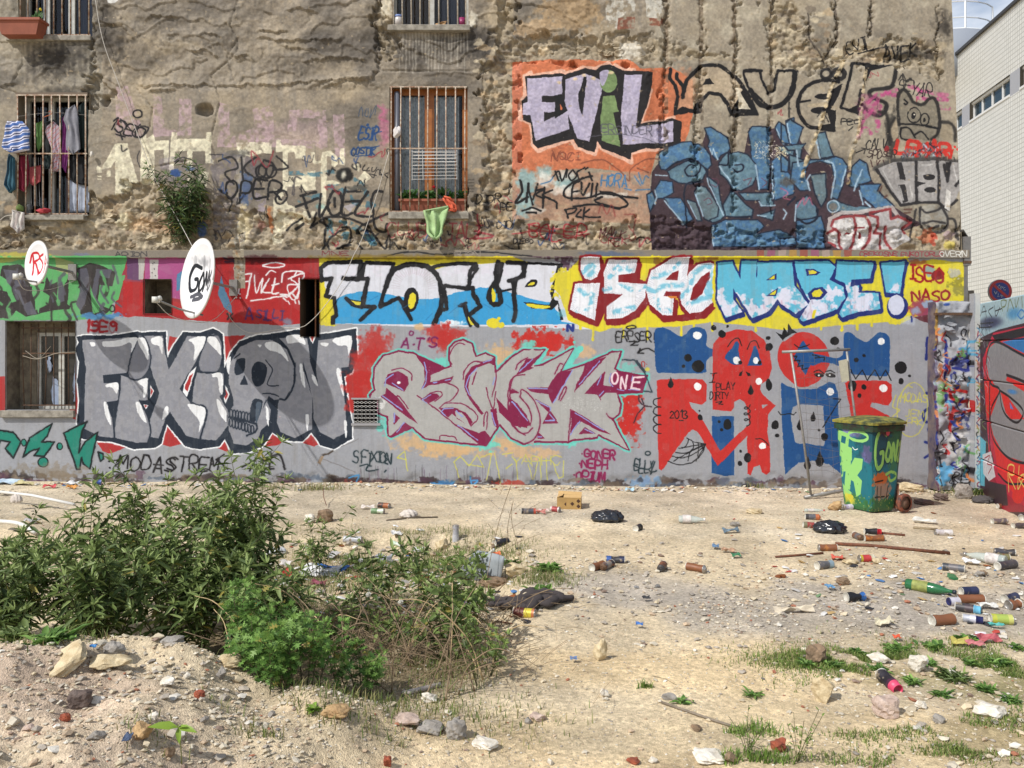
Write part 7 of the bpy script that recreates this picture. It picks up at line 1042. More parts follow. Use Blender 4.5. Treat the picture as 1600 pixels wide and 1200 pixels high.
for a in((500,897,62,18,(222,222,224),'big sheet of white paper rubbish under the weeds','paper_sheet','paper',1),(518,893,52,8,(52,110,182),'long blue plastic film beside the white paper','plastic_film','plastic',2),(452,900,24,10,(184,50,50),'small red wrapper left of the white paper','wrapper','wrapper',3),(497,916,24,5,(140,66,84),'dull pink strip below the white paper','plastic_strip','plastic',4),(446,885,18,8,(206,200,194),'pale paper scrap left in the rubbish','paper_scrap','paper',5),(14,756,40,11,(186,204,218),'pale blue crumpled bags at the wall foot, far left','plastic_bag','plastic bag',6),(38,758,34,6,(186,176,128),'yellowish flat paper at the wall foot','paper_scrap','paper',7),(78,763,20,4,(196,70,76),'red strip at the wall foot','plastic_strip','plastic',8),(113,764,18,4,(204,140,56),'orange strip at the wall foot','plastic_strip','plastic',9),(113,758,18,7,(220,218,216),'white crumpled paper at the wall foot left of the blue cup','paper_scrap','paper',10),(8,774,18,5,(96,84,74),'brown flat board at the left edge','board','board',11),(520,872,14,14,(190,186,184),'greyish crumpled paper in the weeds','paper_scrap','paper',12),(600,878,26,14,(150,152,158),'grey plastic sheet in the weeds centre left','plastic_sheet','plastic',13),(575,796,20,4,(216,206,196),'white scrap left of the green can','paper_scrap','paper',14),(1543,1004,36,9,(172,84,90),'red cloth scrap at the right among weeds','cloth_scrap','cloth',15),(1524,1012,26,7,(190,116,118),'pink cloth scrap joined to the red one','cloth_scrap','cloth',16),(1500,1009,26,9,(184,172,90),'yellow printed wrapper left of the red cloth','wrapper','wrapper',17),(1532,998,16,5,(222,216,220),'white scrap above the red cloth','paper_scrap','paper',18),(1557,983,22,3,(80,170,164),'turquoise strip below the yellow can','plastic_strip','plastic',19),(1382,978,32,8,(206,196,168),'cream rusty-edged plate on the gravel','metal_plate','plate',20),(1240,958,60,6,(214,200,176),'long pale splintered board on the gravel','board','board',21),(1517,882,22,8,(226,224,224),'white triangular paper left of the clear bottle','paper_scrap','paper',22),(1308,876,18,5,(196,90,70),'red and orange torn wrapper behind the grey can','wrapper','wrapper',23),(984,768,14,5,(170,200,216),'light blue crushed bag at the wall foot','plastic_scrap','plastic',24),(1296,922,12,6,(96,140,176),'blue plastic scrap in the gravel','plastic_scrap','plastic',25),(1118,858,10,6,(100,130,160),'small blue grey scrap on far gravel','plastic_scrap','plastic',26),(1150,872,15,5,(60,120,84),'small green scrap on far gravel','plastic_scrap','plastic',27),(1138,864,22,4,(176,140,112),'thin brown scrap above the green one','board','board',28),(999,982,11,4,(70,120,190),'tiny blue scrap on open sand, centre','plastic_scrap','plastic',29),(896,1037,11,4,(80,130,190),'tiny blue ring scrap on sand, left of centre','plastic_scrap','plastic',30),(146,1021,10,4,(60,130,190),'tiny bright blue scrap on the mound crest','plastic_scrap','plastic',31),(200,1165,12,9,(70,84,110),'dark blue bottle cap on the mound','bottle_cap','cap',32),(1401,1002,11,4,(206,84,50),'small orange scrap at the top of the right weeds','plastic_scrap','plastic',33),(1543,952,28,5,(216,214,208),'white lath under the heap of cans','board','board',34),(1445,818,34,5,(206,204,196),'scatter of white crumbs on far ground','paper_scrap','paper',35),(1142,833,30,4,(110,128,140),'thin grey-blue splinters on far ground','plastic_scrap','plastic',36),(850,801,16,3,(214,190,180),'pale strip between two cans left of the box','paper_scrap','paper',37),(1010,940,12,4,(60,60,62),'small black scrap in the gravel','plastic_scrap','plastic',38),(840,803,26,3,(190,120,110),'thin reddish strip by the grey can','paper_scrap','paper',39),(50,818,24,7,(190,186,184),'dirty cloth rag under the white pipe','rag','cloth',40),(500,930,14,7,(170,160,150),'grey scrap under the dry stems','paper_scrap','paper',41),(776,872,14,12,(206,110,70),'orange and white wrapper right of the broken shell','wrapper','wrapper',42),(787,884,12,12,(150,186,150),'pale green plastic leaf right of the broken shell','plastic_scrap','plastic',43),(620,838,16,8,(206,204,200),'white scrap behind the green tube','paper_scrap','paper',44),(652,864,14,8,(220,220,220),'white crumpled tissue in the weeds','paper_scrap','paper',45)):
 scrap(*a)
o=crumple('hanging_rag','dirty white rag draped on the long white pipe','rag',24,792,20,14,mat('dirty_white',(206,196,186),.9),15,.4);o.location.z+=.08
crumple('crumpled_bag','clear crumpled bag on the weeds by the wall right of the bin','plastic bag',1442,758,30,11,m_clear,25);crumple('crumpled_bag','white crumpled bag among left rubbish','plastic bag',432,862,30,12,m_clear,26);crumple('dark_bundle','dark tyre-like bundle under the gate weeds','bundle',1540,782,34,12,mat('dark_bundle',(74,70,70),.9),27)
p=ghit(744,908);sh=thing('broken_shell','broken pale grey plastic shell standing in the weeds','plastic shell',tuple(p),-.5);b=MB();n=12
V=[(x,.12*(1-(x/.2)**2)*(z/.3)*.6,z)for z in(0,.08,.16,.22)for x in[(-.2+.4*i/n)*(1-z*1.2)+z*.5 for i in range(n+1)]];b.add(V,[(j*(n+1)+i,j*(n+1)+i+1,(j+1)*(n+1)+i+1,(j+1)*(n+1)+i)for j in range(3)for i in range(n)]);o=b.build('curved_panel',mat('grey_shell',(148,154,158),.5,var=.15),sh,True);o.modifiers.new('t','SOLIDIFY').thickness=.012
b=MB();b.tube([(-.2,0,.005),(-.1,.04,.08),(.02,.07,.16),(.14,.03,.25)],.012,6,sm=True);b.build('rim',mat('pale_rim',(196,196,186),.6),sh,True)
# WHEELIE BIN
BC=Canvas(0,0,200,150,4,(30,104,118),31)
LG=(140,196,112);BC.O()
BC.B((60,110,60),30,140,90,24,.9,.4);BC.B((50,90,50),150,140,80,24,.9,.4);BC.B((140,130,180),46,8,40,18,.8,.4);BC.B((130,110,170),84,50,16,20,.8,.4);BC.B((30,34,40),120,30,90,50,.4,.5);BC.B((60,110,70),178,40,30,60,.7,.4)
for p in("8,12 40,18 34,40 44,42 42,64 30,62 26,84 6,86 10,60 2,58 12,34 2,30",):BC.P(LG,p)
BC.P(LG,"20,46 42,46 38,72 50,58 74,58 70,76 56,88 70,96 64,120 50,126 44,100 36,98 30,116 12,114 22,80");BC.P((24,92,110),"18,22 30,24 26,36 14,34");BC.E(LG,62,20,26,8,0,1,0,5);BC.P(LG,"4,106 34,120 30,136 4,124");BC.L(LG,4,"2,74 14,70 10,90 2,94",1);BC.L((226,230,226),1.4,"46,40 52,44 60,42",1)
GG=(132,182,96)
BC.O(100,0);BC.L(GG,8,"44,16 28,10 14,22 10,50 18,72 34,66 36,48 28,46",1);BC.L((20,50,50),1.6,"48,20 28,4 8,20 5,52 16,78 38,70 41,42 24,42",1);BC.L(GG,7,"52,30 46,54 56,60 62,44 54,32|66,62 68,32 80,60 82,28|88,34 98,32 88,60 98,60",1);BC.L((20,50,50),1.4,"46,24 42,58 56,66 64,58 64,68|84,66 86,26|86,66 100,66",1);BC.B((60,30,44),40,8,26,14,.8);BC.E((190,80,90),48,12,6,6)
BC.B((190,90,40),34,92,40,16,.9,.4);BC.L(GG,5,"50,84 70,80 90,88 70,96 60,90",1);BC.B((150,120,104),40,112,36,18,.9,.3);BC.L((34,30,30),2.6,"12,96 40,94|20,104 20,124|34,104 34,124|12,122 50,122|60,104 56,124 66,120",0);BC.B((206,190,60),-80,130,20,10,.8);BC.B((206,190,60),-66,134,12,10,.8);BC.E((190,180,60),-70,128,10,5);BC.speck((190,180,80),-98,120,90,148,60,1.4,.7);BC.speck((30,34,40),-98,0,98,148,60,1.2,.5)
BIM=BC.image('bin_paint');M_BIN=image_mat('bin_paint',BIM,0,1,0,1,.4,uv=True,bump=.06)
p=ghit(1364,799);bn=thing('wheelie_bin','green and blue graffiti covered wheelie bin with yellow lid','wheelie bin',(p.x+.0,p.y+.1,p.z),0);H=.93
ang=R(24);wA,wB=.46,.52
def bpt(u,v,z,k=1.0):x,y=u*wA*k,v*wB*k;return(x*math.cos(ang)-y*math.sin(ang),x*math.sin(ang)+y*math.cos(ang),z)
rows=[(.015,.70),(.05,.76),(.3,.84),(.6,.92),(.86,1.0),(H,1.03)]
V=[];UV=[];F=[];rim=[]
per=[]
for(a,b_)in(((-.5,.5),(-.5,-.5)),((-.5,-.5),(.5,-.5)),((.5,-.5),(.5,.5)),((.5,.5),(-.5,.5))):
 for i in range(8):t_=i/8;u,v=a[0]+(b_[0]-a[0])*t_,a[1]+(b_[1]-a[1])*t_;r=.94 if i==0 else 1;per.append((u*r,v*r,len(per)/8))
N=len(per)
for z,k in rows:
 for(u,v,q)in per+[per[0]]:V.append(bpt(u,v,z,k));
for j in range(len(rows)-1):
 for i in range(N):a=j*(N+1)+i;F.append((a,a+1,a+N+2,a+N+1))
F.append(tuple(range(N))[::-1]);me=mesh_np('body',V,F,False);ul=me.uv_layers.new(name='UVMap')
for f_ in me.polygons:
 for li in f_.loop_indices:
  vi=me.loops[li].vertex_index;i=vi%(N+1);j=vi//(N+1);ul.data[li].uv=((i/16)if i<=16 else 1-(i-16)/16,min(rows[min(j,5)][0]/H,1))
obj('body',me,M_BIN,bn)
b=MB()
rr=[bpt(u*1.0,v,H-.065,1.075)for u,v,q in per];r2=[bpt(u,v,H-.005,1.09)for u,v,q in per];r3=[bpt(u,v,H-.005,.98)for u,v,q in per];r4=[bpt(u,v,H-.065,.99)for u,v,q in per];b.add(rr+r2+r3+r4,[(i,(i+1)%N,N+(i+1)%N,N+i)for i in range(N)]+[(N+i,N+(i+1)%N,2*N+(i+1)%N,2*N+i)for i in range(N)]+[(i,3*N+i,3*N+(i+1)%N,(i+1)%N)for i in range(N)]);b.build('rim',mat('bin_green_dark',(30,70,44),.5,rgb2=(40,34,30),vs=18),bn)
m_lid=mat('lid_yellow',(150,142,60),.5,rgb2=(44,58,42),vs=9)
b=MB();L1=[bpt(u,v,H+.005,1.13)for u,v,q in per];L2=[bpt(u,v,H+.03,1.14)for u,v,q in per];L3=[bpt(u,v,H+.05+.02*(u+.5),.9)for u,v,q in per];L4=[bpt(u,v,H+.075,.5)for u,v,q in per]
b.add(L1+L2+L3+L4,[(k*N+i,k*N+(i+1)%N,(k+1)*N+(i+1)%N,(k+1)*N+i)for k in range(3)for i in range(N)]+[tuple(3*N+i for i in range(N)),tuple(range(N))[::-1]]);b.build('lid',m_lid,bn)
hx=bpt(.60,0,0)[:2];b=MB();b.tube([bpt(.54,-.34,H-.03),bpt(.66,-.34,H+.0),bpt(.66,.34,H+.0),bpt(.54,.34,H-.03)],.014,8);b.build('handle',mat('bin_green_dark',(30,70,44),.5),bn,True)
M_ax=Matrix.Rotation(ang,4,'Z');m_tyre=mat('painted_tyre',(140,78,56),.8,rgb2=(60,50,46),vs=25);m_hub=mat('hub',(120,96,80),.6,var=.4,vs=40)
for sgn in(-1,1):
 c=Vector(bpt(.46,sgn*.52,.1));Mt=Matrix.Translation(c)@M_ax@Matrix.Rotation(R(90),4,'Z');b=MB();b.lathe([(-.026,.07),(-.026,.088),(-.018,.1),(.018,.1),(.026,.088),(.026,.07)],26,Mt);b.f=b.f[:-2];w_=b.build('wheel',m_tyre,bn,True);b=MB();b.lathe([(-.02,.0001),(-.02,.022),(-.014,.03),(-.012,.072),(.012,.072),(.014,.03),(.02,.022),(.02,.0001)],20,Mt);b.build('rim',m_hub,w_,True)
b=MB();b.tube([bpt(.42,-.46,.085),bpt(.42,.46,.085)],.01,6);b.build('axle',m_iron,bn)
b=MB();q=[bpt(.40,-.42,.03),bpt(.40,.42,.03),bpt(.44,.42,.30),bpt(.44,-.42,.30)];b.add(q,[(0,1,2,3)]);b.build('wheel_recess',mat('bin_orange_scrawl',(150,96,70),.7,rgb2=(56,52,50),vs=22),bn)
# LEANING FRAME WITH WIRE
p0=ghit(1258,780);fr=thing('tubular_rack','bent tubular metal frame with torn wire mesh standing behind the bin','rack',tuple(p0));Yq=p0.y
def Q(px,py,dy=0.0):return Vector(((px-CX)/FPX*(Yq+dy),Yq+dy,EYE-(py-HY)/FPX*(Yq+dy)))-p0
m_tu=mat('galvanised_tube',(150,148,144),.45,metal=.3,var=.25,vs=20)
for nm,pts,r in(('top_bar',((1222,550,0),(1328,546,.0)),.017),('upright',((1236,552,.0),(1252,660,.0),(1267,772,0)),.014),('upright',((1323,549,0),(1336,650,.04),(1350,768,.12)),.013),('base_bar',((1257,777,0),(1314,767,.15),(1355,762,.3)),.02)):
 b=MB();b.tube([Q(*q)for q in pts],r,10);b.build(nm,m_tu,fr,True)
m_wire=mat('thin_wire',(110,104,98),.5);rg=random.Random(3);b=MB()
for i in range(15):
 y=566+i*13;a=(1239+(y-552)*.145);c=1324+(y-549)*.12;b.tube([Q(a,y),Q(a*.66+c*.34,y+rg.uniform(-2,9),.03),Q(a*.33+c*.67,y+rg.uniform(-3,10),-.03),Q(c,y+rg.uniform(-5,5),.02)],.0018,3,sm=True)
for i in range(4):x=1255+i*17;b.tube([Q(x,552),Q(x+rg.uniform(-3,3)+5,640,.02),Q(x+rg.uniform(-6,6)+12,745,.04)],.0018,3,sm=True)
b.build('wire_mesh',m_wire,fr)
b=MB();V=[Q(1311,564,-.03),Q(1324,561,-.03),Q(1327,595,-.03),Q(1316,597,-.03)];V+=[v+Vector((0,.02,0))for v in V];b.add(V,[(0,1,2,3),(7,6,5,4),(0,4,5,1),(1,5,6,2),(2,6,7,3),(3,7,4,0)]);b.build('paper_tag',mat('old_paper',(184,180,158),.8,var=.15,vs=20),fr)
# SATELLITE DISHES
def dish(cx,cy,hpx,yaw,roll,Yd,canv,label,arm_to):
 H_=hpx/FPX*Yd;c=WP(cx,cy,Yd);t=thing('satellite_dish',label,'satellite dish',tuple(c),0);Mt=Matrix.Rotation(R(roll),4,'Y')@Matrix.Rotation(R(yaw),4,'Z');n=40;V=[];F=[];UV=[]
 for j in range(9):
  r=j/8
  for i in range(n):a=2*math.pi*i/n;x,z=r*math.cos(a)*H_*.45,r*math.sin(a)*H_*.5;V.append(Mt@Vector((x,-.10*H_*r*r,z)));UV.append((.5+.5*r*math.cos(a),.5+.5*r*math.sin(a)))
 for j in range(8):
  for i in range(n):F.append((j*n+i,j*n+(i+1)%n,(j+1)*n+(i+1)%n,(j+1)*n+i))
 me=mesh_np('reflector',[tuple(v)for v in V],F,True);u=me.uv_layers.new(name='UVMap')
 for lp in me.loops:u.data[lp.index].uv=UV[lp.vertex_index]
 im=canv.image('dish_paint');o=obj('reflector',me,image_mat('dish_paint',im,0,1,0,1,.35,uv=True,bump=0),t);md=o.modifiers.new('t','SOLIDIFY');md.thickness=.012;md.offset=-1
 b=MB();b.tube([Mt@Vector((math.cos(a*math.pi/20)*H_*.45,-.10*H_,math.sin(a*math.pi/20)*H_*.5))for a in range(41)],.011,6);b.build('rim',mat('dish_rim',(200,196,190),.4),t,True)
 foot=Mt@Vector((0,0,-H_*.47));L_=WP(*arm_to)-c;b=MB();b.tube([foot+Vector((.02,.06,.02)),foot.lerp(L_,.5)+Vector((0,0,-.005)),L_],.012,8);b.build('arm',m_tu,t,True)
 b=MB();b.box(tuple(L_+Vector((-.035,-.03,-.035))),tuple(L_+Vector((.03,.03,.03))));b.lathe([(0,.024),(.05,.028),(.06,.02)],12,Matrix.Translation(L_)@Matrix.Rotation(R(-20),4,'Y'));b.build('receiver',mat('receiver_plastic',(196,194,186),.5),t,True)
 b=MB();w=Vector((.12*H_+.03,WALL-c.y,-.05));b.tube([Vector((0,.02,0)),Vector((.05,.1,-.03)),w],.018,8);b.box((w.x-.05,w.y-.03,w.z-.1),(w.x+.05,w.y+.03,w.z+.1));b.build('bracket',m_tu,t)
 b=MB();b.tube([L_+Vector((0,0,-.03)),L_.lerp(foot,.4)+Vector((0,0,-.12)),foot+Vector((.1,.1,-.05)),w+Vector((.05,-.03,-.1))],.004,4,sm=True);b.build('lead',mat('white_cable',(190,184,174),.6),t,True);return t
c1=Canvas(0,0,100,100,3,(222,222,224),41);c1.O();c1.L((190,34,44),5.4,"14,50 20,30 40,26 46,38 26,48 34,52 52,76|22,30 30,78|66,28 48,36 66,52 58,72 46,66|84,34 78,48 88,50 96,40|84,50 82,70",1)
c2=Canvas(0,0,100,100,4,(226,226,228),42);c2.O(4,6,1.2);c2.B((90,90,96),50,26,40,12,.45,.9);c2.L((30,32,38),5,"44,36 24,34 14,52 22,72 36,68 36,54 28,54|50,44 42,58 48,72 58,60 52,44|60,70 64,42 70,60 78,40 80,66|94,40 84,50 94,58 86,68",1);c2.L((60,62,70),6,"30,82 48,76 66,80|38,86 60,82",1,.9);c2.L((60,60,66),6,"24,34 26,22|52,40 54,20|78,38 80,24",1,.25,8)
dish(64,412,68,-31,6,WALL-.55,c1,'smaller satellite dish with a red scrawl, far left above the barred ground window',(27,432,WALL-1.0));dish(320,437,124,-45,9,WALL-.6,c2,'larger satellite dish with black lettering, hanging over the small square opening',(244,468,WALL-1.35))
# CABLES
def cable(label,pts,r=.0045):P=[WP(x,y,WALL-o_)for x,y,o_ in pts];b=MB();b.tube(P,r,5,sm=True);o=b.build('cable',mat('white_cable',(190,184,174),.6),None,True,off=P[0]);o.location=P[0];tag(o,label,'cable')
cable('white cable running down from the upper left window to the large dish',[(146,-20,.05),(160,60,.08),(185,130,.08),(222,228,.07),(246,286,.08),(283,352,.2),(306,398,.42),(318,440,.5)]);cable('white cable looping from the middle window across the ledge to the tall slot',[(608,237,.06),(590,300,.06),(566,372,.06),(552,400,.08),(534,440,.04),(506,480,.04),(482,505,.03),(466,512,.03),(440,512,.03)]);cable('thin wire drooping under the large dish towards the skull mural',[(356,480,.2),(362,500,.03),(390,520,.03),(440,514,.03)],.003)
cable('thin white cord hanging left of the laundry window',[(-2,346,.03),(8,338,.03),(20,336,.1)],.004)
# WINDOW THINGS
def sheet(name,label,cat,pts,Y,m,folds=7,amp=.012,lean=0.0,thick=.006,group=None):
 """a hung cloth: outline in photo px, pleated and given thickness"""
 q=_num(pts);q=np.stack([px_x(0)+q[:,0]/125,EYE-(q[:,1]-HY)/125],1);top=q[:,1].max();x0,x1=q[:,0].min(),q[:,0].max();zs=np.linspace(q[:,1].min(),top,11);V=[];F=[];n=14;rg=random.Random(int(x0*1000));ph=rg.uniform(0,6)
 for j,z in enumerate(zs):
  xs=[];z_=min(max(z,q[:,1].min()+1e-4),top-1e-4)
  for i in range(len(q)):
   a,b=q[i-1],q[i]
   if(a[1]-z_)*(b[1]-z_)<=0 and a[1]!=b[1]:xs.append(a[0]+(z_-a[1])/(b[1]-a[1])*(b[0]-a[0]))
  l,r=(min(xs),max(xs))if xs else(x0,x1)
  for i in range(n+1):t=i/n;w=amp*(math.sin(t*folds*3.14+ph+j*.12)+.6*math.sin(t*17+j*.8+ph)+.4*math.sin(j*1.3+t*5))*(1.2-j/14);V.append((l+(r-l)*t,Y-lean*(1-j/10)+w-amp,z))
 for j in range(10):
  for i in range(n):a=j*(n+1)+i;F.append((a,a+1,a+n+2,a+n+1))
 c=Vector((q[:,0].mean(),Y,top));o=obj(name,mesh_np(name,np.array(V)-np.array(c),F,True),m);o.location=c;o.modifiers.new('t','SOLIDIFY').thickness=thick;return tag(o,label,cat,group)
def stripe_mat(name,c1,c2,c3,n=16,ang=.25):
 m=bpy.data.materials.new(name);m.use_nodes=True;t=m.node_tree;b=t.nodes['Principled BSDF'];b.inputs['Roughness'].default_value=.9;g=t.nodes.new('ShaderNodeNewGeometry');mp_=t.nodes.new('ShaderNodeMapping');mp_.inputs['Rotation'].default_value=(0,ang,0);s=t.nodes.new('ShaderNodeSeparateXYZ');w=t.nodes.new('ShaderNodeMath');w.operation='MULTIPLY';w.inputs[1].default_value=n;f=t.nodes.new('ShaderNodeMath');f.operation='FRACT';r=t.nodes.new('ShaderNodeValToRGB');r.color_ramp.interpolation='CONSTANT';e=r.color_ramp.elements
 for i,(p,c)in enumerate(((0,c1),(.45,c2),(.62,c3),(.78,c2))):
  if i>1:e.new(p)
  e[i].position=p;e[i].color=(*lin(c),1)
 t.links.new(g.outputs['Position'],mp_.inputs[0]);t.links.new(mp_.outputs[0],s.inputs[0]);t.links.new(s.outputs['Z'],w.inputs[0]);t.links.new(w.outputs[0],f.inputs[0]);t.links.new(f.outputs[0],r.inputs[0]);t.links.new(r.outputs[0],b.inputs['Base Color']);return m
fab=lambda n,c,v=.2:mat('fabric_'+n,c,.92,var=v,vs=18)
IN=WALL+.015;OUT=WALL-.06;LG_='laundry hanging in the left barred window'
sheet('striped_shirt','blue shirt with navy and white stripes hanging outside the bars','shirt',"18,192 40,192 52,205 54,240 30,243 22,240 13,235 15,212",OUT,stripe_mat('stripes',(70,100,158),(200,200,214),(34,36,76),12,.3),5,.02,.05,group=LG_);sheet('red_shirt','bright red top behind the striped shirt','shirt',"29,193 41,193 43,210 31,212",OUT+.03,fab('red',(132,22,34)),4,group=LG_)
sheet('red_trousers','dark red garment hanging below the striped shirt','garment',"28,243 45,243 46,290 40,300 30,298",IN,fab('crimson',(128,26,52)),4,.02,group=LG_);sheet('teal_garment','teal striped garment at the lower left outside the bars','garment',"20,243 28,246 29,298 22,303 13,291",OUT,stripe_mat('teal_stripes',(44,84,100),(34,66,84),(56,96,110),3,1.4),5,.015,group=LG_)
sheet('green_garment','yellow-green garment left of the black coat','garment',"56,190 68,188 66,225 60,236 56,228",IN,fab('lime',(96,134,74)),4,group=LG_);sheet('black_coat','black coat opening over the white patterned dress','coat',"64,188 82,186 96,196 94,240 66,240",IN+.02,fab('black',(26,30,32)),4,group=LG_);sheet('white_dress','pale pink dress with a red edging, centre of the laundry','dress',"70,200 84,190 92,194 96,235 93,268 76,268 84,240 72,212",IN-.01,stripe_mat('dotted',(176,158,168),(176,158,168),(184,100,96),22,.8),6,.01,group=LG_)
sheet('purple_scarf','shiny purple scarf left of the grey T-shirt','scarf',"97,178 106,176 107,240 104,270 96,262 98,225",IN-.01,fab('purple',(132,52,124),.4),5,.012,group=LG_);sheet('grey_t_shirt','grey T-shirt on a hanger outside the bars','t-shirt',"108,168 120,165 124,170 126,200 130,240 118,243 105,234 108,200 102,190",OUT+.02,fab('grey',(128,128,136)),4,.012,group=LG_);sheet('dark_jacket','dark green jacket right of the grey T-shirt','jacket',"123,166 132,158 138,170 138,238 124,232",IN,fab('darkgreen',(28,44,44)),4,group=LG_)
sheet('black_trousers','black trousers above the pale blue sheet','trousers',"108,243 138,243 138,290 122,288 108,282",IN+.02,fab('black2',(20,22,26)),5,group=LG_);sheet('pale_sheet','pale blue sheet in the lower right of the laundry window','sheet',"106,280 124,280 138,290 138,331 106,331",IN+.04,fab('paleblue',(168,176,192)),8,group=LG_);sheet('navy_skirt','dark green skirt in the middle row of the laundry','skirt',"68,243 84,243 83,262 70,264",IN,fab('darkgreen',(28,44,44)),4,group=LG_);sheet('coral_top','coral strappy top hanging low in the laundry window','top',"46,260 64,258 64,284 54,290 46,286",IN,fab('coral',(158,72,76)),4,group=LG_)
sheet('white_towel','white striped towel hanging over the left sill','towel',"28,331 47,333 46,360 38,367 25,356",WALL-.11,stripe_mat('towel',(190,184,178),(160,150,146),(200,196,190),5,1.3),6,.012,group=None)
b=MB();b.tube([WP(28,182,WALL-.04),WP(80,176,WALL-.03),WP(137,180,WALL-.04)],.003,4,sm=True);o=b.build('washing_line',m_wire,None,off=WP(28,182,WALL));o.location=WP(28,182,WALL);tag(o,'washing line strung behind the bars of the laundry window','washing line')
def lump(name,label,cat,px,py,w,h,Y,m,seed):
 me=rock_mesh(name,seed,3,(w/125,w/160,h/125),0,.3);o=obj(name,me,m);o.location=WP(px,py,Y);me.polygons.foreach_set('use_smooth',[True]*len(me.polygons));return tag(o,label,cat)
lump('knitted_cap','green and white knitted cap on the left sill','cap',31,325,17,14,WALL-.07,fab('capgreen',(110,130,70),.4),3);lump('grey_ball','dark grey weight on the left sill','weight',46,324,9,12,WALL-.05,mat('dark_grey_ball',(64,64,66),.6),4);lump('red_cloth','red crumpled cloth on the left sill','cloth',66,330,24,10,WALL-.05,fab('rose',(172,58,66)),5);lump('white_flower','white ragged paper rosette right of the laundry window','rosette',143,241,8,11,WALL-.07,fab('offwhite',(206,200,190)),6)
hg=thing('coat_hanger','orange coat hanger above the laundry line','hanger',tuple(WP(78,184,WALL)));b=MB();b.tube([(0,-.03,.06),(.02,-.03,.08),(.03,-.03,.06),(.02,-.03,.03),(-.06,-.03,0)],.004,5,sm=True);b.build('hook',mat('orange_plastic',(190,90,40),.5),hg,True)
rk=thing('grey_airer','small grey airer hanging inside the laundry window','airer',tuple(WP(60,300,WALL)));b=MB()
for i in range(5):b.tube([WP(48+i*4,246,WALL+.03)-rk.location,WP(49+i*4.4,322,WALL+.05)-rk.location],.004,4)
b.build('frame',mat('airer_grey',(120,118,120),.5),rk)
m_terra=mat('terracotta',(150,84,62),.7,var=.2,vs=10);m_soil=mat('potting_soil',(60,46,36),.95)
def planter(name,label,x0,x1,y0,y1,Y,d=.17,slope=8):
 t=thing(name,label,'planter',tuple(WP((x0+x1)/2,y1,Y)));L=t.location;b=MB();X0,X1,Z1,Z0=px_x(x0),px_x(x1),py_z(y0),py_z(y1);s=slope/125
 b.add([(X0+s,Y-d+.03,Z0),(X1-s,Y-d+.03,Z0),(X1-s,Y,Z0),(X0+s,Y,Z0),(X0,Y-d,Z1),(X1,Y-d,Z1),(X1,Y,Z1),(X0,Y,Z1)],[(3,2,1,0),(0,1,5,4),(1,2,6,5),(2,3,7,6),(3,0,4,7)]);b.build('trough',m_terra,t,off=L);b=MB();b.box((X0-.01,Y-d-.012,Z1-.028),(X1+.01,Y+.004,Z1+.002));b.build('lip',m_terra,t,off=L);b=MB();b.quad((X0+.01,Y-d+.01,Z1+.004),(X1-.01,Y-d+.01,Z1+.004),(X1-.01,Y-.01,Z1+.004),(X0+.01,Y-.01,Z1+.004));b.build('soil',m_soil,t,off=L);return t
planter('window_planter','terracotta planter hanging outside the upper left window with a yellow flower',12,79,40,64,WALL-.05,.2,7);planter('window_planter','long terracotta planter behind the bars of the middle window',624,728,311,330,WALL+.13,.13,1)
# LEAVES
LF_V=np.array([(0,0,0),(.3,.5,.05),(.3,0,-.02),(.3,-.5,.05),(.65,.38,.02),(.65,0,-.05),(.65,-.38,.02),(1,0,-.12)]);LF_F=[(0,2,1),(0,3,2),(1,2,5),(1,5,4),(3,6,2),(2,6,5),(4,5,7),(5,6,7)]
MW_V=np.array([(0,0,0),(.3,.06,0),(.3,-.06,0),(.38,.5,.06),(.5,.08,0),(.38,-.5,.06),(.5,-.08,0),(.66,.62,.0),(.72,.09,-.03),(.66,-.62,0),(.72,-.09,-.03),(.95,.4,-.06),(.85,.0,-.05),(.95,-.4,-.06),(1.15,0,-.1)]);MW_F=[(0,2,1),(1,2,6),(1,6,4),(1,4,3),(2,5,6),(4,6,10),(4,10,8),(4,8,7),(6,9,10),(8,10,12),(8,12,11),(10,13,12),(8,12,14),(10,14,12)]
m_leaf=attr_mat('foliage',.5,.28,.35);m_stem=mat('green_stem',(84,82,50),.8,var=.3,vs=30);m_brown=mat('dry_stem',(150,130,102),.85,rgb2=(112,92,72),vs=20)
def place_leaves(T,TF,P,D,N_,L,W):
 P=np.array(P,float);D=np.array(D,float);D/=np.linalg.norm(D,axis=1)[:,None]+1e-9;N_=np.array(N_,float);S=np.cross(N_,D);S/=np.linalg.norm(S,axis=1)[:,None]+1e-9;U_=np.cross(D,S)
 L=np.array(L)[:,None,None];W=np.array(W)[:,None,None];V=P[:,None]+D[:,None]*T[None,:,0:1]*L+S[:,None]*T[None,:,1:2]*W+U_[:,None]*T[None,:,2:3]*L
 F=(np.array(TF)[None]+(np.arange(len(P))*len(T))[:,None,None]).reshape(-1,3);return V,F
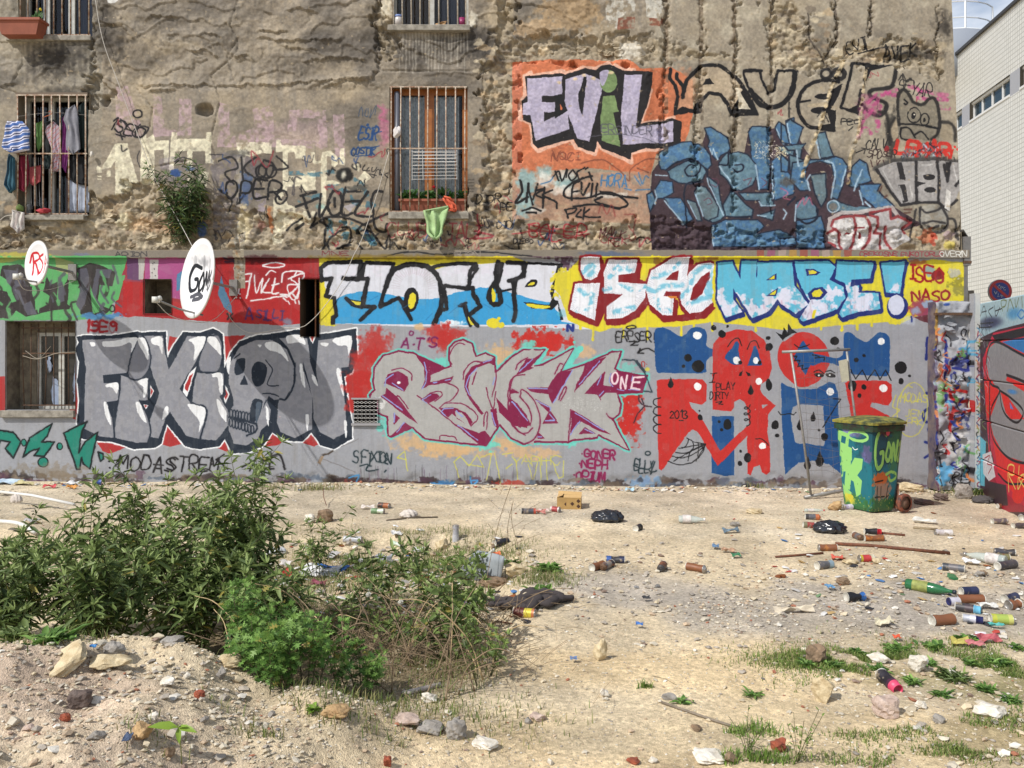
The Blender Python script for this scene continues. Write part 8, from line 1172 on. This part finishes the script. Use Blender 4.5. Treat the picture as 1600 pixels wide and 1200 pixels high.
def plant(name,label,cat,base,stems,height,spread,leafL,leafW,T=(LF_V,LF_F),tones=((58,82,40),(78,104,52),(98,126,66),(44,62,34)),whorl=3,gap=.045,branch=3,seed=1,droop=.25,lean=(0,0),nleaf=90,bare=.15,group=None,stem_m=None,stem_r=.005,dirmin=-.1,wall=False):
 rg=random.Random(seed);t=thing(name,label,cat,tuple(base),0,group);SB=MB();P,D,N_,L,W,C=[],[],[],[],[],[];up=Vector((0,0,1));tn=[np.array(lin(c))for c in tones]
 def grow(p,d,ln,r,lvl):
  n=max(int(ln/.035),3);pts=[Vector(p)];q=Vector(p);dd=Vector(d);ph=rg.uniform(0,6)
  for i in range(n):
   dd=(dd+Vector((rg.uniform(-.09,.09),rg.uniform(-.09,.09),.03 if lvl==0 else.05))-up*droop*.04*i/n).normalized();q=q+dd*ln/n;pts.append(q.copy())
  SB.tube(pts,[r*(1-.75*i/len(pts))for i in range(len(pts))],4,False);acc=0.0;k=0
  for i in range(1,len(pts)):
   f=i/len(pts);acc+=(pts[i]-pts[i-1]).length
   while acc>gap and f>(bare if lvl==0 else.05):
    acc-=gap;k+=1
    for w in range(whorl):
     a=ph+k*1.3+w*6.283/whorl+rg.uniform(-.3,.3);ax=(pts[i]-pts[i-1]).normalized();o1=ax.orthogonal().normalized();o1.rotate(Matrix.Rotation(a,3,ax));ld=(o1*1.0+ax*rg.uniform(.1,.8)-up*rg.uniform(0,droop*2)).normalized();sz=(.55+.6*math.sin(min(f*1.1,1)*2.6))*rg.uniform(.7,1.15)
     P.append(pts[i]);D.append(ld);nn=(up*.8+Vector((rg.uniform(-.6,.6),rg.uniform(-.6,.6),0)));N_.append(nn);L.append(leafL*sz);W.append(leafW*sz);c=tn[rg.randrange(len(tn))]*rg.uniform(.8,1.2);c=np.array(lin((150,140,70)))if rg.random()<.025 else c;C.append(c)
   if lvl==0 and branch and f>bare+.1 and rg.random()<branch/n*1.15:
    a=rg.uniform(0,6.28);bd=(Vector((math.cos(a),math.sin(a),rg.uniform(.2,.9))).normalized()+dd*.5).normalized();grow(pts[i],bd,ln*rg.uniform(.25,.5)*(1.15-f*.6),r*.6,1)
  ax=dd
  for w in range(5):
   o1=ax.orthogonal().normalized();o1.rotate(Matrix.Rotation(w*1.26+ph,3,ax));P.append(pts[-1]);D.append((o1*.6+ax).normalized());N_.append(up+o1);L.append(leafL*rg.uniform(.4,.75));W.append(leafW*.55);C.append(tn[-2]*1.25)
 for s_ in range(stems):
  a=rg.uniform(0,6.28);rr_=rg.uniform(0,1)**.6;d=Vector((math.cos(a)*spread*rr_+lean[0],(-abs(math.sin(a))if wall else math.sin(a))*spread*rr_+lean[1],1)).normalized();off=Vector((math.cos(a)*rr_*.08,0 if wall else math.sin(a)*rr_*.08,0));grow(off,d,height*rg.uniform(.65,1.05),stem_r,0)
 SB.build('stems',stem_m or m_stem,t);V,F=place_leaves(T[0],T[1],P,D,N_,L,W);n=len(P);nt_=len(T[0]);C=np.array(C);order=np.argsort(V[:,0,1]-V[:,0,2]*.3);near=order[:nleaf];rest=order[nleaf:]
 Fr=np.array(T[1])
 if len(rest):Vr=V[rest].reshape(-1,3);Fq=(Fr[None]+(np.arange(len(rest))*nt_)[:,None,None]).reshape(-1,3);me=mesh_np('foliage',Vr,Fq,True);set_tone(me,np.repeat(C[rest],nt_,0));o=obj('foliage',me,m_leaf,t);o['kind']='stuff'
 for i in near:me=mesh_np('leaf',V[i],Fr,True);set_tone(me,np.repeat(C[i:i+1],nt_,0));obj('leaf',me,m_leaf,t)
 return t
DKG=((90,108,58),(112,130,72),(140,156,98),(74,92,48));BRG=((88,122,56),(106,142,68),(128,160,84),(72,104,50));OLV=((92,112,60),(110,130,72),(128,146,84),(80,96,52))
GB='tall leafy bushes left of centre'
def gp(px,py):return ghit(px,py)
def at_(X,Y):return Vector((X,Y,float(gz(X,Y))))
for a in((-1.66,5.0,11,1.0,.36,'tallest bush on the right of the big thicket, reaching over the skull mural',51),(-2.05,5.1,10,.94,.5,'bush in the middle of the big thicket',52),(-2.5,4.9,11,.80,.55,'lower bush on the left of the big thicket',53),(-3.0,4.9,10,.72,.5,'bush cut by the left edge of the view',54),(-1.78,4.5,10,.66,.5,'dark bush at the front of the thicket behind the mound',55),(-2.2,4.45,11,.62,.6,'dark low bush at the front left behind the mound crest',56),(-1.36,4.45,8,.56,.4,'bush standing behind the feathery weeds',57),(-2.75,4.4,9,.5,.6,'low bush in the left corner behind the mound crest',58)):
 plant('leafy_bush',a[5],'bush',at_(a[0],a[1]),a[2],a[3],a[4],.088,.021,tones=DKG,seed=a[6],branch=5,gap=.045,nleaf=110,group=GB,bare=.05)
plant('leafy_sprig','slim sprig rising from the left side of the thicket in front of the wall','plant',at_(-2.75,5.6),3,.62,.25,.08,.02,tones=DKG,seed=60,branch=2,nleaf=40)
for a in((-1.12,3.8,8,.34,.35,'feathery bright weed at the right foot of the mound, leftmost',71),(-.92,3.7,8,.28,.5,'feathery bright weed in front of the dry brambles',72),(-1.05,3.62,7,.28,.4,'small feathery weed touching the mound edge',73),(-.72,3.9,6,.26,.45,'feathery weed between two brighter ones',74),(-1.25,4.05,7,.5,.3,'tall feathery weed under the big bush',75)):
 plant('feathery_weed',a[5],'weed',at_(a[0],a[1]),a[2],a[3],a[4],.048,.030,(MW_V,MW_F),BRG,3,.026,3,a[6],.2,nleaf=60,group='feathery weeds at the mound foot',bare=.05,stem_r=.0035)
for a in((-.35,4.55,8,.50,.5,.075,.03,'leafy weed on the right flank of the brambles',81,OLV),(-.45,5.3,8,.5,.5,.075,.022,'weed behind the dry stems left of the small cans',82,DKG),(-.9,5.4,8,.48,.55,.08,.022,'weed among white paper rubbish',83,DKG),(-.6,6.2,6,.3,.6,.05,.018,'low weed in front of the bare far ground',84,OLV),(-.28,4.9,6,.42,.4,.07,.03,'upright weed right of the dandelion heads',85,OLV),(-1.5,6.4,7,.45,.5,.07,.02,'low weed behind the big thicket',86,DKG),(-.6,4.7,8,.3,.7,.06,.02,'low weed under the tangle of dry stems',87,OLV),(-.15,4.25,6,.22,.7,.05,.022,'low weed at the right foot of the brambles',88,OLV),(-.95,4.8,8,.4,.6,.07,.02,'dark weed in the middle of the tangle',89,DKG),(-.3,6.3,6,.25,.6,.05,.02,'low weed beside the silver standing can',90,OLV)):
 plant('wild_weed',a[7],'weed',at_(a[0],a[1]),a[2],a[3],a[4],a[5],a[6],tones=a[9],seed=a[8],branch=2,gap=.042,nleaf=40,bare=.05,stem_r=.0035,whorl=2)
def clump(label,px,py,n,L_,W_,seed,tones=BRG,name='leaf_clump'):
 L_*=.75;n=int(n*1.3)
 rg=random.Random(seed);b0=gp(px,py);t=thing(name,label,'weed',tuple(b0));P,D,N_,L,W,C=[],[],[],[],[],[]
 for i in range(n):a=rg.uniform(0,6.28);P.append((rg.gauss(0,L_*.35),rg.gauss(0,L_*.35),.005));D.append((math.cos(a),math.sin(a),rg.uniform(.08,.9)));N_.append((0,0,1));s=rg.uniform(.5,1.1);s*=rg.uniform(.5,1.1);L.append(L_*s);W.append(W_*s);C.append(np.array(lin(tones[rg.randrange(4)]))*rg.uniform(.7,1.4))
 V,F=place_leaves(LF_V*(1,1,1.6),LF_F,P,D,N_,L,W)
 for i in range(min(n,80)):me=mesh_np('leaf',V[i],np.array(LF_F),True);set_tone(me,np.repeat(np.array(C[i])[None],8,0));obj('leaf',me,m_leaf,t)
 if n>80:k=n-80;me=mesh_np('foliage',V[80:].reshape(-1,3),(np.array(LF_F)[None]+(np.arange(k)*8)[:,None,None]).reshape(-1,3),True);set_tone(me,np.repeat(np.array(C[80:]),8,0));o=obj('foliage',me,m_leaf,t);o['kind']='stuff'
for i,(x,y,l)in enumerate(((1340,1022,'small weed right of the brown upright stone'),(1372,1048,'small weed below the flat white stone'),(1424,1068,'small weed left of the spiky rosette'),(1450,1040,'small weed behind the spiky rosette'),(1520,1040,'small weed between spiky rosette and edge clump'),(1540,1080,'small weed below the edge clump'),(1470,1088,'small weed in front of the spiky rosette'),(1588,1014,'small weed right of the red cloth'),(1300,1042,'small weed at the left end of the weed strip'),(1580,1098,'small weed above the chalk heap'),(1395,1020,'small weed under the orange scrap'),(1262,1042,'small weed left of the brown upright stone'))):clump(l,x,y,80,.07,.013,60+i)
for a in(('green clump beside the pale concrete lump, upper one',858,890,110,.13,.03,1),('green clump just above the dark cloth',848,926,50,.12,.035,2),('green clump right of the broken shell',800,884,60,.12,.03,3,DKG),('spiky green rosette in the right weeds',1490,1062,130,.11,.012,4,OLV),('leafy weed under the big rusty tin',1458,1012,60,.08,.03,5,BRG),('weed clump at the right edge',1560,1040,130,.09,.014,6,BRG),('weed left of the white flat stone',1400,1015,50,.09,.022,7),('leafy weed on the sand beside the grass strip',1175,1088,36,.07,.016,8),('small leafy weed at the left end of the grass strip',1065,1098,26,.06,.02,9),('bushy weed at the foot of the red gate',1532,772,150,.2,.04,10,DKG),('dry weed at the wall foot behind the bin',1412,758,60,.14,.02,11,OLV),('small weed at the foot of the murals',1180,760,16,.08,.02,12),('small weed tuft under the pier',1458,760,50,.14,.02,13,OLV),('weed right of the bin recess',1595,790,60,.16,.03,14,DKG),('green weed above the broken board',1510,1000,40,.09,.03,15),('yellow-green weed by the rust-brown flat stone',490,1112,40,.05,.02,16,((120,150,60),)*4),('weed at the left edge behind the mound',20,1000,80,.13,.03,17,DKG),('weed in the hollow behind the mound',80,1004,70,.12,.035,18,BRG),('low weed before the silver can',560,880,60,.12,.03,19,OLV),('low weed below the silver standing can',700,880,60,.12,.025,20,OLV),('low weed at the tangle edge',690,925,60,.1,.02,21,OLV)):clump(*a)
p=gp(284,1196);sd=thing('seedling','bright green seedling with five leaflets in the left foreground','seedling',tuple(p));b=MB();b.tube([(0,0,0),(-.004,0,.07),(-.012,0,.13)],.0022,6,sm=True);b.build('stem',mat('seedling_stem',(110,110,60),.7),sd,True)
for i,(x,z,L_)in enumerate(((-1,.22,.1),(-.25,.1,.035),(.15,-.55,.055),(.7,.25,.04),(1,-.05,.075),(.1,.5,.02))):
 V,F=place_leaves(LF_V,LF_F,[(-.012,0,.13)],[(x,-.3,z)],[(0,-.5,1)],[L_],[L_*.36]);me=mesh_np('leaflet',V[0],np.array(LF_F),True);set_tone(me,np.array([lin((132,160,60))]*8));obj('leaflet',me,m_leaf,sd)
plant('wall_bush','dark green bush growing out of the wall crack above the large dish','bush',Vector((px_x(284),WALL-.03,py_z(384))),12,.92,.62,.115,.018,tones=((62,82,50),(80,102,60),(104,126,78),(48,64,40)),seed=91,branch=4,gap=.06,nleaf=150,bare=.02,lean=(-.02,-.12),droop=.5,wall=True)
for nm,lb,px,py,Y,n,L_ in(('window_plant','leafy red-flowered plant in the middle window planter',675,309,WALL+.06,160,.09),('tulip_plant','yellow flowering bulb in the upper left planter',68,38,WALL-.12,12,.14)):
 t_=thing(nm,lb,'plant',tuple(WP(px,py,WALL)+Vector((0,Y-WALL,0))));rg=random.Random(5);P,D,N_,L,W,C=[],[],[],[],[],[]
 for i in range(n):P.append((rg.uniform(-.4,.4)if n>20 else rg.uniform(-.04,.04),rg.uniform(-.04,.02),rg.uniform(-.02,.08)if n>20 else 0));a=rg.uniform(0,6.28);D.append((math.cos(a),math.sin(a)*.6,rg.uniform(.1,1)if n>20 else 2));N_.append((0,-1,1));L.append(L_*rg.uniform(.5,1));W.append(L_*(.6 if n>20 else.2));C.append(np.array(lin((62,98,44)))*rg.uniform(.7,1.5))
 V,F=place_leaves(LF_V,LF_F,P,D,N_,L,W);me=mesh_np('foliage',V.reshape(-1,3),F,True);set_tone(me,np.repeat(np.array(C),8,0));o=obj('foliage',me,m_leaf,t_);o['kind']='stuff'
 me=rock_mesh('flower',3,2,(.07,.05,.045),0,.3);o=obj('flower',me,mat('red_flower',(196,30,44),.6)if n>20 else mat('yellow_flower',(214,190,40),.6),t_);o.location=(.02,-.05,.14)if n>20 else(.04,-.02,.13);o.scale=(1,1,1)if n>20 else(.7,.7,1)
gbag=sheet('green_bag','pale green cloth bag hanging from the bars of the middle window','bag',"665,328 702,327 698,345 690,368 682,375 672,366 668,345",WALL-.08,fab('palegreen',(160,188,134)),4,.03,.03,.03);sheet('orange_cloth','orange cloth tied to the bars beside the green bag','cloth',"694,310 703,312 714,322 712,331 702,330",WALL-.06,fab('orange',(206,96,66)),3,.02,.02,.02)
lump('white_box','white wrapped box tied to the middle window bars','box',620,208,12,26,WALL-.06,fab('whitish',(206,200,196)),9)
dr_=thing('drying_rack','small white wire drying rack hooked on the middle window bars','drying rack',tuple(WP(680,255,WALL-.1)));b=MB();L_=dr_.location
for i in range(9):y=237+i*5.4;b.tube([WP(643,y,WALL-.10)-L_,WP(714,y-1,WALL-.10)-L_],.0035,4)
for x,x2 in((644,644),(714,714),(660,661),(697,697)):b.tube([WP(x,234,WALL-.10)-L_,WP(x2,281,WALL-.10)-L_],.0035,4)
for i in range(5):y=236+i*5;b.tube([WP(646,y+2,WALL-.2)-L_,WP(712,y+2,WALL-.2)-L_],.0035,4)
b.build('wire_frame',mat('white_wire',(204,202,198),.4),dr_)
jr=thing('glass_jar','white jar with a blue lid on the upper middle sill','jar',tuple(WP(623,40,WALL-.0)));b=MB();b.lathe([(0,.05),(.09,.05),(.1,.04)],16,Matrix.Rotation(R(-90),4,'Y'));b.build('glass',mat('jar_white',(190,184,180),.3),jr,True);b=MB();b.lathe([(.1,.048),(.125,.048)],16,Matrix.Rotation(R(-90),4,'Y'));b.build('lid',mat('jar_lid',(110,130,180),.4),jr,True)
pc=thing('purple_cup','purple cup at the right end of the upper middle sill','cup',tuple(WP(722,40,WALL+.0)));b=MB();b.lathe([(0,.036),(.09,.044),(.088,.04),(.02,.034),(.018,.0001)],16,Matrix.Rotation(R(-90),4,'Y'));b.build('cup_wall',mat('purple_plastic',(132,36,84),.4),pc,True)
sheet('beige_cloth','beige cloth on the upper middle sill','cloth',"680,37 698,34 696,40 682,41",WALL,fab('beige',(176,140,100)),3,.01)
# DRY STEMS, DANDELIONS, GRASS
tg_=thing('dry_bramble','tangle of dry tan bramble stems right of the green bushes','bramble',(-.6,4.6,0));rg=random.Random(31)
for k in range(90):
 x=rg.uniform(-1.35,.02);y=rg.uniform(3.9,5.3);z=float(gz(x,y));a=rg.uniform(0,6.28);ln=rg.uniform(.15,.5);d=Vector((math.cos(a),math.sin(a)*.6,0));hh=rg.uniform(.12,.5);P=[Vector((x,y,z)),Vector((x,y,z))+d*ln*.2+Vector((rg.uniform(-.03,.03),0,hh*.45)),Vector((x,y,z))+d*ln*.6+Vector((0,rg.uniform(-.04,.04),hh*.85)),Vector((x,y,z))+d*ln+Vector((0,0,hh*rg.uniform(.7,1.1)))]
 b=MB();b.tube(P,[.0036*rg.uniform(.6,1.3)*(1.4-j/16*1.0)for j in range(16)],4,sm=True);b.build('stem',m_brown if rg.random()<.75 else mat('pale_straw',(196,170,128),.8),tg_,True,off=tg_.location)
b=MB()
for k in range(700):
 x=rg.gauss(-.6,.38);y=rg.uniform(3.9,5.4);z=float(gz(x,y));a=rg.uniform(0,6.28);q=Vector((x,y,z+rg.uniform(0,.12)));e=q+Vector((math.cos(a)*rg.uniform(.08,.25),math.sin(a)*.12,rg.uniform(-.02,.14)));b.tube([q,(q+e)/2+Vector((0,0,.01)),e],.0014,3,False)
o=b.build('twigs',m_brown,tg_,off=tg_.location);o['kind']='stuff'
for i,(X_,Y_,h,l)in enumerate(((-.2,6.2,.78,'tall thin reddish stalk crossing the far ground'),(-.05,6.3,.6,'thin reddish stalk leaning right by the tall one'),(.08,6.4,.5,'shortest thin stalk near the broken shell'))):
 t_=thing('bare_stalk',l,'stalk',tuple(at_(X_,Y_)));b=MB();b.tube([(0,0,0),(.06-.05*i,0,h*.4),(.12-.1*i,0,h*.7),(.2-.14*i,0,h)],.003,4,sm=True);b.build('stem',m_brown,t_,True)
 for j in range(5):b=MB();z_=h*(.4+.12*j);b.tube([((.06-.05*i)+.12*j*.1,0,z_),(((-1)**j)*.06+.08,0,z_+.07)],.0016,3);b.build('side_twig',m_brown,t_)
for X_,Y_,h,l in((-.95,5.2,.42,'dandelion clock highest of the three heads'),(-.78,4.5,.36,'dandelion clock left one of the lower pair'),(-.6,4.45,.33,'dandelion clock right one of the lower pair')):
 t_=thing('dandelion',l,'dandelion',tuple(at_(X_,Y_)));b=MB();b.tube([(0,0,0),(.01,0,h*.5),(0,0,h)],.002,4);b.build('stem',m_stem,t_);me=rock_mesh('seed_head',7,3,(.035,.035,.033),0,.3);o=obj('seed_head',me,mat('dandelion_fluff',(206,202,188),.95),t_);o.location=(0,0,h)
for px,py,h,n,l in((745,1075,.3,9,'wispy weed with tiny white flowers on the sand'),(1246,1192,.22,6,'thin twiggy weed at the bottom right'),(1168,1180,.18,7,'reddish twiggy weed at the bottom, right of centre')):
 t_=thing('wispy_weed',l,'weed',tuple(gp(px,py)));SB=MB();P,D,N_,L,W=[],[],[],[],[]
 for i in range(n):
  a=rg.uniform(0,6.28);q=[Vector((0,0,0)),Vector((math.cos(a)*.05,math.sin(a)*.05,h*.5)),Vector((math.cos(a)*.1,math.sin(a)*.08,h*rg.uniform(.7,1)))];SB.tube(q,.0014,3,False)
  for j in range(7):f=rg.uniform(.2,1);p_=q[0].lerp(q[2],f)+Vector((0,0,.0));P.append(p_);D.append((rg.uniform(-1,1),rg.uniform(-1,1),.3));N_.append((0,0,1));L.append(.022);W.append(.009)
 SB.build('stems',m_stem,t_);V,F=place_leaves(LF_V,LF_F,P,D,N_,L,W);me=mesh_np('foliage',V.reshape(-1,3),F,True);set_tone(me,np.repeat(np.array([lin((112,136,66))]*len(P)),8,0));o=obj('foliage',me,m_leaf,t_);o['kind']='stuff'
def grass(name,label,patches,tones,seed,h0=.02,h1=.06,w=.0022):
 rg=np.random.default_rng(seed);PX=[]
 for px,py,rx,ry,n in patches:
  c=ghit(px,py);X_=rg.normal(c.x,rx,n);Y_=rg.normal(c.y,ry,n);k=gn(1,X_,Y_)>.44;PX.append(np.stack([X_[k],Y_[k]],1))
 P=np.concatenate(PX);n=len(P);z=gz(P[:,0],P[:,1]);a=rg.uniform(0,6.28,n);h=rg.uniform(h0,h1,n);l=rg.uniform(.2,.9,n)*h;V=np.zeros((n,5,3));ca,sa=np.cos(a),np.sin(a)
 for i,(u,s,f)in enumerate(((0,-1,0),(0,1,0),(.6,-.8,.35),(.6,.8,.35),(1,0,1))):V[:,i,0]=P[:,0]-sa*w*s+ca*l*f;V[:,i,1]=P[:,1]+ca*w*s+sa*l*f;V[:,i,2]=z-.003+h*u*(1-.15*f)
 T_=np.array([(0,1,3),(0,3,2),(2,3,4)]);F=(T_[None]+(np.arange(n)*5)[:,None,None]).reshape(-1,3);me=mesh_np(name,V.reshape(-1,3),F);tt=np.array([lin(c)for c in tones]);set_tone(me,np.repeat(tt[rg.integers(0,len(tt),n)]*rg.uniform(.75,1.25,(n,1)),5,0));o=obj(name,me,m_leaf);tag(o,label,'grass',None,'stuff')
grass('grass','short grass and moss strip on the right of the ground',[(1310,1035,.25,.08,4500),(1400,1035,.3,.12,7000),(1500,1070,.35,.18,9500),(1560,1050,.3,.25,7000),(1450,1085,.3,.1,5000),(1570,1130,.22,.08,1200),(1240,1040,.06,.03,220),(1540,1180,.3,.06,900),(1490,1175,.08,.04,500),(1420,1145,.15,.05,600),(1330,1150,.06,.05,160),(1350,1195,.2,.05,700)],((108,130,62),(128,148,74),(94,116,54),(146,150,92)),1,.01,.036)
grass('grass','small grass patch above the grey cane, centre right',[(1180,1112,.07,.05,700),(1205,1122,.09,.04,700),(1165,1095,.06,.04,350),(1165,1145,.1,.03,350),(1170,1190,.12,.04,600),(1042,1108,.03,.02,120),(1085,1122,.04,.015,120),(1008,1075,.02,.01,60)],((110,140,60),(130,156,72),(96,124,54)),2)
grass('grass','ragged grass under the thicket and brambles',[(600,1100,.4,.15,1300),(480,1108,.25,.06,500),(690,1040,.15,.25,900),(560,900,.5,.4,5000),(700,880,.35,.25,2600),(850,905,.14,.14,1100),(300,870,.9,.5,2600),(770,870,.2,.15,700),(240,1145,.06,.04,60),(410,1150,.05,.02,60),(40,1000,.3,.1,500),(520,950,.4,.3,3000),(670,850,.3,.2,1200)],((112,126,68),(134,138,84),(96,112,58),(156,146,102)),3,.015,.065)
grass('grass','thin dry grass along the foot of the wall',[(1440,756,.35,.05,700),(470,765,.3,.06,500),(1540,775,.3,.15,600),(1180,762,.1,.04,60)],((130,130,80),(110,124,66),(150,140,98)),4,.03,.12,.003)
